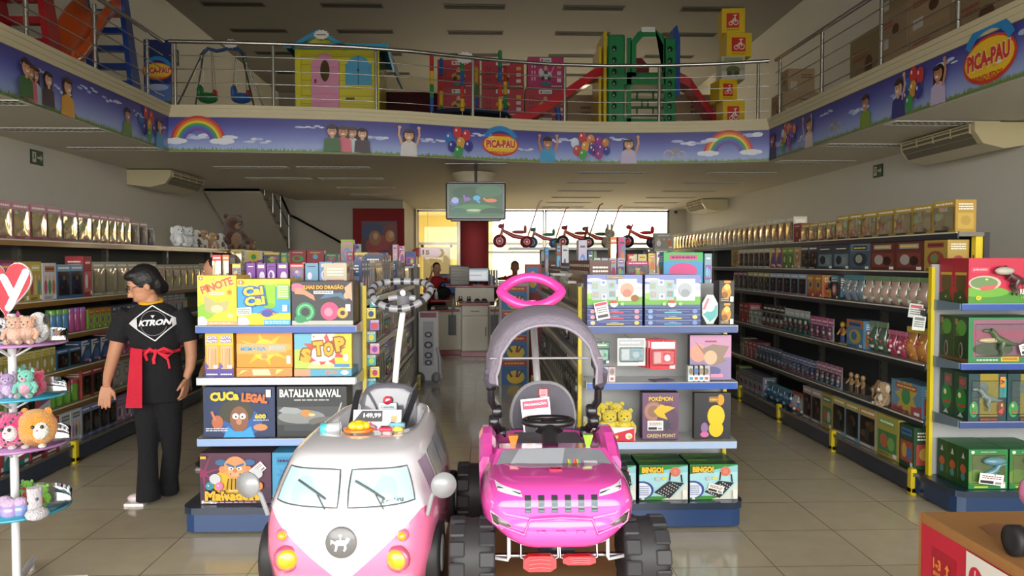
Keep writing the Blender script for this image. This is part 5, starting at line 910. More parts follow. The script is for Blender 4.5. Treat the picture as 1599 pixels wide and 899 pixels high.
toprow([(331, 346, 398, '8A7A78', 'foil', 'brown wrapped figure box, left of the pair'), (347, 358, 398, '7A6A68', 'foil', 'brown wrapped figure box, right of the pair'), (362, 376, 412, 'B0A8B0', 'win', 'pale lilac window box'), (384, 399, 411, '7A3A98', 'gem', 'bright purple cube box, leftmost of four'), (400, 415, 411, '7A3A98', 'gem', 'bright purple cube box, second of four'), (416, 431, 411, '7A3A98', 'gem', 'bright purple cube box, third of four'), (432, 450, 411, '7A3A98', 'gem', 'bright purple cube box, rightmost of four'), (452, 475, 412, '7A3048', 'win', 'maroon window box'), (476, 497, 411, '6A9AB8', 'gem', 'light blue doll box, left one'), (498, 519, 409, '6A8AB0', 'gem', 'light blue doll box, middle one'), (520, 540, 410, '7A90A8', 'gem', 'grey blue doll box, right one')], 5.45, 1.5, g, 31)
m = MB(); m.box(-3.1, -.92, 10.95, 11.25, 1.58, 1.62, 'A8A6A0', 'plastic'); m.box(-3.1, -.92, 11.2, 11.24, .05, 1.58, '8E8C86', 'matte'); [m.box(x-.02, x+.02, 11.0, 11.2, 0, 1.58, '8E8C86', 'plastic') for x in (-3.05, -2.0, -.97)]; tag(m.build('shelf_unit'), 'cross shelf behind the far end of the centre-left run', 'shelving')
toprow([(361, 378, 389, 'C8C0A8', 'foil', 'cream wrapped box'), (382, 410, 392, 'D8D0B0', 'box', 'cream flat box'), (412, 437, 394, '5A6AA0', 'win', 'blue and pink window box'), (438, 449, 394, '6A9A98', 'box', 'teal slim box'), (452, 478, 391, 'A82838', 'box', 'crimson box, left one'), (479, 506, 391, 'A82838', 'box', 'crimson box, right one'), (507, 528, 396, '3A6A68', 'box', 'dark teal box'), (532, 552, 374, 'D8A0B8', 'box', 'tall pink doll box'), (553, 562, 381, '9AA8C8', 'box', 'pale blue slim box'), (564, 604, 394, '2C4A98', 'box', 'wide blue ball set box')], 11.0, 1.62, 'on the cross shelf behind the centre-left run', 32)
stand(UL, -1.83, -.86, 9.4, 1.6)
toprow([(541, 552, 393, 'C83A4A', 'box', 'red slim doll box'), (553, 574, 394, '3A5A98', 'win', 'blue candle box'), (576, 596, 397, '4A98B8', 'box', 'sky blue box'), (598, 611, 399, 'C8805A', 'box', 'orange bottle box'), (613, 621, 382, 'C8A8B8', 'box', 'tall pale pink tube box'), (622, 632, 384, 'D8A898', 'box', 'tall salmon tube box'), (633, 648, 393, '24408A', 'box', 'deep blue ball set box')], 9.4, 1.6, 'on the farthest riser of the centre-left run', 33)
# clip strip of small packs hanging at the aisle corner of the board game display
m = MB(); m.box(-.008, .008, -.003, 0, 0, 1.15, '2A2A2C', 'plastic'); tag(m.build('clip_strip', None, (-.755, 5.275, .32)), 'black clip strip hanging beside the yellow post of the board game display', 'clip strip')
rnd = random.Random(8)
for k in range(14):
    m = MB(); q = ('D8CC2E', '4AA8B8', 'D88AB0', '5AB0B0', '8A6AA8', 'E0D040', '3C98A8')[k % 7]; m.box(-.03, .03, -.006, 0, 0, .07, q); c = Cv(m, (-.03, -.006, 0)); c.ell(.03, .03, .018, .02, rnd.choice(BR)); c.rect(.006, .054, .054, .066, 'EDE8DE'); c.scrib(.01, .055, .05, .065, 1, '4A4A5A', rnd)
    o = m.build('hanging_pack', None, (-.755+.012*(1 if k % 2 else -1)+.012, 5.268-.007*(k % 2), .34+.078*k)); o.rotation_euler.z = .25; tag(o, '%s hanging pack on the black clip strip, %s from the bottom' % (cname(q), ORD[k] if k else 'first'), 'pack', 'packs on the black clip strip')
# ---------------------------------------------------------------- right run, aisle side and tops
fill([('blister', 5, .14, .26, '8A8478', ['B8B09C', '5A5448', 'D8D4C8']), ('box', 4, .12, .28, '6A5A68', ['8A7A80', '4A3A48', 'C8C4BC']), ('blister', 6, .15, .24, '78746A', ['A8A090', '6A5A78', 'D8D4C8']), ('win', 8, .16, .26, '6A6458', ['A09880', '5A5448', 'D8D4C8'])], -1, .72, .961, 5.42, 10.0, "centre-right aisle's third shelf", 41, 'end display')
fill([('box', 4, .13, .3, '7A7468', ['B8B09C', '5A5448', 'D8D4C8']), ('blister', 6, .15, .3, '6A6A5A', ['A8A090', '6A5A78', 'D8D4C8']), ('box', 8, .2, .3, '5A544A', ['A09880', '5A5448', 'D8D4C8'])], -1, .72, .551, 5.42, 10.0, "centre-right aisle's second shelf", 42, 'end display')
fill([('box', 5, .2, .28, '6A6458', ['B8B09C', '8A4A54', 'D8D4C8']), ('box', 10, .22, .3, '5A5A50', ['A8A090', '6A5A78', 'D8D4C8'])], -1, .67, .166, 5.42, 10.0, "centre-right aisle's lowest shelf", 43, 'end display')
fill([('foil', 12, .1, .36, '6A3428', ['7A3A2C', '4A5A78', 'B8907A']), ('foil', 6, .12, .34, '3A5A70', ['4A6A80', '7A3A2C', 'B8907A']), ('win', 8, .16, .3, '7A3A34', ['8A4A3C', '4A5A78', 'B8907A'])], -1, .72, 1.301, 5.42, 10.0, "centre-right aisle's top", 44, 'end display')
stand(UR, .66, 1.62, 6.3, 1.5); stand(UR, .66, 1.62, 5.42, 1.5); stand(UR, .6, 1.62, 7.0, 1.55); stand(UR, .6, 1.4, 8.2, 1.5)
toprow([(903, 917, 375, 'A8A0B0', 'box', 'tall mauve box'), (918, 926, 392, '4A8A3C', 'box', 'green and yellow slim box'), (927, 938, 403, 'B8C8B8', 'box', 'pale green cube box'), (939, 950, 403, 'A8B0C0', 'box', 'pale grey cube box, left one'), (951, 963, 403, 'A8B4C0', 'box', 'pale grey cube box, middle one'), (964, 976, 403, 'B0B8C0', 'box', 'pale grey cube box, right one'), (978, 1014, 408, '5A5A50', 'win', 'long dark box')], 6.3, 1.5, 'on the second riser of the centre-right run', 51)
toprow([(1036, 1098, 394, '3C8CC0', 'box', 'wide sky blue phone toy box'), (1100, 1112, 396, '7AA0A8', 'box', 'pale teal slim box')], 5.45, 1.5, 'on the front riser of the centre-right run', 53)
toprow([(953, 963, 370, 'B89A68', 'foil', 'tan wrapped bag box'), (965, 977, 370, '6A8098', 'box', 'tall blue grey dotted box'), (980, 995, 397, 'D8CCA8', 'box', 'cream flat box, left one'), (996, 1010, 397, 'D0C4A0', 'box', 'cream flat box, right one'), (1012, 1024, 396, 'B8A888', 'box', 'beige box'), (1025, 1036, 394, 'A89878', 'box', 'light brown box')], 7.0, 1.55, 'on the third riser of the centre-right run', 52)
toprow([(851, 857, 386, '4A7AA8', 'box', 'slim blue tube box'), (869, 876, 380, '8A4A40', 'box', 'slim brown box'), (877, 888, 383, 'D8D8DC', 'box', 'slim white printed box')], 8.2, 1.5, 'on the farthest riser of the centre-right run', 54)
# poster column of blue and yellow packs at the far end of the aisle
m = MB(); m.box(-.2, .2, .0, .35, 0, 1.4, '8A8A86', 'plastic'); rk = m.build('rack', None, (ax(803, 10.6), 10.62, 0)); tag(rk, 'narrow end rack holding blue and yellow posters beyond the pink car', 'rack')
for k in range(4):
    m = MB(); m.box(-.17, .17, -.006, 0, 0, .32, '2E6CA8'); c = Cv(m, (-.17, -.006, 0)); c.rect(0, .25, .34, .32, 'B83A3A'); c.text('SPINNER', .17, .285, .24, .04, 'E8B83A', off=.05) if False else c.scrib(.04, .262, .3, .31, 1, 'E8B83A'); c.ell(.19, .1, .12, .09, 'E8C22E'); c.line(.08, .2, .14, .1, .03, '1A2A3A'); c.line(.22, .2, .2, .1, .03, '7A2A3A'); c.line(.28, .19, .22, .1, .02, '1A2A3A')
    tag(m.build('poster_pack', None, (ax(803, 10.6), 10.618, .06+k*.335-.06)), 'blue pack with yellow burst on the narrow end rack, %s' % ('lowest', 'second from the floor', 'third from the floor', 'topmost')[k], 'pack', 'blue and yellow packs on the narrow end rack')

# tricycles on the high shelf at the back
m = MB(); m.box(.42, 2.98, 13.7, 14.5, 1.86, 1.9, '8E8C86', 'plastic'); [m.box(x-.03, x+.03, 14.3, 14.36, 0, 1.86, '6A6864', 'plastic') for x in (1.05, 2.0, 2.9)]; m.box(1.0, 2.98, 14.36, 14.4, .1, 1.86, '8A8880', 'matte'); tag(m.build('shelf_unit'), 'tall back shelf unit carrying the tricycles in front of the windows', 'shelving')
def trike(px, Y, z, col, wh, seat, pole, label, s=1, fl=-1):
    r = empty('tricycle', (ax(px, Y, 380), Y, z)); tag(r, label, 'tricycle', None)
    def wheel(x, y, rad):
        M = Matrix.Translation((x, y, rad)) @ Matrix.Rotation(PI/2, 4, 'X'); m = MB(); m.lathe([(rad*.3, -.02), (rad, -.022), (rad, .022), (rad*.3, .02)], wh, 'rubber', 18, M); m.lathe([(rad*.55, -.026), (rad*.2, -.03), (rad*.2, .03), (rad*.55, .026)], seat, 'plastic', 12, M); m.build('wheel', r)
    wheel(fl*.24*s, 0, .115*s); wheel(-fl*.22*s, -.13*s, .1*s); wheel(-fl*.22*s, .13*s, .1*s)
    m = MB(); m.tube([(fl*.24*s, 0, .12*s), (fl*.18*s, 0, .36*s)], .022*s, col, 'plastic'); m.tube([(fl*.19*s, 0, .3*s), (0, 0, .2*s), (-fl*.22*s, 0, .16*s)], [.025*s, .035*s, .03*s], col, 'plastic'); m.tube([(-fl*.22*s, -.13*s, .1*s), (-fl*.22*s, .13*s, .1*s)], .015*s, 'B9B9B6', 'metal'); m.build('frame', r)
    m = MB(); m.tube([(fl*.18*s, -.14*s, .4*s), (fl*.17*s, 0, .36*s), (fl*.18*s, .14*s, .4*s)], .016*s, seat, 'plastic'); m.ell((fl*.22*s, 0, .37*s), (.05*s, .06*s, .04*s), seat, 'plastic', 10); m.build('handlebar', r)
    m = MB(); m.ell((-fl*.1*s, 0, .27*s), (.13*s, .09*s, .03*s), seat, 'plastic', 12); m.ell((-fl*.2*s, 0, .32*s), (.03*s, .09*s, .07*s), seat, 'plastic', 12); m.build('seat', r)
    if pole: m = MB(); m.tube([(-fl*.24*s, 0, .18*s), (-fl*.44*s, 0, .78*s), (-fl*.5*s, 0, .82*s)], .012*s, pole, 'plastic'); m.build('push_pole', r)
    return r
trike(802, 13.86, 1.9, 'B84A5A', '8A2A38', 'C85A6A', 'C8A0A0', 'pink tricycle with push pole, leftmost in front of the back window', 1.02)
trike(849, 14.26, 1.9, 'C04A60', '4A6A98', '3A8A7A', 'B84A3A', 'pink and green tricycle with red push pole, right of the pink one', .9)
trike(899, 13.86, 1.9, 'B83038', '3A3A3A', 'A83038', '4A4A44', 'red tricycle with dark push pole, between the green one and the red one', .95)
trike(931, 14.28, 1.9, 'B82E38', '6A5A4A', '2E6A4A', 'C04038', 'red tricycle with green seat and red push pole, rightmost of the four with poles', .95)
trike(1001, 13.95, 1.9, 'C8222E', '24304A', 'C8222E', None, 'red ride-on tricycle with dark wheels without pole, right of the tall boxes', 1.0)
o = plush('rabbit', .36, 'B8A890', 'D8CCB8', 'ride_on_horse'); put(o, 2.2, 13.9, 1.9, 0, 'beige rocking toy with ears beside the red tricycle', 'toy')
toprow([(1022, 1051, 364, '9A9890', 'box', 'grey box with round windows')], 12.6, 1.861, 'at the far end of the high back shelf', 61)
m = MB(); m.box(ax(1020, 12.6), ax(1052, 12.6), 12.55, 12.9, 1.82, 1.86, '8E8C86', 'plastic'); [m.box(x-.02, x+.02, 12.7, 12.74, 0, 1.82, '6A6864', 'plastic') for x in (ax(1024, 12.6), ax(1048, 12.6))]; tag(m.build('shelf_unit'), 'slim back shelf under the grey box with round windows', 'shelving')
# cluttered rack left end of the back shelf: red and yellow packs
m = MB(); x0, x1 = ax(821, 11.2), ax(842, 11.2); m.box(x0, x1+.1, 11.2, 11.5, 0, 1.62, 'A8343C', 'print'); c = Cv(m, (x0, 11.2, 1.2)); c.rect(.01, .02, .18, .38, '3C78B0'); c.ell(.1, .2, .06, .12, 'E8C22E'); tag(m.build('display_rack'), 'red display rack with a blue and yellow card by the counter', 'rack')
# ---------------------------------------------------------------- counter
KY = 13.75; r = empty('service_counter', (ax(742, KY, 557), KY, 0)); tag(r, 'cream service counter with red tops and plinth in front of the red column', 'counter'); X0 = ax(742, KY, 557)
WH = 'D8D0BC'; RD = '9C2430'
def cb(m, x0, x1, y0, y1, z0, z1, c_, mt='plastic'): m.box(x0-X0, x1-X0, y0-KY, y1-KY, z0, z1, c_, mt, b=.006)
a, b = ax(720, KY), ax(763, KY); a2, b2 = ax(673, 14), ax(792, 14)
m = MB(); cb(m, a, b, KY, KY+.6, .09, .9, WH); cb(m, a2, a-.003, KY+.25, KY+.75, .09, .86, WH); cb(m, b+.003, b2, KY+.25, KY+.75, .09, .86, WH); m.build('body', r)
m = MB(); cb(m, a-.01, b+.01, KY+.01, KY+.6, 0, .09, RD); cb(m, a2, a-.013, KY+.27, KY+.74, 0, .09, RD); cb(m, b+.013, b2, KY+.27, KY+.74, 0, .09, RD); m.build('plinth', r)
m = MB(); cb(m, a-.03, b+.03, KY-.03, KY+.35, .9, .945, RD); cb(m, a2-.02, a-.033, KY+.15, KY+.35, .78, .815, RD); cb(m, b+.033, b2+.02, KY+.15, KY+.35, .78, .815, RD); cb(m, a2-.02, a-.033, KY+.38, KY+.8, .94, .975, RD); m.build('worktop', r)
m = MB(); cb(m, a-.12, b+.1, KY+.36, KY+.6, .946, 1.2, WH); m.build('upper_body', r); m = MB(); cb(m, a-.28, b+.28, KY+.28, KY+.63, 1.2, 1.235, RD); m.build('upper_top', r)
d = MB(); cb(d, a+.015, b-.015, KY-.018, KY-.001, .72, .885, 'E0D8C6'); d = d.build('drawer', r); h = MB(); h.tube([(-.07, -.035, .8), (0, -.045, .795), (.07, -.035, .8)], .006, '8A8A86'); h.build('handle', d)
d = MB(); cb(d, a+.015, b-.015, KY-.018, KY-.001, .11, .71, 'E0D8C6'); d = d.build('door', r); h = MB(); h.tube([(b-X0-.05, -.035, .36), (b-X0-.05, -.035, .52)], .006, '8A8A86'); h.build('handle', d)
for i, px in enumerate((706, 772)):
    m = MB(); m.box(-.07, .07, -.03, 0, 0, .36, '4A4C50', 'plastic'); [m.box(-.06, .06, -.034, -.03, .02+.028*k, .035+.028*k, '2A2C30', 'plastic') for k in range(12)]; m.tube([(.0, -.03, .36), (.02, -.05, .5), (.06, -.04, .55)], .006, '3A3A3A', 'plastic'); tag(m.build('heater_panel', None, (ax(px, KY+.25), KY+.248, .36)), 'dark slatted device hanging on the counter front, %s of the drawer unit' % ('left', 'right')[i], 'device')
def monitor(px, pyc, Y, w, h, rz, z, label, lit):
    r = empty('monitor', (ax(px, Y), Y, z)); r.rotation_euler.z = rz; tag(r, label, 'monitor'); m = MB(); m.box(-w/2, w/2, 0, .03, .06, .06+h, '17181B', 'plastic', b=.008); m.build('case', r)
    m = MB(); m.box(-w/2+.015, w/2-.015, -.002, 0, .08, .045+h, lit, 'screen'); c = Cv(m, (-w/2+.015, -.002, .08)); 
    if lit != '3A4A6A': c.rect(0, h-.06, w-.03, h-.035, '7A8A9A', 'screen'); c.rect(.02, .02, w-.06, h-.09, 'DDE4EA', 'screen'); c.rect(.03, h*.35, w*.6, h*.42, '9AA8B4', 'screen')
    m.build('screen', r); m = MB(); m.tube([(0, .02, .0), (0, .02, .1)], .02, '17181B', 'plastic'); m.box(-.1, .1, -.06, .09, 0, .012, '17181B', 'plastic'); m.build('stand', r)
monitor(747, 450, KY+.42, .39, .25, 0, 1.236, 'black monitor with a white form on screen, on the counter', 'B8C8D4'); monitor(700, 440, KY+.85, .3, .22, .5, 1.0, 'tilted monitor with a dark picture at the left end of the counter', '3A4A6A')
m = MB(); m.box(-.17, .17, 0, .22, 0, .34, '4A4A52', 'plastic', b=.01); [m.box(-.15, .15, -.01, 0, .04+.05*k, .06+.05*k, '9A8A78', 'print') for k in range(6)]; m.box(-.2, .0, -.02, .02, .34, .36, '7A6A5A', 'plastic'); put(m.build('goods_rack'), ax(718, KY+.4), KY+.33, 1.236, .1, 'small rack of trinkets on the counter left of the monitor', 'rack')
m = MB(); [m.box(-.09+.045*k, -.055+.045*k, 0, .2, 0, .27, q) for k, q in enumerate(('2C3454', 'A8ACB8', '3A3A58', 'C8C8D0'))]; put(m.build('file_box'), ax(770, KY+.5), KY+.4, 1.236, 0, 'upright folders on the counter right of the monitor', 'folders')
m = MB(); m.ell((0, 0, .12), (.16, .12, .12), '17171A', 'cloth', 16); m.tube([(-.08, 0, .2), (0, 0, .3), (.08, 0, .2)], .012, '17171A', 'cloth'); put(m.build('handbag'), ax(691, KY+.6), KY+.58, .976, 0, 'black handbag on the left counter top near the phone caller', 'bag')
m = MB(); m.lathe([(.0, 0), (.035, 0), (.035, .12), (.015, .15), (.012, .18)], 'D8DCD8', 'gloss', 12); m.box(-.04, .012, -.01, .01, .18, .2, 'F0F0F0', 'plastic'); put(m.build('spray_bottle'), ax(681, KY+.45), KY+.5, .976, 0, 'white spray bottle at the left end of the counter', 'bottle')
m = MB(); m.lathe([(.0, 0), (.032, 0), (.032, .13), (.014, .17), (.014, .2)], 'A8B0B0', 'gloss', 12); put(m.build('water_bottle'), ax(708, KY+.25), KY+.22, .816, 0, 'clear bottle on the lower left counter ledge', 'bottle')
for i, (px, w) in enumerate(((719, .1), (732, .08), (745, .12), (756, .13))):
    m = MB(); m.box(-w/2, w/2, 0, .09, 0, .03, '1C1C1E', 'plastic', b=.01); m.ell((0, .05, .035), (w*.4, .04, .03), '2A2A2E', 'plastic', 10)
    if i < 2: m.tube([(-.03, .05, .03), (-.02, .05, .1), (.02, .05, .1), (.03, .05, .03)], .008, '2A2A2E', 'plastic')
    put(m.build('payment_terminal'), ax(px, KY+.1), KY+.08, .946, 0, 'small black device on the red middle counter top, %s' % ('leftmost', 'second from left', 'third from left', 'rightmost')[i], 'device')
m = MB(); m.box(-.12, .12, -.05, .1, 0, .05, '26282C', 'plastic', b=.012); put(m.build('printer'), ax(690, KY+.3), KY+.23, .816, 0, 'dark printer on the lower left counter ledge', 'printer')
rnd = random.Random(5); m = MB(); [m.ell((rnd.uniform(-.12, .12), rnd.uniform(0, .1), rnd.uniform(.06, .2)), .03, rnd.choice(['C8B02E', '8AA83C', '5A4A2A', 'C8A83C']), 'plastic', 8) for _ in range(26)]; m.box(-.14, .14, -.02, .14, 0, .08, '4A4438', 'plastic'); put(m.build('candy_basket'), ax(787, KY+.6), KY+.5, .861, 0, 'dark basket of yellow sweets right of the upper counter', 'basket')
# plant, sign, chair-like rides, stroller box
m = MB(); rnd = random.Random(9); m.lathe([(.1, 0), (.16, .3), (.17, .32), (.15, .31)], '6A5A4A', 'matte', 16)
for k in range(22):
    a = rnd.uniform(0, 2*PI); L_ = rnd.uniform(.7, 1.4); q = rnd.uniform(.1, .35); V = []
    for t in range(6): 
        s = t/5; V.append(Vector((math.cos(a)*q*s*s*L_, math.sin(a)*q*s*s*L_, .3+L_*s))); 
    P = []; 
    for t, p in enumerate(V): wv = .03*math.sin(PI*(.15+.85*t/5))+.002; P += [p+Vector((-math.sin(a)*wv, math.cos(a)*wv, 0)), p-Vector((-math.sin(a)*wv, math.cos(a)*wv, 0))]
    m.add(P, [(2*t, 2*t+1, 2*t+3, 2*t+2) for t in range(5)], '6A9A3A', 'plastic', True)
put(m.build('potted_plant'), ax(781, 20, 420), 20.6, 0, 0, 'tall spiky green plant behind the counter near the window', 'plant')
m = MB(); P = [(-.45, -.12), (.3, -.14), (.42, -.02), (.34, .13), (-.3, .15), (-.46, .08)]; m.prism(P, 0, .02, 'D84A58', 'gloss'); c = Cv(m, (0, 0, 0)); c.text('15', -.05, .0, .22, .14, 'F4DCD8', off=.05); p = at(668, 394, 23.6); o = m.build('hanging_sign', None, (p.x, 23.6, p.z)); w_ = MB(); w_.tube([(0, .01, .14), (0, .01, ZC-p.z)], .004, 'AAAAAA'); w_.build('wire', o); tag(o, 'red arrow-shaped sign hanging by the passage behind the counter', 'sign')
m = MB(); m.box(-1.6, 0, 0, .5, 0, .9, 'C8C0AC', 'plastic'); m.box(-1.65, .05, -.03, .53, .9, .94, '8C2A34', 'plastic'); put(m.build('side_counter'), ax(712, 17.5), 17.5, 0, 0, 'pale side counter behind the woman on the phone', 'counter'); 
m = MB(); m.box(-.3, .3, 0, .05, 0, .45, '7A7A8A', 'gloss'); c = Cv(m, (-.3, 0, 0)); c.rect(.04, .04, .56, .41, 'A8A4C0'); c.ell(.3, .2, .12, .14, '5A4A5A'); put(m.build('picture_frame'), ax(701, 17.6), 17.6, .941, 0, 'framed poster standing on the pale side counter', 'picture')
for i, (px, c1) in enumerate(((797, '7A2A34'), (783, '3A3A44'))):
    r = empty('ride_on_motorcycle', (ax(px, 18.2, 430)-.25*i, 18.0+1.1*i, 0)); tag(r, ('dark red ride-on motorcycle near the back window', 'dark grey ride-on motorcycle beside the plant')[i], 'ride-on toy'); m = MB(); m.ell((0, 0, .95), (.28, .2, .24), c1, 'plastic'); m.ell((0, .1, 1.25), (.1, .1, .1), '2A2A30', 'plastic'); m.ell((0, .3, .8), (.2, .5, .2), c1, 'plastic'); m.build('body', r)
    m = MB(); m.tube([(-.32, 0, 1.28), (0, .05, 1.2), (.32, 0, 1.28)], .025, '1E1E22', 'plastic'); m.build('handlebar', r); m = MB()
    for yy in (-.15, .65): m.lathe([(.15, -.06), (.3, -.06), (.3, .06), (.15, .06)], '1E1E20', 'rubber', 18, Matrix.Translation((0, yy, .3)) @ Matrix.Rotation(PI/2, 4, 'Y'))
    m.build('wheels', r); MB().box(-.1, .1, -.2, .7, .55, .7, '3A3A3E', 'plastic').build('chassis', r)
Ys = 10.7; xs_ = ax(669, Ys, 550); r = empty('toy_vacuum_set', (xs_, Ys, 0)); tag(r, 'tall narrow white and grey boxed toy standing in the aisle by the counter', 'box'); m = MB(); m.box(-.13, .13, 0, .2, .05, .98, 'C8C8CC'); c = Cv(m, (-.13, 0, .05)); c.rect(.02, .85, .24, .92, '8A4A58'); c.rect(.06, .2, .2, .8, 'A8A8B0')
for z, rr_ in ((.62, .05), (.48, .06), (.34, .055), (.24, .05)): c.ell(.13, z, rr_, rr_*.8, '3A3A48'); c.ell(.13, z, rr_*.5, rr_*.4, 'B8B8C4')
m.build('carton', r); m = MB(); [m.ell((sx*.11, -.05, .09), (.07, .09, .08), ('5A5A6A', '8A8A94')[sx > 0], 'plastic', 10) for sx in (-1, 1)]; m.tube([(.16, -.02, .1), (.15, 0, .35), (.12, .0, .5)], .025, 'B0B0B8', 'plastic'); m.box(-.15, .15, -.1, .2, 0, .05, '3A3A40', 'plastic'); m.build('base', r)
# ---------------------------------------------------------------- upper floor
# playhouse
HY = 12.95; hx0, hx1 = ax(466, HY, 130), ax(588, HY, 130); hw = (hx1-hx0)/2; hc = (hx0+hx1)/2
r = empty('playhouse', (hc, HY, ZM)); tag(r, 'yellow plastic playhouse with pink door and blue roof on the balcony', 'playhouse'); Yw = 'C9C02E'; HH = at(500, 73, HY).z-ZM; D = 1.25
m = MB(); m.box(-hw, hw, 0, .05, 0, HH, Yw, 'plastic'); m.box(-hw, -hw+.05, 0, D, 0, HH, Yw, 'plastic'); m.box(hw-.05, hw, 0, D, 0, HH, Yw, 'plastic'); m.box(-hw, hw, D-.05, D, 0, HH, Yw, 'plastic')
for k in range(9): m.box(-hw-.004, hw+.004, -.008, D+.004, .12+k*.125, .13+k*.125, 'A8A026', 'plastic')
for sx in (-1, 1): m.box(sx*hw-.05, sx*hw+.05, -.03, .03, 0, HH, 'D2C932', 'plastic', b=.01)
gx = at(500, 60, HY).x-hc; gp = at(500, 55, HY).z-ZM; m.prism([(gx-.34, HH-.02), (gx+.34, HH-.02), (gx, gp)], 0, .5, Yw, 'plastic'); m.build('walls', r)
dx0, dx1 = at(487, 130, HY).x-hc, at(530, 130, HY).x-hc; dz = at(500, 84, HY).z-ZM; P = [(dx0, 0), (dx1, 0), (dx1, dz*.88)]; n = 8; mid = (dx0+dx1)/2; q = (dx1-dx0)/2
P += [(dx1-.08, dz*.9)]+[(mid+(q-.1)*math.cos(PI*i/n), dz*.9+dz*.1*math.sin(PI*i/n)) for i in range(n+1)]+[(dx0+.08, dz*.9), (dx0, dz*.88)]
d = MB(); d.prism(P, -.045, 0, 'D88FB0', 'plastic'); [d.box(dx0+.03, dx1-.03, -.05, -.045, .12+k*.14, .128+k*.14, 'C07898', 'plastic') for k in range(6)]; d = d.build('door', r)
w = MB(); w.prism([(mid+.075*math.cos(2*PI*i/20), dz*.73+.17*math.sin(2*PI*i/20)) for i in range(20)], -.055, -.05, '4A3C1E', 'gloss'); w.build('door_window', d); w = MB(); w.ell((dx0+.07, -.06, dz*.57), (.02, .015, .04), '8A2A3A', 'plastic', 8); w.build('knob', d)
wx0, wx1 = at(540, 110, HY).x-hc, at(580, 110, HY).x-hc; wz0, wz1 = at(540, 133, HY).z-ZM, at(540, 88, HY).z-ZM; wm = (wx0+wx1)/2; wq = (wx1-wx0)/2
P = [(wx0, wz0), (wx1, wz0), (wx1, wz1-.12)]+[(wm+(wq-.03)*math.cos(PI*i/8), wz1-.14+.14*math.sin(PI*i/8)) for i in range(9)]+[(wx0, wz1-.12)]
w = MB(); w.prism(P, -.04, 0, '4A9CC4', 'plastic'); w.box(wm-.006, wm+.006, -.045, -.04, wz0, wz1, '1E4A64', 'plastic'); w.ell((wm, -.05, (wz0+wz1)/2), .02, '1E4A64', 'plastic', 8); w.build('shutters', r)
w = MB(); w.box(wx0-.0, wx0+.14, -.02, 0, wz0-.24, wz0-.2, '5A5418', 'plastic'); w.build('letter_slot', r)
RB = '2F94BC'; m = MB(); zr = HH+.14; e = .12
m.add([(-hw-.2, -e, HH-.03), (hw+.2, -e, HH-.03), (hw+.12, D/2, HH+.2), (-hw-.12, D/2, HH+.2), (-hw-.2, D+e, HH-.03), (hw+.2, D+e, HH-.03)], [(0, 1, 2, 3), (3, 2, 5, 4), (1, 5, 2), (0, 3, 4)], RB, 'plastic'); m.box(-hw-.2, hw+.2, -e-.02, -e+.02, HH-.06, HH+.02, RB, 'plastic')
for k in range(12): m.tube([(hw+.2-k*.12, -e, HH), (hw+.14-k*.12, D/2, HH+.21)], .012, '2A86AC', 'plastic', 6) if k not in range(4, 11) else None
for sx in (-1, 1): m.add([(gx, -.14, gp+.06), (gx+sx*.46, -.14, HH-.02), (gx+sx*.46, .6, HH-.02), (gx, .6, gp+.06), (gx, -.14, gp-.01), (gx+sx*.4, -.14, HH-.06), (gx+sx*.4, .6, HH-.06), (gx, .6, gp-.01)], [(0, 1, 2, 3), (4, 7, 6, 5), (0, 4, 5, 1), (1, 5, 6, 2), (3, 2, 6, 7)], RB, 'plastic')
m.add([(hw+.2, -e, HH), (hw+.3, -e+.1, HH-.4), (hw+.3, D, HH-.4), (hw+.2, D, HH), (hw+.17, -e, HH), (hw+.27, -e+.1, HH-.4), (hw+.27, D, HH-.4), (hw+.17, D, HH)], [(0, 1, 2, 3), (4, 7, 6, 5), (0, 4, 5, 1), (1, 5, 6, 2), (3, 2, 6, 7)], RB, 'plastic'); m.build('roof', r)
def burst(x, y, z, s, label, txt=None, parent=None):
    m = MB(); c = Cv(m, (0, 0, 0)); m.add([], [], 'FFFFFF'); P = [((s if i % 2 else s*.8)*math.cos(PI*i/12), (s if i % 2 else s*.8)*.62*math.sin(PI*i/12)) for i in range(24)]; m.prism(P, 0, .006, 'DCDCD8'); c.scrib(-s*.6, -s*.18, s*.6, s*.18, 1, '6A6A6A'); o = m.build('price_burst', None, (x, y, z)); tag(o, label, 'price tag'); return o
p = at(501, 53, HY-.2); burst(p.x, HY-.16, p.z, .13, 'white star-shaped price tag on the playhouse gable')
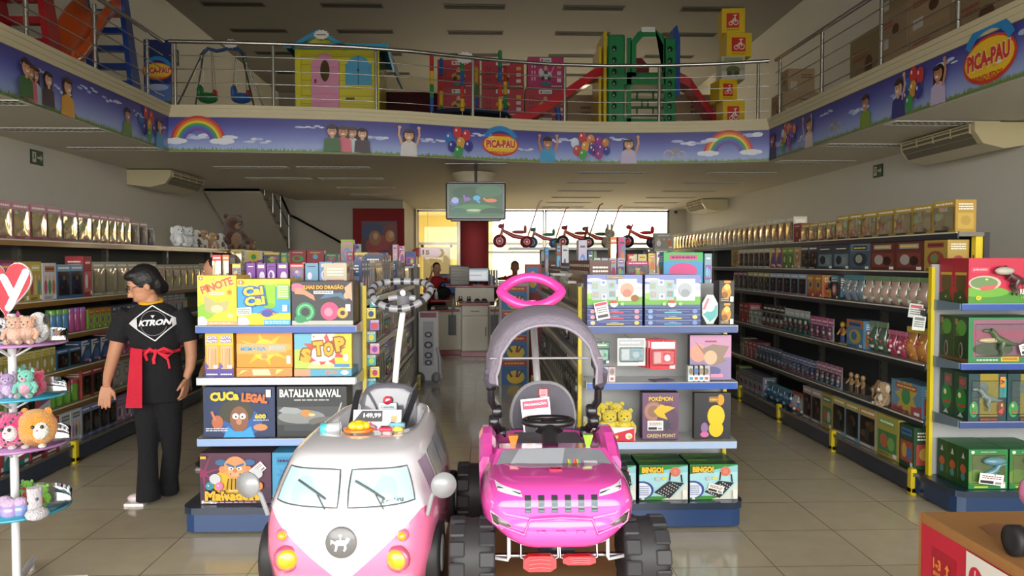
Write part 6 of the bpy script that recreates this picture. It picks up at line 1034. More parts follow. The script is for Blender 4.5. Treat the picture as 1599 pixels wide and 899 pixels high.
# trampoline
p = at(727, 168, 14.1); r = empty('trampoline', (p.x+.05, 14.3, ZM)); tag(r, 'small dark blue trampoline with colourful padded poles on the balcony', 'trampoline')
m = MB(); m.lathe([(.0, .3), (.62, .3), (.75, .32), (.77, .29), (.75, .26)], '1B2440', 'cloth', 28); m.build('mat', r); r.location.z += .002; m = MB(); [m.tube([(.7*math.cos(a), .7*math.sin(a), 0), (.72*math.cos(a), .72*math.sin(a), .28)], .018, '8A8A8A') for a in (.4, 1.5, 2.6, 3.7, 4.8, 5.9)]; m.build('legs', r)
cs = ['C8342E', 'E0B42E', '2E8A4A', '2E5AA8']
for i, (px, yy, yt, ph) in enumerate(((674, 13.7, 88, 0), (689, 14.8, 94, 3), (722, 13.55, 92, 2), (744, 14.9, 108, 2), (781, 13.7, 82, 2), (789, 14.7, 105, 3))):
    x = at(px, 130, yy).x-(p.x+.05); zt = at(px, yt, yy).z-ZM; m = MB(); y_ = yy-14.3; m.tube([(x, y_, 0), (x, y_, zt)], .014, 'B8B8B6'); 
    for k in range(4): m.tube([(x, y_, zt*(.98-.19*k)), (x, y_, zt*(.8-.19*k))], .036, cs[(k+(0, 3, 2, 1, 2, 0)[i]) % 4], 'cloth', 10)
    m.ell((x, y_, zt), .038, cs[(0, 3, 2, 1, 2, 0)[i]], 'cloth', 10); m.build('padded_pole', r)
p = at(726, 90, 13.5); burst(p.x, 13.505, p.z, .17, 'white star-shaped price tag hanging on the trampoline')
# red and pink ride-on cartons
def carton_toy(px0, px1, py0, Y, zb, h, col, car, label, mag=False):
    a = at(px0, py0, Y); b = at(px1, py0, Y); w = b.x-a.x; m = MB(); m.box(-w/2, w/2, 0, .5, 0, h, col); c = Cv(m, (-w/2, 0, 0), step=.0012); c.rect(0, 0, w, .012, '7A4A34'); c.rect(0, h-.012, w, h, '7A4A34'); c.rect(0, 0, .012, h, '7A4A34'); c.rect(w-.012, 0, w, h, '7A4A34')
    c.rect(w*.34, h*.82, w*.66, h*.96, 'DCE0DC'); c.ell(w*.4, h*.89, w*.03, h*.045, 'C83A4A'); c.text('Calesita', w*.54, h*.89, w*.18, h*.07, '4A8A8C', off=.03)
    for j in range(2):
        for k in range(3): c.rect(w*(.1+.08*j), h*(.25+.2*k), w*(.14+.08*j), h*(.36+.2*k), '8C2430' if not mag else 'E0A0C0')
    for k in range(3): c.rect(w*.82, h*(.2+.22*k), w*.93, h*(.32+.22*k), ('E8D8D0', 'D8C0BC', 'E0A82E')[k])
    c.ell(w*.5, h*.42, w*.17, h*.13, car); c.ell(w*.42, h*.33, w*.05, h*.08, '2A2A2A'); c.ell(w*.6, h*.33, w*.05, h*.08, '2A2A2A'); c.ell(w*.5, h*.62, w*.05, h*.1, 'D8A080'); c.rect(w*.45, h*.45, w*.56, h*.56, '4A5A4A' if not mag else '2E4A78'); c.ell(w*.52, h*.15, w*.14, h*.07, '3A7A84'); c.scrib(w*.66, h*.04, w*.96, h*.1, 1, 'E8D8D0')
    if mag: c.line(w*.64, h*.45, w*.76, h*.8, .012, 'E8D0DC'); c.ell(w*.36, h*.5, w*.06, h*.13, 'D8D0D8')
    o = m.build('toy_carton'); put(o, (a.x+b.x)/2, Y, zb, 0, label, 'carton', None); return o
ch = .545
for j, (x0, x1) in enumerate(((683, 749), (752, 818), (820, 883))):
    for k in range(3):
        col = 'B82838' if k else 'BC3A48'; mg = (j == 2 and k == 2)
        if mg: col = 'BC2A6C'
        q = 'CC9A24' if not mg else 'D8D0D8'
        carton_toy(x0+(4 if mg else 0), x1-(3 if mg else 0), 100, 15.6, ZM+.001+k*(ch+.002), ch if not mg else .62, col, q, '%s ride-on toy carton, %s of the %s stack on the balcony' % ('magenta' if mg else 'red', ('bottom', 'middle', 'top')[k], ('left', 'middle', 'right')[j]), mg)
# playground tower with two slides
PY = 14.0; x0, x1 = at(949, 100, PY).x, at(1055, 100, PY).x; pc = (x0+x1)/2; pw = (x1-x0)/2; GR = '1C7E48'
r = empty('playground_tower', (pc, PY, ZM)); tag(r, 'green plastic climbing tower with two red slides on the balcony', 'playground'); H1 = at(1000, 46, PY).z-ZM
def zz(py): return at(1000, py, PY).z-ZM
def xx(px): return at(px, 100, PY).x-pc
m = MB()
for a, b, t in ((-pw, -pw+.3, 55), (pw-.2, pw, 60)): m.box(a, b, -.04, .06, 0, zz(t), GR, 'plastic', b=.02)
P = [(xx(984), zz(120)), (xx(984), zz(66)), (xx(994), zz(52)), (xx(1003), zz(46)), (xx(1022), zz(46)), (xx(1033), zz(54)), (xx(1043), zz(66)), (xx(1043), zz(120)), (xx(1035), zz(120)), (xx(1035), zz(70)), (xx(1023), zz(58)), (xx(1003), zz(58)), (xx(993), zz(70)), (xx(993), zz(120))]
for i in range(len(P)//2-1):
    a, b, c_, d_ = P[i], P[i+1], P[-2-i], P[-1-i]; m.prism([d_, c_, b, a] , -.03, .04, GR, 'plastic')
for py in (118, 128, 190): m.box(-pw+.18, pw-.18, -.03, .04, zz(py)-.05, zz(py)+.05, GR, 'plastic')
for py in (143, 156, 168, 180): m.box(xx(984), xx(1037), -.02, .03, zz(py)-.02, zz(py)+.02, '125A32', 'plastic')
for px in (982, 1040): m.box(xx(px)-.04, xx(px)+.04, -.03, .04, 0, zz(60), GR, 'plastic')
for px, o_ in ((995, 0), (1012, 1), (1028, 0)): 
    for k, (ya, yb) in enumerate(((143, 156), (156, 168), (168, 180))): m.box(xx(px+8*((k+o_) % 2))-.015, xx(px+8*((k+o_) % 2))+.015, -.02, .03, zz(yb), zz(ya), '125A32', 'plastic')
for sx in (-1, 1):
    for k in range(7): m.ell((sx*(pw-.11), -.04, .25+k*.2), (.045, .012, .055), '0C3A22', 'plastic', 8)
m.build('front_panel', r)
m = MB(); m.box(-pw+.02, pw-.02, .1, .95, zz(128), zz(124), GR, 'plastic'); m.box(-pw, -pw+.06, .06, .95, 0, zz(70), 'D0B422', 'plastic'); m.box(pw-.06, pw, .06, .95, 0, zz(60), '1F4FA0', 'plastic'); m.build('deck', r)
m = MB(); m.box(xx(942), xx(947), -.05, .9, 0, zz(50), 'D0B422', 'plastic', b=.01); m.box(xx(936), xx(941), .1, .9, 0, zz(70), 'D0B422', 'plastic', b=.01); m.build('yellow_side', r)
m = MB(); m.prism([(xx(1056), zz(150)), (xx(1062), zz(150)), (xx(1062), zz(60)), (xx(1057), zz(38)), (xx(1051), zz(44)), (xx(1051), zz(60))], .0, .8, '1F4FA0', 'plastic'); m.build('blue_side', r)
m = MB(); P = [(xx(990), zz(118)), (xx(990), zz(80)), (xx(1000), zz(70)), (xx(1018), zz(70)), (xx(1030), zz(84)), (xx(1030), zz(118))]; m.prism(P, .9, .96, '8E2838', 'plastic'); m.build('red_panel', r)
m = MB(); m.box(xx(1001), xx(1022), -.05, -.04, zz(51), zz(43), 'D8DCD8'); m.build('price_sign', r)
def slide(pts, wd, col):
    m = MB(); rings = []
    for (x, y, z) in pts:
        rings.append([(x, y-wd/2-.03, z+.14), (x, y-wd/2+.01, z+.14), (x, y-wd/2+.03, z+.02), (x, y+wd/2-.03, z+.02), (x, y+wd/2-.01, z+.14), (x, y+wd/2+.03, z+.14), (x, y+wd/2+.02, z-.03), (x, y-wd/2-.02, z-.03)])
    m.loft(rings, col, 'plastic', smooth=False); return m
slide([(xx(943), .3, zz(112)), (xx(925), .25, zz(122)), (xx(890), .15, zz(148)), (xx(850), .05, zz(176)), (xx(815), -.05, zz(195)), (xx(800), -.1, zz(198))], .42, 'C42030').build('slide', r)
slide([(xx(1060), .3, zz(122)), (xx(1080), .3, zz(132)), (xx(1100), .35, zz(158)), (xx(1122), .4, zz(186)), (xx(1135), .4, zz(200))], .42, 'A81C2C').build('slide', r)
m = MB(); m.tube([(xx(875), .0, 0), (xx(871), .0, zz(170))], .05, '1F4FA0', 'plastic'); m.build('slide_leg', r)
# tricycle boxes stack
bx_ = [(1129, 1163, 156, 190, 1), (1123, 1152, 125, 160, 2), (1127, 1163, 88, 124, 0), (1135, 1174, 52, 87, 1), (1128, 1163, 14, 56, 2)]
zc = ZM+.001
hs = [at(1150, t, 13.6).z for t in (157, 124, 88, 51, 13)]
for i, (a, b, t, bt, st) in enumerate(bx_):
    Y = 13.6; xa, xb = at(a, t, Y).x, at(b, t, Y).x; w = xb-xa; h = hs[i]-zc-.001; d = .4; m = MB(); yl = 'DDB918'
    m.box(-w/2, w/2, 0, d, 0, h, yl if st else 'B8B8A8'); c = Cv(m, (-w/2, 0, 0), step=.001)
    if st:
        c.rect(w*.2, h*.2, w*.75, h*.8, 'C83020'); c.arc(w*.38, h*.38, w*.06, w*.09, 0, 2*PI, 'F0E8DC', 14); c.arc(w*.6, h*.42, w*.09, w*.12, 0, 2*PI, 'F0E8DC', 16); c.line(w*.38, h*.42, w*.56, h*.6, w*.05, 'F0E8DC'); c.line(w*.6, h*.42, w*.56, h*.7, w*.04, 'F0E8DC'); c.line(w*.5, h*.7, w*.64, h*.72, w*.04, 'F0E8DC'); c.scrib(w*.2, h*.08, w*.75, h*.14, 1, '8A6A18')
    else: c.ell(w*.5, h*.4, w*.3, h*.2, '6A7A4A'); c.ell(w*.35, h*.25, w*.12, h*.12, '4A3A2A'); c.ell(w*.65, h*.25, w*.12, h*.12, '4A3A2A'); c.rect(w*.1, h*.8, w*.9, h*.95, '8A9A6A')
    if st == 2: c = Cv(m, (w/2, 0, 0), (0, 1, 0), step=.001); c.rect(.02, .02, d-.02, h-.02, 'B8BCC0'); c.line(.1, h*.2, .3, h*.7, .015, 'C83A4A'); c.ell(.12, h*.2, .05, .05, '4A4A58')
    o = m.build('tricycle_box'); put(o, (xa+xb)/2, Y, zc, (0, .12, -.05, 0, -.12)[i], '%s tricycle box, %s of the tall balcony stack' % ('pale printed' if i == 2 else 'yellow red-emblem', ('lowest', 'second from below', 'in the middle', 'second from the top', 'topmost')[i]), 'box'); zc = hs[i]
# swing set
Sx = at(348, 120, 13.4).x; r = empty('swing_set', (Sx, 13.4, ZM)); tag(r, 'toy swing set with blue top, a green and a blue seat, on the balcony', 'swing'); def_z = lambda py: at(348, py, 13.4).z-ZM
zt = def_z(78); m = MB()
for sx in (-1, 1):
    for y_ in (-.45, .45): m.tube([(sx*.68, y_, 0), (sx*.3, 0, zt)], .016, '9A9EA0')
m.build('frame', r); m = MB(); m.tube([(-.36, 0, zt-.1), (-.24, 0, zt+.02), (-.1, 0, zt-.02), (.0, 0, zt-.0), (.1, 0, zt+.03), (.25, 0, zt+.02), (.38, 0, zt-.12)], .03, '2E4E84', 'plastic'); m.build('top_bar', r)
for i, (x, cc, lb) in enumerate(((-.25, '1E7A44', 'green'), (.3, '2A5CA8', 'blue'))):
    m = MB(); m.ell((x, 0, .42), (.17, .14, .09), cc, 'plastic'); m.ell((x-.12, .0, .52), (.05, .12, .12), cc, 'plastic'); m.ell((x+.12, 0, .5), (.04, .1, .06), 'A82E2E', 'plastic', 10); s = m.build('swing_seat', r); s['label'] = lb+' swing seat'; m = MB(); [m.tube([(x+dx, dy, .45), (x+dx*.6, dy*.3, zt-.03)], .006, 'A8ACAC', 'metal', 5) for dx in (-.12, .12) for dy in (-.1, .1)]; m.build('ropes', s)
p = at(360, 68, 13.3); burst(p.x, 13.3, p.z, .13, 'white star-shaped price tag on top of the swing set')
# printed flag at the corner
p = at(246, 115, 12.6); m = MB(); h = 1.05; w = .42; m.box(-w/2, w/2, 0, .03, -h/2, h/2, '22306C'); c = Cv(m, (-w/2, 0, -h/2), step=.001); c.rect(0, 0, w, h*.35, '5A7ABA'); c.rect(0, 0, w, h*.1, '4A6A34'); c.ell(w*.5, h*.3, w*.4, h*.05, 'A8B8DC'); picapau(c, w*.5, h*.5, w*.9); o = m.build('roll_banner', None, (p.x, 12.6, p.z)); b_ = MB(); b_.tube([(0, .04, -(p.z-ZM)), (0, .04, h/2)], .015, '8A8A8A'); b_.box(-.2, .2, -.1, .14, -(p.z-ZM), -(p.z-ZM)+.02, '4A4A4A', 'plastic'); b_.build('stand', o); tag(o, 'narrow blue standing banner with shop name at the balcony corner', 'banner')
# slides on the left side
def slideset(Yc, X, col, lad, label, fl=1):
    r = empty('toy_slide', (X, Yc, ZM+.003)); tag(r, label, 'slide'); 
    # ladder: two tapering sides with rungs (towards +y), chute drops towards -y
    m = MB()
    for s in (-1, 1): m.prism([(.25, 0), (.55, 0), (.12, 1.35), (-.05, 1.35)], s*.27-.035, s*.27+.035, lad, 'plastic', 'x')
    for k in range(5): m.box(-.27, .27, .38-.075*k, .5-.085*k, .22+.23*k, .3+.23*k, lad, 'plastic')
    m.build('ladder', r)
    rings = []
    for t in range(9):
        s = t/8; y = .05-1.35*s; z = 1.12-1.05*(s**1.25)+.08*math.sin(s*PI*2); rings.append([(-.27, y, z+.2), (-.23, y, z+.2), (-.2, y, z+.03), (.2, y, z+.03), (.23, y, z+.2), (.27, y, z+.2), (.25, y, z-.03), (-.25, y, z-.03)])
    m = MB(); m.loft(rings, col, 'plastic', smooth=True); m.build('chute', r); return r
o = slideset(9.1, -5.28, 'D88A1A', 'A81824', 'yellow and red toy slide on the left balcony'); o.rotation_euler.z = 0
o = slideset(11.25, -5.28, 'D8581A', '1C3F8C', 'orange and blue toy slide on the left balcony, nearer the corner')
# cardboard boxes on the right side
KR = ['A08A6C', '94805F', 'A89070']
def kbox(x, y, z, w, d, h, label, k=0, rz=0):
    m = MB(); m.box(-w/2, w/2, -d/2, d/2, 0, h, KR[k % 3], 'card'); c = Cv(m, (-w/2, d/2, 0), (0, -1, 0), step=.001); c.rect(d*.1, h*.1, d*.35, h*.35, 'C8C4BC'); c.ell(d*.6, h*.5, d*.12, h*.15, '5A3A2A'); c.scrib(d*.1, h*.6, d*.5, h*.8, 2, 'A04A3A'); c = Cv(m, (-w/2, -d/2, 0), step=.001); c.rect(w*.1, h*.15, w*.35, h*.5, 'B8B0A0'); c.scrib(w*.5, h*.6, w*.9, h*.8, 2, '6A4A34'); c.rect(0, h*.48, w, h*.52, 'A88A60'); put(m.build('cardboard_box'), x, y, z, rz, label, 'box')
kbox(5.75, 12.15, ZM, .5, 1.0, .35, 'low cardboard box at the far end of the right balcony row'); kbox(5.68, 11.15, ZM, .55, .95, .95, 'tall cardboard box with bicycle print on the right balcony', 1); kbox(5.6, 10.20, ZM, .6, .7, .45, 'cardboard box with white labels, lower of the tall right balcony stack', 2); kbox(5.6, 10.20, ZM+.452, .6, .7, .5, 'cardboard box with white labels, middle of the tall right balcony stack', 0); kbox(5.6, 10.20, ZM+.954, .6, .7, .5, 'cardboard box, top of the tall right balcony stack', 1)
kbox(5.6, 9.35, ZM, .6, .9, .5, 'wide cardboard box beside the tall right balcony stack', 0); kbox(5.6, 9.35, ZM+.502, .6, .9, .5, 'wide cardboard box on top of the box beside the tall stack', 2); kbox(5.6, 9.35, ZM+1.004, .6, .9, .45, 'wide cardboard box on top of the second stack, right balcony', 1); kbox(5.55, 8.30, ZM, .6, 1.1, .6, 'long cardboard box near the banner shop name, right balcony', 1)
kbox(5.2, 13.2, ZM, .6, .5, .5, 'cardboard box behind the right balcony corner', 0); kbox(5.25, 13.25, ZM+.502, .45, .4, .4, 'small cardboard box on the box behind the right balcony corner', 2); kbox(5.2, 12.75, ZM, .3, .3, .2, 'small open cardboard box by the right balcony corner', 1)
kbox(1.9, 15.9, ZM, .5, .4, 1.0, 'brown cardboard box behind the left red slide', 0); kbox(2.6, 16.2, ZM, .8, .5, .45, 'flat cardboard boxes seen under the green tower', 1); kbox(4.0, 15.6, ZM, 1.1, .5, .95, 'big printed carton behind the right red slide', 2)
m = MB(); m.box(-.9, .9, 0, .4, 0, 1.2, '4A1A20', 'cloth'); put(m.build('covered_stand'), at(645, 150, 16.5).x, 16.5, ZM, 0, 'dark red covered stand between the playhouse and trampoline', 'stand')
# ---------------------------------------------------------------- ride-on cars
def mk_kombi():
    m = mk('van_paint', .16, coat=1, attr=False, col=hx('F1EEF2')); n = m.node_tree.nodes; L = m.node_tree.links; b = n['Principled BSDF']
    tc = n.new('ShaderNodeTexCoord'); sp = n.new('ShaderNodeSeparateXYZ'); L.new(tc.outputs['Object'], sp.inputs[0])
    def mth(op, a, bb=None):
        q = n.new('ShaderNodeMath'); q.operation = op
        for i, v in enumerate((a, bb)):
            if v is None: continue
            if hasattr(v, 'default_value') or hasattr(v, 'links'): L.new(v, q.inputs[i])
            else: q.inputs[i].default_value = v
        return q.outputs[0]
    ab = mth('ABSOLUTE', sp.outputs[0]); zb = mth('MINIMUM', mth('ADD', mth('MULTIPLY', ab, .92), .07), .262)
    back = mth('GREATER_THAN', sp.outputs[1], -.30); zb2 = mth('MAXIMUM', zb, mth('MULTIPLY', back, .262)); f = mth('LESS_THAN', sp.outputs[2], zb2)
    mx = n.new('ShaderNodeMix'); mx.data_type = 'RGBA'; L.new(f, mx.inputs[0]); mx.inputs[6].default_value = (*lin(hx('DAD7DE')), 1); mx.inputs[7].default_value = (*lin(hx('DE7299')), 1); L.new(mx.outputs[2], b.inputs['Base Color'])
mk_kombi()
def sring(w, f, b, z, n=4.5, seg=56, tap=0.0, zf=None):
    out = []; yc = (f+b)/2; Lh = (b-f)/2
    for i in range(seg):
        a = 2*PI*i/seg; c, s = math.cos(a), math.sin(a); x = w*math.copysign(abs(c)**(2/n), c); y = yc+Lh*math.copysign(abs(s)**(2/n), s); t = (y+.45)/.9
        out.append((x*(1-tap*t), y, z+(zf(x, y) if zf else 0)))
    return out
KL = [(.03, .215, -.41, .42), (.06, .245, -.448, .44), (.14, .255, -.464, .45), (.21, .253, -.463, .45), (.265, .246, -.452, .445), (.32, .226, -.425, .44), (.375, .205, -.388, .435), (.393, .196, -.37, .43)]
def kint(z):
    for a, b in zip(KL, KL[1:]):
        if a[0] <= z <= b[0]:
            t = (z-a[0])/(b[0]-a[0]); return [a[i]+(b[i]-a[i])*t for i in range(1, 4)]
    return KL[-1][1:]
def kfront(x, z, off=.003, n=4.5):
    w, f, b = kint(z); yc = (f+b)/2; Lh = (b-f)/2; return yc-Lh*(1-min(.999, abs(x/w))**n)**(1/n)-off
def patch(m, corners, surf, col, mat='gloss', nu=10, nv=6, rnd_=0):
    # corners BL, BR, TR, TL in (x, z)
    BL, BR_, TR, TL = [Vector(p) for p in corners]; V = []; F = []
    for j in range(nv+1):
        for i in range(nu+1):
            u, v = i/nu, j/nv
            if rnd_: 
                uu, vv = 2*u-1, 2*v-1; k = rnd_; uu2 = uu*math.sqrt(1-k*vv*vv/2); vv2 = vv*math.sqrt(1-k*uu*uu/2); u, v = (uu2+1)/2, (vv2+1)/2
            p = BL.lerp(BR_, u).lerp(TL.lerp(TR, u), v); V.append((p.x, surf(p.x, p.y), p.y))
    for j in range(nv):
        for i in range(nu): a = j*(nu+1)+i; F.append((a, a+1, a+nu+2, a+nu+1))
    m.add(V, F, col, mat, True)
    B = [V[i] for i in range(nu+1)]+[V[j*(nu+1)+nu] for j in range(1, nv+1)]+[V[nv*(nu+1)+i] for i in range(nu-1, -1, -1)]+[V[j*(nu+1)] for j in range(nv-1, 0, -1)]
    return B
KX, KYY, KZ = -.372, 2.6, .7
r = empty('ride_on_van', (KX, KYY, KZ)); r.rotation_euler.z = -math.radians(2.2); tag(r, 'pink and white ride-on toy van with striped push handle in the foreground', 'ride-on car'); VAN = r
m = MB(); rings = [sring(w, f, b, z, tap=.1*(z/.4)) for z, w, f, b in KL]
rings += [sring(.185, -.335, .425, .406, tap=.1), sring(.172, -.2, .415, .418, tap=.1), sring(.162, -.125, .405, .420, n=3.6, tap=.1), sring(.152, -.115, .392, .41, n=3.6, tap=.1), sring(.145, -.10, .38, .3, n=3.6, tap=.1), sring(.14, -.09, .37, .16, n=3.6, tap=.1)]
m.loft(rings, 'EFECF0', 'van_paint', cap=True); m.build('body', r)
m = MB(); m.add([(x, y-.0, z) for x, y, z in [(-.17, -.19, .4195), (.17, -.19, .4195), (.155, -.118, .4205), (-.155, -.118, .4205)]], [(0, 1, 2, 3)], 'E9E6EE', 'gloss'); 
for s in (-1, 1):
    g = MB(); C4 = [(s*.012, .278), (s*.195, .288), (s*.166, .374), (s*.014, .372)]
    if s < 0: C4 = [C4[1], C4[0], C4[3], C4[2]]
    B = patch(g, C4, lambda x, z: kfront(x, z, .002), 'A9CAD2', 'gloss', rnd_=.12); wn = g.build('windshield', r)
    fr = MB(); fr.tube([(x, y-.0015, z) for x, y, z in B], .0022, '4A4A4E', 'plastic', 6, closed=True); fr.build('gasket', wn)
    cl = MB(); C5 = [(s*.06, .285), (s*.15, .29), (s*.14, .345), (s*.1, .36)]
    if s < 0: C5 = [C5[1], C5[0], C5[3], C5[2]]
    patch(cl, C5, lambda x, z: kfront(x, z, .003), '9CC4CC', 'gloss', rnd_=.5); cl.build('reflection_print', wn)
    x0 = -.13 if s < 0 else .03
    wp = MB(); P = [(x0, .345), (x0+.04, .326), (x0+.083, .302)]; wp.tube([(x, kfront(x, z, .008), z) for x, z in P], .0032, '3E4044', 'plastic', 6); wp.tube([(x0+.055, kfront(x0+.055, .318, .008), .318), (x0+.083, kfront(x0+.083, .278, .008), .276)], .002, '3E4044', 'plastic', 6); wp.build('wiper', wn)
    for nm, x, z, rr_, col in (('headlight', s*.15, .142, .03, 'E8A018'), ('indicator', s*.165, .205, .0135, 'E0981A')):
        y = kfront(x, z, 0); ang = -s*.28; M = Matrix.Translation((x, y, z)) @ Matrix.Rotation(ang if True else 0, 4, 'Z') @ Matrix.Rotation(PI/2+.03, 4, 'X')
        h = MB(); h.lathe([(rr_*1.22, -.006), (rr_*1.22, .006), (rr_*1.02, .01)], 'A84A68' if nm == 'headlight' else 'C86A88', 'gloss', 24, M); hh = h.build(nm, r)
        h = MB(); h.lathe([(rr_, .004), (rr_*.9, .012), (rr_*.6, .018), (rr_*.05, .021)], col, 'gloss', 24, M); h.build('lens', hh)
    # mirrors
    h = MB(); h.tube([(s*.225, -.38, .24), (s*.24, -.395, .30), (s*.265, -.40, .325)], .007, '86888C', 'plastic'); M = Matrix.Translation((s*.272, -.4, .33)) @ Matrix.Rotation(PI/2, 4, 'X') @ Matrix.Rotation(s*.3, 4, 'Y'); h.lathe([(.002, -.012), (.03, -.01), (.036, .0), (.036, .006), (.002, .01)], '86888C', 'plastic', 24, M); h.build('mirror', r)
    # side windows
    for k, (ya, yb) in enumerate(((-.3, -.2), (-.17, -.03), (0, .13), (.16, .3))):
        h = MB(); 
        def sx(y, z): 
            w, f, b = kint(z); yc = (f+b)/2; Lh = (b-f)/2; q = min(.999, abs((y-yc)/Lh)); return s*(w*(1-q**4.5)**(1/4.5)*(1-.1*(z/.4)*((y+.45)/.9))+.002)
        V = [(sx(y, z), y, z) for z in (.285, .33, .372) for y in (ya, (ya+yb)/2, yb)]; F = [(0, 1, 4, 3), (1, 2, 5, 4), (3, 4, 7, 6), (4, 5, 8, 7)]
        h.add(V, F if s > 0 else [tuple(reversed(f)) for f in F], '8A94A0' if k == 0 else 'A8B4BE', 'gloss', True); h.build('side_window', r)
    for y in (-.28, .28):
        M = Matrix.Translation((s*.228, y, .095)) @ Matrix.Rotation(PI/2, 4, 'Y'); h = MB(); h.lathe([(.05, -.028), (.09, -.03), (.095, -.02), (.095, .02), (.09, .03), (.05, .028)], '232325', 'rubber', 28, M); wh = h.build('wheel', r); h = MB(); h.lathe([(.001, s*.031), (.03, s*.034), (.052, s*.03), (.052, s*.02)], 'C0C2C6', 'plastic', 20, M); h.build('hubcap', wh)
h = MB(); P = []
M = Matrix.Translation((0, kfront(0, .19, 0)-.001, .19)) @ Matrix.Rotation(PI/2, 4, 'X'); h.lathe([(.001, .006), (.041, .006), (.043, .003), (.043, -.006)], '646466', 'plastic', 32, M)
c = Cv(h, (0, kfront(0, .19, 0)-.0072, .19)); 
for pts in ([(-.022, .0), (-.01, .008), (.012, .008), (.016, .016), (.026, .012), (.02, .002), (.012, -.006), (-.012, -.006)], [(-.014, -.004), (-.007, -.004), (-.012, -.022), (-.017, -.022)], [(.008, -.004), (.014, -.004), (.016, -.014), (.011, -.022), (.006, -.02), (.01, -.013)], [(-.022, .002), (-.017, .006), (-.026, .01), (-.028, -.004)], [(-.002, .008), (.002, .008), (.002, .024), (-.002, .024)], [(-.005, .02), (.005, .02), (.005, .024), (-.005, .024)]): c.poly(pts, 'EDEBEE')
h.build('emblem', r)
h = MB(); c = Cv(h, (0, 0, 0)); 
h2 = MB(); xx_ = .135; c = Cv(h2, (xx_, kfront(xx_, .3, .004), .296), (1, .33, 0), (0, .2, 1)); c.text('Kombina', 0, 0, .062, .014, '3A3E46', rot=.06, shear=.3, off=.02); c.text('BABY', .014, -.011, .03, .006, '3A3E46'); h2.build('window_print', r)
h = MB(); h.tube([(x, kfront(x, .065, .012), .055) for x in [(-.2+.04*i) for i in range(11)]], .014, 'E9E6EA', 'gloss', 10); h.build('bumper', r)
# dashboard toys
h = MB(); h.lathe([(.001, 0), (.048, 0), (.048, .008), (.03, .01)], 'E8762A', 'gloss', 24, Matrix.Translation((-.02, -.115, .421))); t = h.build('activity_toy', r); h = MB(); [h.ell((-.02+.02*math.cos(a), -.115+.016*math.sin(a), .437), (.016, .014, .013), 'EDC21E', 'gloss', 12) for a in (0, 1.26, 2.5, 3.77, 5.0)]; h.ell((-.02, -.115, .442), (.018, .014, .012), 'EDC21E', 'gloss', 12); h.build('yellow_knob', t)
h = MB(); h.box(.045, .088, -.135, -.1, .421, .434, 'D8304A', 'gloss', b=.004); h.box(.089, .12, -.135, -.1, .421, .434, 'E8C22E', 'gloss', b=.004); h.box(.07, .12, -.098, -.07, .421, .44, '6AB0C8', 'gloss', b=.004); h.build('piano_toy', r)
h = MB(); M = Matrix.Translation((-.11, -.105, .425)) @ Matrix.Rotation(PI/2-.1, 4, 'Y'); h.lathe([(.001, -.03), (.02, -.03), (.02, -.01)], '4AB8C8', 'gloss', 18, M); h.lathe([(.018, -.01), (.018, .03), (.001, .03)], 'B8BCC0', 'gloss', 18, M); h.build('rattle_toy', r)
# seat
h = MB(); rings = []
for i in range(9):
    t = i/8; z = .25+.245*math.sin(t*PI/2); hw_ = (.112*(1-(max(0, t-.35)/.65)**2.6*.7)) if t < 1 else .02; th = .035*(1-.55*t)
    rings.append([(hw_*math.copysign(abs(math.cos(a))**.7, math.cos(a)), .36+.02*t+th*math.sin(a), z) for a in [2*PI*k/24 for k in range(24)]])
rings.append([(.02*math.cos(2*PI*k/24), .38+.006*math.sin(2*PI*k/24), .498) for k in range(24)])
h.loft(rings, '5C5C66', 'gloss'); st = h.build('seat_back', r)
h = MB(); h.box(-.11, .11, .12, .36, .2, .25, '8C8C94', 'gloss', b=.02); h.build('seat', r)
h = MB(); c = Cv(h, (-.032, .318, .405)); h.box(-.034, .034, .318, .325, .404, .43, 'DCDCE2', 'gloss', b=.003); c.text('Calesita', .032, .011, .05, .011, '5A98A0', off=.03); M = Matrix.Translation((0, .319, .44)) @ Matrix.Rotation(PI/2, 4, 'X'); h.lathe([(.001, .003), (.016, .003), (.016, -.002)], 'C83048', 'gloss', 18, M); c = Cv(h, (0, .3155, .44)); c.poly([(-.009, -.004), (.009, .002), (.007, .008), (-.003, .004)], 'F2EDEE'); h.build('logo_plate', st)
for s in (-1, 1):
    h = MB(); P = [(s*.106, .33, .475), (s*.104, .27, .455), (s*.088, .1, .385)]; V = []
    for x, y, z in P: V += [(x-.011, y, z), (x+.011, y, z)]
    h.add(V+[(a, b-.003, c_+.003) for a, b, c_ in V], [(0, 1, 3, 2), (2, 3, 5, 4), (8, 9, 7, 6), (10, 11, 9, 8), (0, 2, 8, 6), (2, 4, 10, 8), (1, 7, 9, 3), (3, 9, 11, 5)], '1C1C20', 'cloth'); h.build('strap', r)
h = MB(); M_ = Matrix.Translation((.0, .1, .405)) @ Matrix.Rotation(-.35, 4, 'X'); h.M = M_; h.box(-.082, .082, -.003, 0, -.05, .04, 'ECEAEE'); c = Cv(h, (-.082, -.0035, -.05)); c.poly([(.002, .05), (.1, .05), (.1, .088), (.03, .088)], '2C2C30'); c.text('149,99', .065, .07, .06, .018, 'ECECEC', off=.04); c.rect(.13, .05, .15, .07, 'D8A070'); c.ell(.06, .03, .025, .012, '5A7AA8'); c.poly([(.04, .02), (.09, .02), (.075, .035), (.06, .05)], 'C8405A'); h.build('price_sign', r)
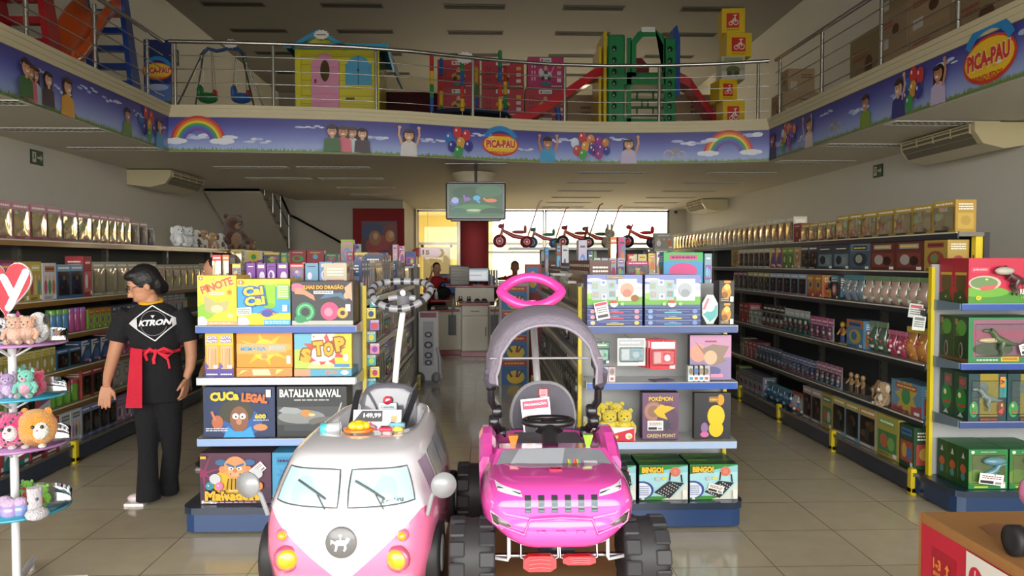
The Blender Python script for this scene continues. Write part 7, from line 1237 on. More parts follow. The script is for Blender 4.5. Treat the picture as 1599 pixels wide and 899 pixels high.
# push handle
h = MB(); h.tube([(.0, .47, .42), (.012, .52, .62), (.026, .556, .76)], .012, 'E4E2E6', 'gloss', 14); h.build('push_pole', r)
h = MB(); n = 48; RC = Vector((.012, .6, .828)); rings = []; pts = [RC+Vector((.118*math.cos(2*PI*i/n), .10*math.sin(2*PI*i/n)*.9, .052*math.sin(2*PI*i/n)+.01*math.cos(4*PI*i/n))) for i in range(n)]
def seg_tube(m, pts, rad, cols, seg=10):
    n = len(pts); allr = []; 
    for i in range(n):
        t = (pts[(i+1) % n]-pts[i-1]).normalized(); x = t.cross(Vector((0, .3, 1))).normalized(); y = x.cross(t).normalized(); allr.append([pts[i]+x*rad*math.cos(2*PI*k/seg)+y*rad*math.sin(2*PI*k/seg) for k in range(seg)])
    for i in range(n): m.loft([allr[i], allr[(i+1) % n]], cols(i), 'plastic', cap=False)
seg_tube(h, pts, .0145, lambda i: '2A2A2E' if i % 3 == 0 else '88888E'); h.build('handle_ring', r)
h = MB(); h.tube([(.026, .556, .75), (.028, .56, .79), (.03, .548, .825)], [.019, .027, .03], '6C6C72', 'plastic', 14); h.tube([(.03, .545, .815), (.075, .55, .805)], .012, '8C8C92', 'plastic'); h.tube([(.03, .545, .815), (-.03, .55, .805)], .012, '8C8C92', 'plastic'); M = Matrix.Translation((.03, .519, .83)) @ Matrix.Rotation(PI/2-.5, 4, 'X'); h.lathe([(.001, .006), (.011, .005), (.011, -.01)], 'D8D6DA', 'gloss', 18, M); h.build('handle_hub', r)
# pink jeep-like car
JX, JY, JZ = .207, 2.5, .7
r = empty('ride_on_jeep', (JX, JY, JZ)); tag(r, 'bright pink off-road ride-on toy car with grey canopy and big black wheels', 'ride-on car')
PKJ = 'D0489F'
JL = [(.165, .125, -.352, .34), (.18, .15, -.372, .36), (.2, .178, -.378, .37), (.235, .218, -.374, .38), (.26, .222, -.366, .38), (.275, .221, -.372, .38), (.3, .214, -.364, .38), (.322, .205, -.346, .37), (.333, .196, -.32, .36)]
def jint(z):
    if z <= JL[0][0]: return JL[0][1:]
    for a, b in zip(JL, JL[1:]):
        if a[0] <= z <= b[0]: t = (z-a[0])/(b[0]-a[0]); return [a[i]+(b[i]-a[i])*t for i in range(1, 4)]
    return JL[-1][1:]
def jf(x, z, off=.003, n=6):
    w, f, b = jint(z); yc = (f+b)/2; Lh = (b-f)/2; return yc-Lh*(1-min(.999, abs(x/w))**n)**(1/n)-off
m = MB(); rings = [sring(w, f, b, z, n=6) for z, w, f, b in JL]+[sring(.19, -.27, .35, .341, n=4), sring(.182, -.2, .34, .344, n=4), sring(.17, -.15, .33, .346, n=4), sring(.14, -.1, .3, .3, n=4)]
m.loft(rings, PKJ, 'gloss'); m.build('body', r)
m = MB(); m.add([(-.192, -.185, .325), (.192, -.185, .325), (.168, -.065, .372), (-.168, -.065, .372), (-.2, -.1, .3), (.2, -.1, .3), (.17, .03, .366), (-.17, .03, .366), (-.19, .04, .3), (.19, .04, .3)], [(0, 1, 2, 3), (3, 2, 6, 7), (1, 5, 2), (0, 3, 4), (5, 9, 6, 2), (4, 3, 7, 8), (7, 6, 9, 8)], PKJ, 'gloss'); m.build('cowl', r)
def wsP(u, v, off=.003): # windshield plane
    x = (u*2-1)*(.192-.024*v); y = -.185+.12*v; z = .325+.047*v; return (x, y-off*.36, z+off*.93)
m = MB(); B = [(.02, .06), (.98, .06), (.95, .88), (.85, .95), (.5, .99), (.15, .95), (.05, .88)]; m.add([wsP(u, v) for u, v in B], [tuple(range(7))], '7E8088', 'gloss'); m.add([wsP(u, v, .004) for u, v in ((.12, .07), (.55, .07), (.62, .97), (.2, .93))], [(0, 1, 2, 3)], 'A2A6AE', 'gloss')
cols = ['D8C83C', '8AC04A', '4AA8C8', 'C84A9A', 'E8783A', 'D83A4A']
for k in range(10): m.add([wsP(.62+.012*k+a, b_, .0045) for a, b_ in ((0, .3), (.009, .3), (.009, .5), (0, .5))], [(0, 1, 2, 3)], cols[k % 6], 'gloss')
m.add([wsP(u, v, .0045) for u, v in ((.75, .34), (.86, .34), (.86, .44), (.75, .44))], [(0, 1, 2, 3)], 'B8B8C0', 'gloss'); m.build('windscreen', r)
m = MB(); 
for k in range(6):
    x = -.09+.0365*k; B = patch(m, [(x-.0085, .268), (x+.0085, .268), (x+.0085, .312), (x-.0085, .312)], lambda a, b: jf(a, b, .0015), '2E3238', 'gloss', 2, 5); m.add([(x-.0075, jf(x, .272, .0028), .27), (x+.0075, jf(x, .272, .0028), .27), (x+.0075, jf(x, .295, .0028), .294), (x-.0075, jf(x, .295, .0028), .294)], [(0, 1, 2, 3)], '5A6E7C', 'matte')
m.build('grille', r)
for s in (-1, 1):
    m = MB(); C4 = [(s*.105, .308), (s*.172, .318), (s*.18, .335-.002), (s*.11, .322)]; C4 = C4 if s > 0 else [C4[1], C4[0], C4[3], C4[2]]; B = patch(m, C4, lambda a, b: jf(a, min(b, .333), .003), 'C9C9D2', 'gloss', 6, 2); m.tube([(s*.11, jf(s*.11, .316, .006), .316), (s*.172, jf(s*.172, .325, .006), .325)], .0025, '2A2A30', 'gloss', 6); m.build('headlight', r)
    m = MB(); P = [(s*.2, .252), (s*.19, .222), (s*.165, .212), (s*.14, .224)]; 
    P = [(s*.192, .264), (s*.186, .236), (s*.16, .222), (s*.135, .233)]
    V = [(a, jf(a, b, .003), b) for a, b in P]; Q = [P[3], P[2], P[1], P[0]] if s > 0 else [P[2], P[3], P[0], P[1]]; patch(m, Q, lambda a, b: jf(a, b, .0025), '3A342A', 'gloss', 5, 5); m.tube([V[0], V[1], V[2], V[3]], .003, 'B88AA8', 'gloss', 6, closed=True); m.build('fog_lamp', r)
    m = MB(); rings = []
    for t in range(8):
        q = t/7; y = -.02+.36*q; zt_ = .335+.065*math.sin(PI*min(1, q*1.15)*.95); rings.append([(s*.222, y, .2), (s*.226, y, zt_-.02), (s*.214, y, zt_), (s*.185, y, zt_), (s*.172, y, zt_-.02), (s*.17, y, .2)])
    m.loft(rings if s > 0 else [list(reversed(g)) for g in rings], PKJ, 'gloss', smooth=False); m.build('side_guard', r)
    m = MB(); P = [(s*.1, .0, .35), (s*.1, -.02, .38)]; cc = 'F0742A' if s < 0 else '8AD82A'; m.add([(s*.118-.016, -.035, .405), (s*.118+.016, -.035, .405), (s*.118+.004, -.03, .362), (s*.118-.004, -.03, .362), (s*.118-.016, -.01, .405), (s*.118+.016, -.01, .405), (s*.118+.004, -.02, .362), (s*.118-.004, -.02, .362)], [(3, 2, 1, 0), (4, 5, 6, 7), (0, 1, 5, 4), (1, 2, 6, 5), (0, 4, 7, 3)], cc, 'gloss'); lv = m.build('lever', r); lv['label'] = 'orange lever' if s < 0 else 'lime green lever'
m = MB(); m.tube([(-.17, jf(-.17, .232, .004), .232), (-.1, jf(-.1, .205, .004), .21), (-.085, jf(-.085, .25, .004), .25), (0, jf(0, .254, .004), .254), (.085, jf(.085, .25, .004), .25), (.1, jf(.1, .205, .004), .21), (.17, jf(.17, .232, .004), .232)], .005, PKJ, 'gloss', 8)
for x in (-.055, 0, .055): m.tube([(x-.016, jf(x-.016, .172, .002), .172), (x-.011, jf(x, .22, .002), .22), (x+.011, jf(x, .22, .002), .22), (x+.016, jf(x+.016, .172, .002), .172)], .002, 'D03A98', 'gloss', 6)
m.build('skid_plate', r)
m = MB(); P = [(-.19, .29), (-.15, .262), (-.08, .25), (0, .248), (.08, .25), (.15, .262), (.19, .29)]; m.tube([(x, jf(x, z, .001), z) for x, z in P], .0045, 'F26ABF', 'gloss', 8); m.build('front_crease', r)
m = MB(); m.box(-.02, .018, -.225, -.2, .343, .348, 'D82A48', 'gloss', b=.002); m.build('hood_badge', r)
for s in (-1, 1):
    for y in (-.27, .35):
        M = Matrix.Translation((s*.243, y, .113)) @ Matrix.Rotation(PI/2, 4, 'Y'); m = MB(); W2 = .064
        m.lathe([(.045, -W2+.01), (.085, -W2), (.104, -W2*.75), (.107, -W2*.2), (.105, 0), (.107, W2*.2), (.104, W2*.75), (.085, W2), (.045, W2-.01)], '2A2A2C', 'rubber', 36, M)
        for k in range(12):
            a = 2*PI*k/12
            for q, (u0, u1) in enumerate(((-W2*.98, -W2*.3), (W2*.3, W2*.98))):
                a2 = a+(q*PI/12); T = Matrix.Translation((s*.243, y, .113)) @ Matrix.Rotation(a2, 4, 'X'); m.box(u0, u1, -.021, .021, .094, .1105, '2C2C2F', 'rubber', T, b=.004)
        wh = m.build('wheel', r); m = MB(); m.lathe([(.001, s*.05), (.03, s*.052), (.045, s*.05), (.05, s*.03)], '8A8A92', 'gloss', 20, M); m.build('hub', wh)
m = MB(); m.tube([(0, -.02, .365), (0, .03, .41)], .026, '1E1E20', 'plastic', 18); m.tube([(0, .03, .405), (0, .04, .425)], [.045, .03], '1E1E20', 'plastic', 18); m.build('steering_column', r)
m = MB(); n = 32; m.tube([(.077*math.cos(2*PI*i/n), .065+.052*math.sin(2*PI*i/n), .43+.001*math.sin(2*PI*i/n)) for i in range(n)], .0115, '1A1A1C', 'plastic', 12, closed=True); m.tube([(-.06, .065, .43), (.06, .065, .43)], .012, '1A1A1C', 'plastic', 10); m.ell((0, .06, .43), (.03, .03, .012), '1E1E20', 'plastic'); m.build('steering_wheel', r)
# seat back
def sb(k): 
    P = []
    for i in range(40):
        a = 2*PI*i/40; c_, s_ = math.cos(a), math.sin(a); z = .375+.135*s_; w = .125*abs(c_)**.8*(1 if s_ > -.3 else 1-.34*min(1, (-s_-.3)/.55)); P.append((math.copysign(w*k, c_), .375+(z-.375)*k))
    return P
m = MB(); m.M = Matrix.Translation((.01, .38, 0)) @ Matrix.Rotation(-.12, 4, 'X'); m.prism(sb(1.0), .0, .03, '222226', 'plastic'); m.prism(sb(.965), -.008, .0, '96929A', 'cloth'); m.prism(sb(.925), -.012, -.008, '615F68', 'cloth'); ss = m.build('seat_back', r)
m = MB(); m.M = Matrix.Translation((.01, .38, 0)) @ Matrix.Rotation(-.12, 4, 'X'); m.box(-.018, .018, -.018, -.012, .445, .482, 'D02A3C', 'gloss', b=.003); c = Cv(m, (-.018, -.018, .445)); c.rect(.006, .006, .03, .01, 'F0D8D8'); c.ell(.018, .024, .01, .008, 'E8808A'); m.build('logo_badge', ss)
m = MB(); m.box(-.12, .14, .12, .4, .29, .34, '5A5860', 'cloth', b=.02); m.build('seat', r)
m = MB(); m.M = Matrix.Translation((-.02, .325, .385)) @ Matrix.Rotation(-.1, 4, 'Y') @ Matrix.Rotation(-.15, 4, 'X'); m.box(-.052, .052, -.003, 0, -.07, .075, 'EFEDF0'); c = Cv(m, (-.052, -.0035, -.07)); c.rect(.006, .108, .098, .138, 'D03A5C'); c.text('PROMOÇÃO', .052, .124, .08, .012, 'F4E4EA', off=.03); c.ell(.062, .07, .025, .014, '4A5A6A'); c.poly([(.045, .07), (.09, .066), (.085, .078), (.06, .082)], 'D84A4A'); c.rect(.014, .078, .036, .09, 'E8B890'); c.rect(.014, .058, .036, .07, 'B8B8C0'); c.rect(.006, .004, .048, .05, '2E2E34'); c.text('1995', .074, .025, .034, .022, '2A2A30', off=.04); m.build('promo_sign', r)
# canopy with side joints
m = MB(); rings = []; NA = 26
for (y, zt_, hw_, zb_) in ((.105, .742, .166, .545), (.125, .768, .19, .545), (.16, .777, .197, .55), (.24, .79, .2, .555), (.33, .798, .2, .56), (.42, .785, .196, .57)):
    ring = []
    for i in range(NA+1):
        a = PI*i/NA; fold = .004*math.sin(i*1.9)*(abs(math.cos(a))**3); ring.append((-(hw_+fold)*math.copysign(abs(math.cos(a))**.85, math.cos(a)), y, zb_+(zt_-zb_)*max(0, math.sin(a))**.9))
    rings.append(ring)
inner = [[(x*.975, y, z-.006) for x, y, z in ring] for ring in rings]
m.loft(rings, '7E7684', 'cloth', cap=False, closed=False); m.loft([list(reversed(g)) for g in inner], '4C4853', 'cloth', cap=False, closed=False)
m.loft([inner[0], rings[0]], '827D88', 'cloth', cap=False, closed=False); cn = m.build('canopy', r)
m = MB(); m.tube([(x, y-.003, z) for x, y, z in rings[0]], .005, '8A8590', 'cloth', 8); m.build('canopy_rim', cn); m = MB(); m.tube([(x, y+.003, z) for x, y, z in rings[-1]], .005, '6A6570', 'cloth', 8); m.build('canopy_rim', cn); m = MB(); m.tube([(-.19, .12, .63), (.19, .12, .63)], .0035, '8A868E', 'plastic'); m.build('canopy_bar', cn)
for s in (-1, 1):
    m = MB(); 
    for k in range(6):
        y = .13+.05*k; m.tube([(s*.196, y, .585), (s*.195, .2+.3*(y-.2), .545), (s*.185, .22, .51)], [.01, .016, .01], '5A5562', 'cloth', 8)
    m.build('canopy_gather', cn)
    m = MB(); P = [(s*.185, .21, .53), (s*.185, .22, .47), (s*.165, .24, .43), (s*.175, .26, .39), (s*.15, .3, .34), (s*.13, .37, .33)]; m.tube(P, [.012, .014, .013, .014, .016, .016], '1C1C1F', 'plastic', 10)
    for p_, rr_ in ((P[0], .022), (P[2], .024), (P[3], .026), (P[4], .024)):
        M = Matrix.Translation(p_) @ Matrix.Rotation(PI/2, 4, 'Y'); m.lathe([(.001, -.018), (rr_*.8, -.018), (rr_, -.012), (rr_, .012), (rr_*.8, .018), (.001, .018)], '202024', 'plastic', 18, M)
    m.build('canopy_joint', r)
m = MB(); m.tube([(0, .42, .34), (-.012, .5, .56), (-.022, .56, .76)], .0135, 'B4B4BA', 'gloss', 14); m.build('push_pole', r)
m = MB(); n = 40; RC = Vector((-.025, .6, .834)); pts = []
for i in range(n):
    a = 2*PI*i/n; zs = math.sin(a); zs = .35*zs+.65*zs*abs(zs); pts.append(RC+Vector((.118*math.cos(a), .05*zs, .055*zs)))
m.tube(pts, .0195, 'E83C98', 'plastic', 14, closed=True); m.build('push_handle', r)
m = MB(); m.tube([(-.022, .555, .745), (-.024, .565, .8)], [.02, .016], 'F0409C', 'plastic', 12); m.tube([(-.024, .567, .78), (-.026, .57, .8)], .016, 'E4E2E6', 'gloss', 12); m.build('handle_collar', r)
for s, lb in ((-1, 'raised'), (1, 'flat')):
    x0 = -.055 if s < 0 else .055; m = MB(); P = [(x0-.04, .165), (x0-.04, .125), (x0-.036, .118)]
    m.tube([(x0-.052, -.31, .18), (x0-.052, -.32, .125), (x0-.04, -.325, .122)], .003, 'C8C8CC'); m.build('pedal_rod', r); m = MB(); m.tube([(x0+.052, -.31, .18), (x0+.052, -.32, .125), (x0+.04, -.325, .122)], .003, 'C8C8CC'); m.build('pedal_rod', r)
    m = MB(); zc_ = .12 if s > 0 else .112; hh_ = .012 if s > 0 else .022; m.prism([(x0-.046, zc_-hh_*.5), (x0-.03, zc_-hh_), (x0+.03, zc_-hh_), (x0+.046, zc_-hh_*.5), (x0+.046, zc_+hh_*.5), (x0+.03, zc_+hh_), (x0-.03, zc_+hh_), (x0-.046, zc_+hh_*.5)], -.335, -.31, 'D81E2A', 'gloss'); [m.tube([(x0-.03, -.337, zc_+q*hh_*.5), (x0, -.337, zc_+q*hh_*.5+.003), (x0+.03, -.337, zc_+q*hh_*.5)], .003, 'E83A44', 'gloss', 6) for q in (-1, 0, 1)]; m.build('pedal', r)
for s in (-1, 1): m = MB(); m.tube([(s*.14, -.29, .2), (s*.14, -.3, .12), (s*.142, -.3, .113), (s*.19, -.28, .113)], .0055, 'E0DEE2', 'gloss', 10); m.build('axle_rod', r)
m = MB(); m.tube([(-.24, .35, .113), (.24, .35, .113)], .008, '8A8A8A'); m.tube([(-.24, -.27, .113), (.24, -.27, .113)], .008, '8A8A8A'); m.box(-.05, .05, -.26, .35, .1, .16, '2A2A2E', 'plastic'); m.build('chassis', r)
# cartons carrying the cars, and the Calesita carton on the right
def stand_carton(x, y0, y1, w, h, label, rz=0):
    d = (y1-y0)/2; m = MB(); m.box(-w/2, w/2, -d, d, 0, h, '9A7448', 'card'); c = Cv(m, (-w/2, -d, 0)); c.rect(.02, .05, w-.02, h-.04, 'B8283C'); c.rect(w*.4, h*.6, w-.03, h*.85, 'DEDAD6'); c.text('Calesita', w*.68, h*.72, w*.4, h*.14, '5A98A0', off=.03); o = m.build('carton'); put(o, x, (y0+y1)/2, -.001, rz, label, 'carton'); return o
stand_carton(KX, 2.2, 3.12, .46, .699, 'cardboard carton under the pink and white toy van', -math.radians(2.2)); stand_carton(JX, 2.17, 2.9, .56, .699, 'cardboard carton under the pink off-road toy car')
m = MB(); X0c, Xw, Ya, Yb, H = 1.655, .75, 1.5, 2.928, .7
m.box(0, Xw, 0, Yb-Ya, 0, H, '9C6E3C', 'card', b=.006); c = Cv(m, (-.0005, Yb-Ya, 0), (0, -1, 0), step=.0008); Lc = Yb-Ya; c.rect(.02, .03, Lc-.03, H-.035, 'C4243C'); c.rect(.0, 0, .018, H, 'A87440'); c.rect(.09, .05, .24, H-.1, 'A81C30')
c.text('1-3', .125, H-.155, .05, .04, 'E8903A', off=.05); c.text('anos', .125, H-.19, .045, .016, 'E8903A', off=.03); c.rect(.1, H-.215, .15, H-.211, 'E8903A'); c.text('20', .125, H-.25, .045, .04, 'E8903A', off=.05); c.text('kg', .125, H-.285, .03, .02, 'E8903A', off=.04); c.poly([(.18, H-.15), (.195, H-.13), (.21, H-.15), (.2, H-.15), (.2, H-.17), (.21, H-.17), (.195, H-.19), (.18, H-.17), (.19, H-.17), (.19, H-.15)], 'E8903A'); c.scrib(.17, H-.32, .225, H-.22, 4, 'E8903A'); c.rect(.1, H-.34, .15, H-.336, 'E8903A'); c.text('2', .12, H-.38, .025, .05, 'E8903A', off=.05)
P = [(.31, H-.035), (.31, H-.18)]+[(.31+.06*(1-math.cos(t*PI/10)), H-.18-.08*math.sin(t*PI/10)) for t in range(6)]+[(.8, H-.28), (.8, H-.035)]; c.poly(P, 'DFDCD4'); c.ell(.365, H-.115, .038, .042, 'C4243C'); 
for pts in ([(-.02, 0), (-.008, .01), (.012, .006), (.016, .02), (.026, .014), (.016, -.004), (-.01, -.008)], [(-.014, -.004), (-.006, -.006), (-.016, -.026), (-.021, -.022)], [(.008, -.004), (.016, -.004), (.012, -.028), (.006, -.026)], [(-.003, .008), (.002, .008), (.004, .032), (-.001, .032)]): c.poly([(.365+a, H-.115+b) for a, b in pts], 'F0ECE6')
c.text('Calesita', .56, H-.15, .27, .075, '4E9EA8', off=.015)
c = Cv(m, (0, 0, H), (1, 0, 0), (0, 1, 0), step=.0008); c.rect(0, .68, Xw, .74, '90683A'); c.rect(.4, .95, .5, 1.0, 'B89A70'); c.poly([(.1, 1.15), (.25, 1.2), (.2, 1.28), (.12, 1.25)], '8A5A34')
o = m.build('carton', None, (X0c, Ya, 0)); tag(o, 'brown carton with red printed side and white brand panel at the lower right', 'carton')
p = at(1612, 770, 2.3); r = empty('ride_on_scooter', (p.x+.15, 2.35, .701)); tag(r, 'pink ride-on toy standing on the brown carton at the right photo edge', 'ride-on toy')
m = MB(); m.ell((0, 0, .17), (.085, .16, .08), 'E86AB0', 'gloss', 20); m.ell((0, .1, .2), (.06, .1, .07), 'E86AB0', 'gloss', 16); m.build('body', r)
for y in (-.1, .12):
    for s in (-1, 1): m = MB(); m.lathe([(.02, -.015), (.05, -.017), (.05, .017), (.02, .015)], '2A2A2E', 'rubber', 18, Matrix.Translation((s*.08, y, .05)) @ Matrix.Rotation(PI/2, 4, 'Y')); m.build('wheel', r)
m = MB(); m.ell((-.083, -.02, .16), (.006, .03, .03), '5A2A6A', 'gloss', 12); m.build('badge', r); m = MB(); m.tube([(0, -.08, .22), (0, -.1, .3)], .012, '8A3A78', 'plastic'); m.tube([(-.07, -.1, .3), (.07, -.1, .3)], .012, 'E8C23C', 'plastic'); m.build('handlebar', r)
# ---------------------------------------------------------------- round plush stand on the left
TY = 4.0; TX = at(20, 600, TY).x; r = empty('plush_display_stand', (TX, TY, 0)); tag(r, 'white pole display stand with round trays and red heart sign at the left edge', 'display stand')
def tz(py): return at(20, py, TY).z
m = MB(); m.tube([(0, 0, .05), (0, 0, tz(490))], .02, 'DCDCE0', 'gloss', 14); m.build('pole', r)
m = MB(); 
for a in (.15, PI/2+.3, PI+.15, 3*PI/2+.0): m.tube([(0, 0, .05), (.33*math.cos(a), .33*math.sin(a), .04)], .02, 'DCDCE0', 'gloss', 8); m.lathe([(.018, 0), (.018, .03)], 'B8B8BC', 'plastic', 10, Matrix.Translation((.3*math.cos(a), .3*math.sin(a), .0)))
m.build('foot', r)
trays = [(533, 'A878B0', .245), (614, '2A98B8', .245), (690, 'A878B0', .25), (790, '2A98B8', .25)]
TZ = []
for py, col, rad in trays:
    z = tz(py); TZ.append(z); m = MB(); m.lathe([(.02, z-.012), (rad, z-.012), (rad, z), (.02, z)], col, 'gloss', 40); t = m.build('tray', r); m = MB(); m.lathe([(rad-.002, z), (rad, z+.05)], 'FFFFFF', 'glass', 40, cap=False); m.build('rim', t)
    m = MB(); [m.tube([(.02*math.cos(a), .02*math.sin(a), z-.07), (.12*math.cos(a), .12*math.sin(a), z-.014)], .006, 'DCDCE0', 'gloss', 6) for a in (0, 1.57, 3.14, 4.71)]; m.build('braces', t)
hz = tz(446); m = MB(); P = []
for i in range(40):
    t = 2*PI*i/40; P.append((.0077*16*math.sin(t)**3-.026, .0093*(13*math.cos(t)-5*math.cos(2*t)-2*math.cos(3*t)-math.cos(4*t))))
P = P[::-1]
m.prism([(x*1.04, hz+z*1.04-.0) for x, z in P], 0, .012, 'E6DDE0', 'print'); m.prism([(x, hz+z) for x, z in P], -.004, 0, 'B2182F', 'print'); c = Cv(m, (-.022, -.0045, hz-.008), (.82, 0, 0), (0, 0, 1))
c.line(-.1, .07, -.1, -.03, .035, 'E6E2E4'); c.line(-.13, .045, -.05, .045, .032, 'E6E2E4'); c.line(-.1, -.03, -.06, -.045, .033, 'E6E2E4'); c.line(-.01, .05, .03, -.03, .037, 'E6E2E4'); c.line(.1, .075, .015, -.1, .037, 'E6E2E4'); 
for x, y in ((-.1, .07), (-.1, -.03), (-.13, .045), (-.05, .045), (-.06, -.045), (-.01, .05), (.1, .075), (.015, -.1), (.03, -.03)): c.ell(x, y, .018, .018, 'E6E2E4', n=14)
m.build('heart_sign', r)
def pp(o, px, Y, z, rz, label):
    o.location = (ax(px, Y, 600), Y, z+.001); o.rotation_euler.z = rz; tag(o, label, 'plush toy', None)
z0, z1, z2_, z3_ = TZ
pp(plush('bear', .15, 'D8A890', 'E0B8A4'), 26, 3.85, z0, .2, 'peach plush cat with round face on the top tray of the plush stand'); pp(plush('bear', .15, 'D8A48A', 'E0B8A4'), 46, 3.87, z0, .1, 'peach plush bear right of its twin on the top tray'); pp(plush('dog', .165, 'E4E4E6', '1E1E22'), 64, 3.95, z0, -.3, 'white plush dog with black ears at the right of the top tray'); pp(plush('dog', .14, 'D8D8DC', '2A2A2E'), 4, 3.86, z0, .3, 'white and black plush dog at the left of the top tray'); pp(plush('cat', .15, 'E04A98', 'E87AB0'), 22, 4.09, z0, 0, 'hot pink plush toy behind the peach ones on the top tray')
pp(plush('cat', .15, '6AC4B0', 'E0A0B8'), 42, 3.87, z1, .1, 'mint green plush cat with pink belly on the second tray'); pp(plush('cat', .14, '5AB8A8', 'E0B0C0'), 31, 4.07, z1, 0, 'mint plush toy behind the mint cat on the second tray'); pp(plush('cat', .13, 'C42858', 'D84A78'), 62, 3.97, z1, -.4, 'crimson plush toy lying at the right of the second tray'); pp(plush('cat', .13, 'A88CC0', 'C8B0D8'), 12, 3.87, z1, .3, 'lilac plush toy at the left of the second tray')
pp(round_plush(.092, 'E0952A', 'E8E2DA', 'D88A22'), 56, 3.9, z2_, .2, 'big round orange and white plush ball on the third tray'); pp(round_plush(.085, 'D82A78', 'D8D0D4', 'B82260', spots='2A1A24'), 16, 3.88, z2_, -.1, 'round hot pink plush with dark spots on the third tray')
for i, (px, Yq, cc, c2, lb) in enumerate(((64, 4.0, '7AC82A', 'D83A3A', 'lime green plush frog at the right of the lowest tray'), (40, 4.08, '6AB828', 'D83A3A', 'lime green plush frog at the middle of the lowest tray'))): pp(plush('bear', .12, cc, c2), px, Yq, z3_, 0, lb)
for i, (px, cc, lb) in enumerate(((12, 'A890C8', 'lilac'), (27, '8A9AD8', 'periwinkle'), (3, 'B0A8D0', 'pale lavender'))):
    m = MB(); m.lathe([(.03, 0), (.045, .01), (.048, .04), (.035, .055)], cc, 'gloss', 18); m.ell((0, 0, .06), (.04, .04, .025), 'D8B8E0', 'plush', 12); o = m.build('small_plush_cup'); pp(o, px, 3.84+.02*i, z3_, 0, '%s little cup toy on the lowest tray of the plush stand' % lb)
m = MB(); m.tube([(0, 0, 0), (0, 0, .14)], [.03, .034], 'C8C4CC', 'plush', 12); m.ell((.02, -.02, .02), (.05, .06, .03), 'D0CCD4', 'plush', 12); [m.ell((.03*math.cos(a), .03*math.sin(a), .03+.02*k), .009, '3A3A40', 'plush', 6) for k, a in enumerate((0, 2, 4, 5.5, 3.3))]; o = m.build('plush_boot'); pp(o, 51, 3.83, z3_, 0, 'spotted grey plush boot on the lowest tray')
# ---------------------------------------------------------------- right end display of dinosaurs
endcap('end display of dinosaur toys at the front of the right shelf unit', 3.11, 4.35, 5.05, 5.42, [1.375, .985, .6], ['2450A0', '24489A', '2E4680'], 3.05, 4.4, 4.98, skirt='16365F', sidecol='6E8290')
def dbox(px0, px1, py0, Y, z, base, fn, d, label, name='dinosaur_box', side=None, win=None, n=1, gl=None, toy=None):
    x0 = max(3.12, at(px0, py0, Y).x) if px0 < 1530 else at(px0, py0, Y).x; x1 = at(px1, py0, Y).x; w = x1-x0; h = at(px0, py0, Y).z-z; m = MB(); m.box(-w/2, w/2, 0, d, 0, h, base); c = Cv(m, (-w/2, 0, 0)); c.clip = (w, h); fn(c, w, h); c = Cv(m, (-w/2, d, 0), (0, -1, 0)); c.clip = (d, h)
    if side: side(c, d, h)
    o = m.build(name); put(o, (x0+x1)/2, Y, z, 0, label)
    if win: f = MB(); f.box(-w*.42, w*.42, -.012, -.004, h*.14, h*.86, 'FFFFFF', 'clear', b=.003); f.build('window', o)
    for k in range(1, n):
        q = copy_tree(o); q.location.y += (d+.006)*k; tag(q, gl % ('second in its row', 'third in its row')[k-1], 'box')
    return o, w, h
def s_rex(c, d, h): c.rect(0, 0, d, h, 'A82838'); c.ell(d*.5, h*.45, d*.35, h*.25, '5A4A28'); c.rect(d*.1, h*.62, d*.9, h*.68, 'C8A040'); c.poly([(0, 0), (d, 0), (d*.7, h*.3), (0, h*.2)], '3A4A20'); c.poly([(d*.4, h*.1), (d*.55, h*.1), (d*.5, h*.16)], 'C8C8C0')
def f_rex(c, w, h):
    c.rect(0, h*.25, w, h, 'C02C48'); c.rect(0, 0, w, h*.28, '4A8A34'); c.ell(w*.2, h*.25, w*.3, h*.12, '6AA83C'); c.ell(w*.2, h*.45, w*.2, h*.16, 'C8B8A8'); c.ell(w*.19, h*.45, w*.17, h*.13, '6A8A5A'); c.poly([(w*.12, h*.36), (w*.36, h*.42), (w*.3, h*.3), (w*.16, h*.28)], 'C85A58'); c.ell(w*.22, h*.53, w*.02, h*.02, 'E8D84A')
    c.rect(w*.02, h*.68, w*.26, h*.8, 'D83A5A'); c.text('JURASSIC', w*.14, h*.74, w*.18, h*.05, 'E0DCD8', off=.02); c.rect(w*.66, h*.2, w, h*.42, 'B02438'); c.text('REX ATTACK', w*.8, h*.26, w*.34, h*.12, 'E4E2DC', '3A2A2A', off=.03, oo=.08); c.text('LANÇA-MÍSSIL', w*.8, h*.14, w*.32, h*.07, 'C8D02E', '1A3A1A', off=.02, oo=.07); c.ell(w*.12, h*.12, w*.035, h*.05, 'C8C82E'); c.text('3+', w*.12, h*.12, w*.03, h*.04, '2A2A1A')
o, w, h = dbox(1513, 1640, 403, 5.06, 1.379, 'A42438', f_rex, .16, 'red REX ATTACK dinosaur box on the top shelf of the dinosaur display', side=s_rex, n=2, gl='red dinosaur box with printed side on the top dinosaur shelf, %s')
m = MB(); dino(m, w*.05, -.03, h*.18, h*.78, '4A2428', fl=-1); m.build('toy', o); m = MB(); m.ell((-w*.12, -.05, h*.72), (w*.12, .03, h*.09), 'B8B4A8', 'plastic'); m.build('launcher', o)
def f_green(c, w, h): c.rect(0, 0, w, h, '1E3A20'); c.ell(w*.5, h*.75, w*.35, h*.18, '4A8A30'); c.poly([(w*.15, h*.1), (w*.5, h*.5), (w*.7, h*.15)], '2A4A24'); c.ell(w*.5, h*.25, w*.14, h*.18, '8A8478'); c.ell(w*.48, h*.25, w*.08, h*.14, '1A1A14'); c.rect(w*.1, h*.82, w*.28, h*.95, 'A8702E'); c.scrib(w*.1, h*.55, w*.4, h*.75, 4, '5A7A3A'); c.rect(0, 0, w, h*.08, '6A4A2A')
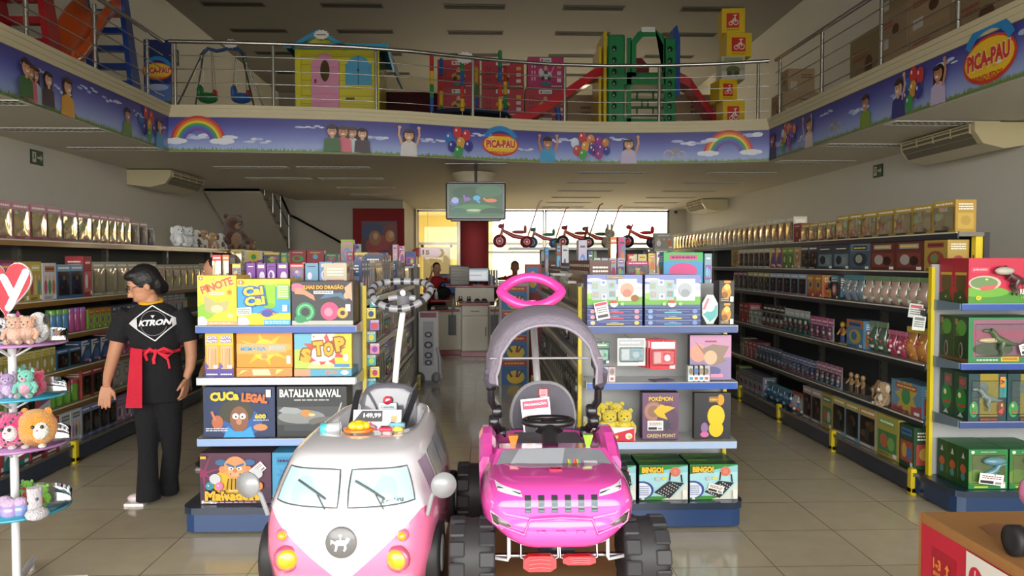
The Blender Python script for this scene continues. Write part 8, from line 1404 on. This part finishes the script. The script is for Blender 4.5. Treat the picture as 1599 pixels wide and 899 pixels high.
def f_scene(c, w, h): c.rect(0, 0, w, h, '2E7A4A'); c.rect(w*.06, h*.12, w, h*.95, '8A5A70'); c.rect(w*.06, h*.5, w, h*.72, 'A84A6A'); c.ell(w*.3, h*.3, w*.25, h*.16, '3A4A34'); c.rect(w*.4, h*.03, w*.62, h*.14, 'C8A82E'); c.text('DINOSAURS', w*.51, h*.085, w*.18, h*.05, '7A2A1E', off=.03); c.scrib(w*.1, h*.03, w*.36, h*.09, 1, 'C8D8C8'); c.rect(w*.7, h*.03, w*.95, h*.12, '6AB88A')
o, w, h = dbox(1513, 1640, 496, 5.06, .989, '2E7A4A', f_scene, .16, 'green framed window box with a standing dinosaur on the middle dinosaur shelf', win=1, side=f_green, n=2, gl='dark green dinosaur box side on the middle dinosaur shelf, %s'); m = MB(); dino(m, -w*.1, -.03+.02, h*.14, h*.75, '4A5A40', fl=-1); m.ell((-w*.25, -.01, h*.5), (w*.14, .02, h*.06), 'B8A888', 'plastic'); m.build('toy', o); price_tag(o, w*.22, -.03, h*.35, -.3, .14, .07)
def f_slim(c, w, h): c.rect(0, 0, w, h, '14402E'); c.ell(w*.5, h*.4, w*.36, h*.28, '1E7A3A'); c.ell(w*.4, h*.5, w*.1, h*.06, 'D8D8A0'); c.rect(w*.3, h*.26, w*.8, h*.32, 'A83A34'); c.rect(w*.35, h*.66, w*.9, h*.92, '6A5A5A'); c.ell(w*.6, h*.8, w*.2, h*.06, 'A8504A'); c.poly([(w*.3, h*.04), (w*.7, h*.04), (w*.5, h*.14)], 'B8C8C8')
def f_3(c, w, h): c.rect(0, 0, w, h, '123A40'); c.rect(w*.3, h*.1, w*.78, h, '8A7A20'); c.rect(w*.82, h*.5, w, h*.9, '2A8A8A'); c.ell(w*.4, h*.7, w*.12, h*.13, '5A6A6A'); c.ell(w*.14, h*.25, w*.11, h*.17, '2E9A4A'); c.ell(w*.12, h*.33, w*.03, h*.04, 'E0D8A0'); c.rect(w*.08, h*.18, w*.22, h*.22, 'C83A2A'); c.ell(w*.85, h*.28, w*.11, h*.17, '6A3A24'); c.ell(w*.88, h*.34, w*.03, h*.04, 'D8B04A'); c.poly([(w*.78, h*.2), (w*.92, h*.3), (w*.9, h*.14)], 'C84A48'); c.rect(w*.28, h*.0, w*.8, h*.08, '1A2A20'); c.text('DINOSAUR WORLD', w*.54, h*.04, w*.45, h*.04, 'C83A24', off=.03); c.rect(w*.82, h*.72, w*.95, h*.94, 'E08A1E'); c.text('3+', w*.885, h*.83, w*.09, h*.1, '2A2014', off=.05)
o, w, h = dbox(1513, 1572, 584, 5.06, .604, '123A40', f_3, .16, 'teal and yellow dinosaur window box marked 3+ on the lower dinosaur shelf', win=1, side=lambda c, d, h: f_slim(c, d, h), n=2, gl='teal dinosaur box with grinning side print on the lower dinosaur shelf, %s'); m = MB(); dino(m, 0, -.01, h*.22, h*.6, '6A7A78', fl=-1); m.build('toy', o)
o, w, h = dbox(1574, 1640, 584, 5.06, .604, '123A40', f_3, .2, 'teal dinosaur window box right of the 3+ one on the lower dinosaur shelf', win=1)
def f_low(c, w, h): c.rect(0, 0, w, h, '1E7A3E'); c.rect(w*.06, h*.12, w*.94, h*.88, '5A6A34'); c.ell(w*.2, h*.3, w*.25, h*.2, '6A8A3A'); c.text('JURASSIC WORLD', w*.5, h*.93, w*.4, h*.035, 'D8E0D8', off=.02); c.ell(w*.1, h*.93, w*.045, h*.04, 'D8E0D8'); c.rect(w*.15, h*.03, w*.5, h*.07, 'B8C83A'); c.rect(w*.82, h*.02, w*.94, h*.18, 'E0E4DC')
def s_low(c, d, h): c.rect(0, 0, d, h, '1E4A24'); c.ell(d*.5, h*.45, d*.28, h*.12, 'B85A34'); c.ell(d*.5, h*.25, d*.2, h*.1, '4A8A90'); c.poly([(d*.35, h*.72), (d*.65, h*.72), (d*.5, h*.88)], 'C8CCC0')
for i, (a, b) in enumerate(((1513, 1574), (1577, 1640))):
    o, w, h = dbox(a, b, 702, 5.02, .166, '1E6A36', f_low, .115, ('green window box with blue dinosaur head and tilted price label, bottom of the dinosaur display', 'green window box cut by the photo edge, bottom of the dinosaur display')[i], side=s_low, win=1, n=3, gl=('green dinosaur box with orange head side print, bottom left row, %s', 'green dinosaur box of the bottom right row, %s')[i]); m = MB(); dino(m, .02, -.012, h*.16, h*.62, ('5A8A98', '6A7470')[i], fl=1); m.ell((.03, -.02, h*.72), (w*.3, .03, h*.11), ('5A8A98', '6A7470')[i], 'plastic'); m.build('toy', o)
    if i == 0: price_tag(o, 0, -.035, h*.28, .12, .16, .07)
for q, (px, py, lb) in enumerate(((1440, 497, 'clear acrylic tag holder on the yellow end post of the right unit'), (1414, 480, 'white price card hanging below the fourth shelf near the yellow end post'))):
    m = MB(); m.box(-.045, .045, -.003, 0, -.05, .05, 'C8CCC8'); c = Cv(m, (-.045, -.0035, -.05)); c.rect(.01, .07, .08, .09, 'B83A48' if q else '6A6A6C'); c.scrib(.01, .02, .08, .065, 3, '5A5A5A'); p = at(px, py, 5.4); o = m.build('price_card', None, (3.0 if q == 0 else 3.055, 5.36 if q == 0 else 5.5, p.z-.03)); o.rotation_euler = (0, .12, 0 if q == 0 else -.6); tag(o, lb, 'price card')
# ---------------------------------------------------------------- people
def solid(name, col, rough=.9, **k): mk(name, rough, attr=False, col=hx(col), **k)
solid('skin', 'C08A6C', .55, noise=(30, .05)); solid('skin_dark', '8A5A42', .6, noise=(30, .05)); solid('hair_black', '131113', .5, bump=(60, .25)); solid('black_cotton', '16161A', .95, bump=(40, .35), noise=(12, .15)); solid('black_denim', '131318', .95, bump=(25, .5), noise=(8, .2)); solid('red_cotton', 'A8202E', .9, bump=(40, .3), noise=(12, .1))
def rem(mb, name, parent, vox, smooth=4, **k):
    o = mb.build(name, parent); md = o.modifiers.new('remesh', 'REMESH'); md.mode = 'VOXEL'; md.voxel_size = vox; md.use_smooth_shade = True
    s = o.modifiers.new('smooth', 'SMOOTH'); s.iterations = smooth; s.factor = .5
    return o
def hand(m, wrist, direc, palm_n, s=1.0, curl=.5, mat='skin', side=1):
    """palm and five separate bent fingers; direc points to the fingertips, palm_n is where the palm faces"""
    w = Vector(wrist); d = Vector(direc).normalized(); n = Vector(palm_n); n = (n-d*n.dot(d)).normalized(); a = d.cross(n)*side
    L = .09*s
    for t in range(4):
        u = (t-1.5)*.019*s; p0 = w+d*.01*s+a*u*.6; p1 = w+d*L+a*u; m.tube([p0, (p0+p1)/2, p1], [.014*s, .015*s, .0115*s], 'FFFFFF', mat, 8)
    for t, (ln, u) in enumerate(((.066, 1.5), (.077, .5), (.072, -.5), (.056, -1.5))):
        u *= .020*s; b = w+d*(L-.005*s)+a*u; pts = [b]; dd = d.copy(); cur = b
        for k, fr in enumerate((.45, .32, .23)):
            ang = curl*(.35+.3*k); dd = (dd*math.cos(ang)+n*math.sin(ang)).normalized() if k else (d*math.cos(curl*.3)+n*math.sin(curl*.3)+a*u*1.5).normalized(); cur = cur+dd*ln*fr*s; pts.append(cur)
        m.tube(pts, [.0092*s, .0086*s, .008*s, .0066*s], 'FFFFFF', mat, 8); m.ell(tuple(pts[-1]), .0068*s, 'FFFFFF', mat, 8)
    b = w+d*.025*s+a*.024*s; q = [b, b+(a*.75+d*.65).normalized()*.034*s, b+(a*.75+d*.65).normalized()*.034*s+(d*.9+n*.4+a*.2).normalized()*.027*s, b+(a*.75+d*.65).normalized()*.034*s+(d*.9+n*.4+a*.2).normalized()*.052*s]
    m.tube(q, [.0135*s, .0115*s, .0095*s, .0075*s], 'FFFFFF', mat, 8)
def torso(m, rings, mat):
    R_ = []
    for (x, y, z, rx, ry) in rings: R_.append([(x+rx*math.cos(2*PI*i/24), y+ry*math.sin(2*PI*i/24), z) for i in range(24)])
    m.loft(R_, 'FFFFFF', mat)
def head(m, c, s, yaw, pitch, mat):
    """face looks along -y before turning; c = centre of the skull"""
    T = Matrix.Translation(c) @ Matrix.Rotation(yaw, 4, 'Z') @ Matrix.Rotation(pitch, 4, 'X') @ Matrix.Scale(s, 4)
    m.ell((0, 0, .01), (.076, .095, .105), 'FFFFFF', mat, 20, T); m.ell((0, -.03, -.05), (.058, .066, .07), 'FFFFFF', mat, 16, T); m.ell((0, -.062, -.1), (.026, .024, .02), 'FFFFFF', mat, 12, T)
    m.tube([(0, -.088, .012), (0, -.104, -.018), (0, -.112, -.034), (0, -.098, -.044)], [.009, .012, .015, .009], 'FFFFFF', mat, 10, M=T); m.ell((0, -.088, -.066), (.024, .013, .008), 'FFFFFF', mat, 10, T); m.ell((0, -.086, -.078), (.021, .013, .009), 'FFFFFF', mat, 10, T)
    for sx in (-1, 1): m.ell((sx*.077, .006, -.015), (.011, .02, .031), 'FFFFFF', mat, 12, T); m.ell((sx*.034, -.083, .028), (.022, .01, .007), 'FFFFFF', mat, 10, T)
    return T
def face_parts(root, T, skinm='C08A6C', brow='1A1414', lips='A8584E'):
    m = MB()
    for sx in (-1, 1): m.ell((sx*.031, -.0835, .008), (.0125, .009, .0065), 'ECE6E0', 'gloss', 10, T); m.ell((sx*.031, -.0905, .008), (.0055, .004, .0055), '2A1A14', 'gloss', 8, T); m.tube([(sx*.015, -.093, .026), (sx*.032, -.096, .031), (sx*.05, -.086, .025)], .003, brow, 'matte', 6, M=T)
    m.ell((0, -.0985, -.072), (.021, .006, .007), lips, 'plastic', 10, T); m.build('face', root)
# shop assistant seen from behind
Y = 5.42; r = empty('person', tuple(at(240, 783, Y).xy)+(0,)); ox, oy = r.location.x, r.location.y
tag(r, 'person in black T-shirt and red apron seen from behind, choosing goods at the left shelves', 'person')
def W(px, py, dy=0): p = at(px, py, Y+dy); return (p.x-ox, Y+dy-oy, p.z)
m = MB(); hc_ = W(225, 444, -.02); T = head(m, hc_, 1.02, -1.12, .42, 'skin'); m.tube([W(233, 462), W(239, 482, .01)], [.052, .06], 'FFFFFF', 'skin', 14)
EL = W(176, 560, -.08); WRL = W(166, 601, -.2); m.tube([W(193, 498), W(184, 530, -.02), EL, W(170, 582, -.14), WRL], [.05, .046, .04, .034, .024], 'FFFFFF', 'skin', 12)
hand(m, WRL, Vector(W(163, 628, -.22))-Vector(WRL), (-.3, .9, -.1), 1.0, .45, 'skin', 1)
ER = W(299, 556, .0); WRR = W(291, 590, -.03); m.tube([W(286, 498), W(297, 528), ER, W(297, 574, -.01), WRR], [.05, .045, .038, .032, .023], 'FFFFFF', 'skin', 12); hand(m, WRR, Vector(W(288, 615, -.05))-Vector(WRR), (-1, .2, 0), .98, .5, 'skin', -1)
# trunk under the clothes keeps the body one surface
torso(m, [(*W(240, 484), .07, .06), (*W(240, 495), .14, .07), (*W(241, 530), .13, .08), (*W(242, 560), .12, .08), (*W(244, 600), .14, .1), (*W(246, 625), .12, .08)], 'skin')
m.tube([W(232, 610), W(231, 690, -.0), W(233, 765, 0)], [.075, .055, .042], 'FFFFFF', 'skin', 12); m.tube([W(261, 610), W(266, 690, .1), W(262, 758, .17)], [.075, .055, .042], 'FFFFFF', 'skin', 12)
rem(m, 'body', r, .0055, 3); face_parts(r, T)
m = MB(); m.ell((0, .02, .03), (.09, .102, .105), 'FFFFFF', 'hair_black', 20, T); m.ell((0, .07, -.02), (.075, .055, .085), 'FFFFFF', 'hair_black', 16, T); m.ell((0, .09, -.06), (.045, .045, .05), 'FFFFFF', 'hair_black', 14, T); m.ell((0, -.035, .085), (.068, .06, .035), 'FFFFFF', 'hair_black', 14, T); rem(m, 'hair', r, .007, 3)
m = MB(); [m.tube([(sx*.034+.024*math.cos(a), -.108, .006+.017*math.sin(a)) for a in [2*PI*i/14 for i in range(14)]], .0022, '141416', 'plastic', 6, closed=True, M=T) for sx in (-1, 1)]; m.tube([(-.01, -.109, .01), (.01, -.109, .01)], .002, '141416', 'plastic', 6, M=T); [m.tube([(sx*.058, -.106, .01), (sx*.08, -.05, .012), (sx*.084, .01, .0)], .0022, '141416', 'plastic', 6, M=T) for sx in (-1, 1)]; m.build('glasses', r)
m = MB(); torso(m, [(*W(238, 471), .062, .058), (*W(239, 478), .13, .085), (*W(240, 488), .175, .105), (*W(241, 505), .178, .118), (*W(242, 530), .165, .122), (*W(243, 548), .155, .118), (*W(243, 560), .152, .12)], 'black_cotton')
m.tube([W(203, 486), W(194, 500), W(185, 520, -.01), W(181, 533, -.02)], [.068, .073, .072, .07], 'FFFFFF', 'black_cotton', 16); m.tube([W(278, 486), W(286, 500), W(293, 518), W(296, 532)], [.068, .07, .067, .064], 'FFFFFF', 'black_cotton', 16); rem(m, 'shirt', r, .008, 4)
m = MB(); torso(m, [(*W(243, 551), .158, .125), (*W(244, 575), .168, .135), (*W(245, 600), .178, .14), (*W(246, 625), .17, .125)], 'black_denim'); m.tube([W(229, 612), W(231, 660), W(231, 705, .0), W(231, 745, 0), W(232, 780, 0)], [.098, .078, .062, .068, .082], 'FFFFFF', 'black_denim', 18); m.tube([W(262, 612), W(266, 660, .04), W(268, 705, .1), W(264, 745, .17), W(263, 767, .2)], [.098, .076, .06, .062, .074], 'FFFFFF', 'black_denim', 18); rem(m, 'trousers', r, .008, 3)
m = MB(); m.ell(W(213, 777, 0), (.06, .045, .03), 'E0D0D4', 'plastic', 14); m.box(W(205, 780)[0]-.03, W(228, 780)[0], -.045, .045, .0, .018, 'EDE8EA', 'plastic'); m.build('shoe', r); m = MB(); m.ell(W(253, 768, .2), (.055, .045, .03), '9A8A8C', 'plastic', 14); m.build('shoe', r)
m = MB(); V = []
for z_, xa, xb in ((543, 203, 214), (580, 201, 213), (620, 198, 209), (637, 196, 208)): V += [W(xa, z_, -.13), W(xb, z_, -.03)]
m.add(V+[(x+.004, y+.006, z) for x, y, z in V], [(0, 1, 3, 2), (2, 3, 5, 4), (4, 5, 7, 6), (10, 11, 9, 8), (12, 13, 11, 10), (14, 15, 13, 12)], 'C8203A', 'cloth', True)
fx = [W(204, 543, -.14), W(222, 545, -.17), W(222, 637, -.2), W(196, 637, -.15)]; m.add(fx, [(0, 1, 2, 3)], 'C8203A', 'cloth'); ap = m.build('apron', r); t = MB(); t.tube([W(214, 543, -.03), W(213, 580, -.028), W(209, 620, -.028), W(208, 637, -.028)], .009, '2E5A2C', 'cloth', 6); t.build('green_trim', ap)
t = MB(); n = 20; cxx, cyy, czz = W(243, 546); t.tube([(cxx+.157*math.cos(a), cyy+.126*math.sin(a), czz+.006*math.sin(3*a)) for a in [2*PI*i/n for i in range(n)]], .011, 'D8283E', 'cloth', 8, closed=True); t.build('apron_tie', ap)
def back(px, py): # on the back of the shirt, towards the camera
    p = at(px, py, Y-.137); return (p.x-ox, Y-.137-oy, p.z)
t = MB(); K = back(243, 548)
for pts, rr_ in (([back(243, 549), back(234, 545), back(226, 553), back(230, 563)], [.008, .014, .013, .01]), ([back(243, 549), back(256, 544), back(272, 550), back(262, 556), back(248, 551)], [.008, .012, .014, .012, .008]), ([back(243, 550), back(240, 561), back(241, 568)], [.01, .012, .012]), ([back(247, 550), back(262, 561), back(265, 575)], [.007, .008, .008])): t.tube(pts, rr_, 'E02C42', 'cloth', 8)
t.ell(K, .016, 'E02C42', 'cloth', 10); t.build('bow', ap)
t = MB(); n = 16; cxx, cyy, czz = W(236, 468, 0); t.tube([(cxx+.068*math.cos(a), cyy+.062*math.sin(a), czz-.012+.016*math.sin(a)) for a in [2*PI*i/n for i in range(n)]], .014, 'D8A41E', 'cloth', 8, closed=True); t.build('neck_strap', ap)
# print on the back
t = MB()
def bp(px, py, off=0):
    x, y, z = W(px, py); cxb = W(241, 505)[0]; q = (x-cxb)/.19; yy = -.128*math.sqrt(max(.05, 1-q*q))-.012-off; return (x, yy, z)
def bline(a, b, wd, off=0, col='D8D8DC'):
    n = 8; V = []; dx, dy = b[0]-a[0], b[1]-a[1]; l = math.hypot(dx, dy); nx, ny = -dy/l*wd/2, dx/l*wd/2
    for i in range(n+1): x = a[0]+dx*i/n; y = a[1]+dy*i/n; V += [bp(x-nx, y-ny, off), bp(x+nx, y+ny, off)]
    t.add(V, [(2*i, 2*i+1, 2*i+3, 2*i+2) for i in range(n)], col, 'print')
for a, b in (((214, 503), (251, 475)), ((251, 475), (286, 499)), ((286, 499), (255, 529)), ((255, 529), (214, 503))): bline(a, b, 1.7)
t.add([bp(214.5, 503, .001), bp(227, 495, .001), bp(228, 511, .001)], [(0, 1, 2)], 'D8D8DC', 'print'); t.add([bp(285.5, 499, .001), bp(277, 506, .001), bp(276, 493, .001)], [(0, 1, 2)], 'D8D8DC', 'print')
for i in range(24):
    a = 2*PI*i/24; b = 2*PI*(i+1)/24
    if i % 12 not in (0, 11): bline((252+19*math.cos(a), 502-19*math.sin(a)), (252+19*math.cos(b), 502-19*math.sin(b)), .7, col='8A8A90')
t.add([bp(248.5, 490, .001), bp(254.5, 490, .001), bp(251.5, 494.5, .001)], [(0, 1, 2)], 'D8D8DC', 'print')
vs, fs, a, b, c_, d_ = glyph('KTRON', .05); VV = []
for x, y in vs: u = (x-a)/(b-a); v = (y-c_)/(d_-c_); VV.append(bp(230+45*u+3*v, 507-9.5*v-2.5*u, .002))
t.add(VV, fs, 'E4E4E8', 'print'); t.build('shirt_print', r)
# generic standing figure used for the three others
def standing(name_label, x, y, H, yaw, shirt, trous, skinm, hair, armL, armR, ponytail=False, phone=False, hips=True, beard=False):
    r = empty('person', (x, y, 0), yaw); tag(r, name_label, 'person'); k = H/1.65; m = MB()
    T = head(m, (0, 0, 1.535*k), k, 0, .05, skinm); m.tube([(0, .01, 1.46*k), (0, .02, 1.34*k)], [.048*k, .06*k], 'FFFFFF', skinm, 12)
    torso(m, [(0, .02, 1.36*k, .07, .06), (0, .02, 1.3*k, .15, .08), (0, .02, 1.05*k, .12, .085), (0, .02, .85*k, .13, .09)], skinm)
    for s, arm in ((-1, armL), (1, armR)):
        sh, elb, wr, tip, pn = [Vector(q) for q in arm]; m.tube([sh*k, elb*k, (elb*.5+wr*.5)*k, wr*k], [.046*k, .038*k, .033*k, .024*k], 'FFFFFF', skinm, 10); hand(m, wr*k, (tip-wr), pn, k*.95, .6, skinm, s)
    for s in (-1, 1): m.tube([(s*.085, .02, .88*k), (s*.09, .02, .48*k), (s*.09, .04, .09*k)], [.07*k, .05*k, .038*k], 'FFFFFF', skinm, 10)
    rem(m, 'body', r, .008, 3); face_parts(r, T); m = MB(); m.ell((0, .022, .035), (.083, .094, .098), 'FFFFFF', hair, 18, T); 
    if not beard: m.ell((0, .06, -.02), (.07, .05, .08), 'FFFFFF', hair, 14, T)
    if ponytail: m.ell((0, .12, .02), (.04, .045, .05), 'FFFFFF', hair, 12, T)
    rem(m, 'hair', r, .009, 2); m = MB(); torso(m, [(0, .02, 1.4*k, .065, .06), (0, .02, 1.36*k, .14, .09), (0, .02, 1.28*k, .185, .115), (0, .02, 1.05*k, .165, .12), (0, .02, .88*k, .17, .125)], shirt)
    for s, arm in ((-1, armL), (1, armR)): sh, elb = Vector(arm[0]), Vector(arm[1]); m.tube([Vector((s*.14, .02, 1.34))*k, sh*k, (sh*.4+elb*.6)*k], [.07*k, .068*k, .058*k], 'FFFFFF', shirt, 12)
    rem(m, 'shirt', r, .01, 3); m = MB(); torso(m, [(0, .02, .93*k, .165, .12), (0, .02, .8*k, .18, .13)], trous)
    for s in (-1, 1): m.tube([(s*.09, .02, .86*k), (s*.095, .02, .48*k), (s*.095, .03, .07*k)], [.095*k, .07*k, .06*k], 'FFFFFF', trous, 14)
    rem(m, 'trousers', r, .01, 2)
    for s in (-1, 1): m = MB(); m.ell((s*.095, -.04, .045), (.048, .125, .04), '18181A', 'cloth', 14); m.box(s*.095-.045, s*.095+.045, -.16, .08, 0, .02, 'D8D6D2', 'plastic', b=.008); m.build('shoe', r)
    if phone: m = MB(); m.M = T; m.box(-.105, -.085, -.03, .03, -.07, .06, 'E8E8EA', 'gloss', b=.004); m.build('phone', r)
    return r
px_ = ax(682, 15.05, 430)
standing('person in red shirt holding a phone to the ear behind the counter', px_, 15.05, 1.63, .25, 'red_cotton', 'black_denim', 'skin', 'hair_black', ((-.17, .02, 1.3), (-.25, -.08, 1.1), (-.12, -.04, 1.4), (-.1, -.02, 1.5), (1, 0, 0)), ((.17, .02, 1.3), (.24, .0, 1.05), (.2, -.18, .98), (.15, -.26, .98), (0, 0, -1)), True, True)
standing('person with short hair in red shirt between the counter and the card shelves', ax(804, 15.3, 410), 15.3, 1.66, -.1, 'red_cotton', 'black_denim', 'skin_dark', 'hair_black', ((-.18, .02, 1.3), (-.3, -.06, 1.12), (-.2, -.22, 1.05), (-.14, -.3, 1.05), (0, 0, -1)), ((.18, .02, 1.3), (.27, .0, 1.08), (.2, -.2, 1.02), (.15, -.28, 1.02), (0, 0, -1)), beard=True)
standing('person in dark clothes and black sneakers mostly hidden behind the board game display', ax(338, 6.45, 500), 6.45, 1.69, -1.35, 'black_cotton', 'black_denim', 'skin', 'hair_black', ((-.17, .02, 1.3), (-.22, .02, 1.05), (-.22, -.06, .82), (-.22, -.08, .72), (1, 0, 0)), ((.17, .02, 1.3), (.22, .02, 1.05), (.22, -.06, .82), (.22, -.08, .72), (-1, 0, 0)))
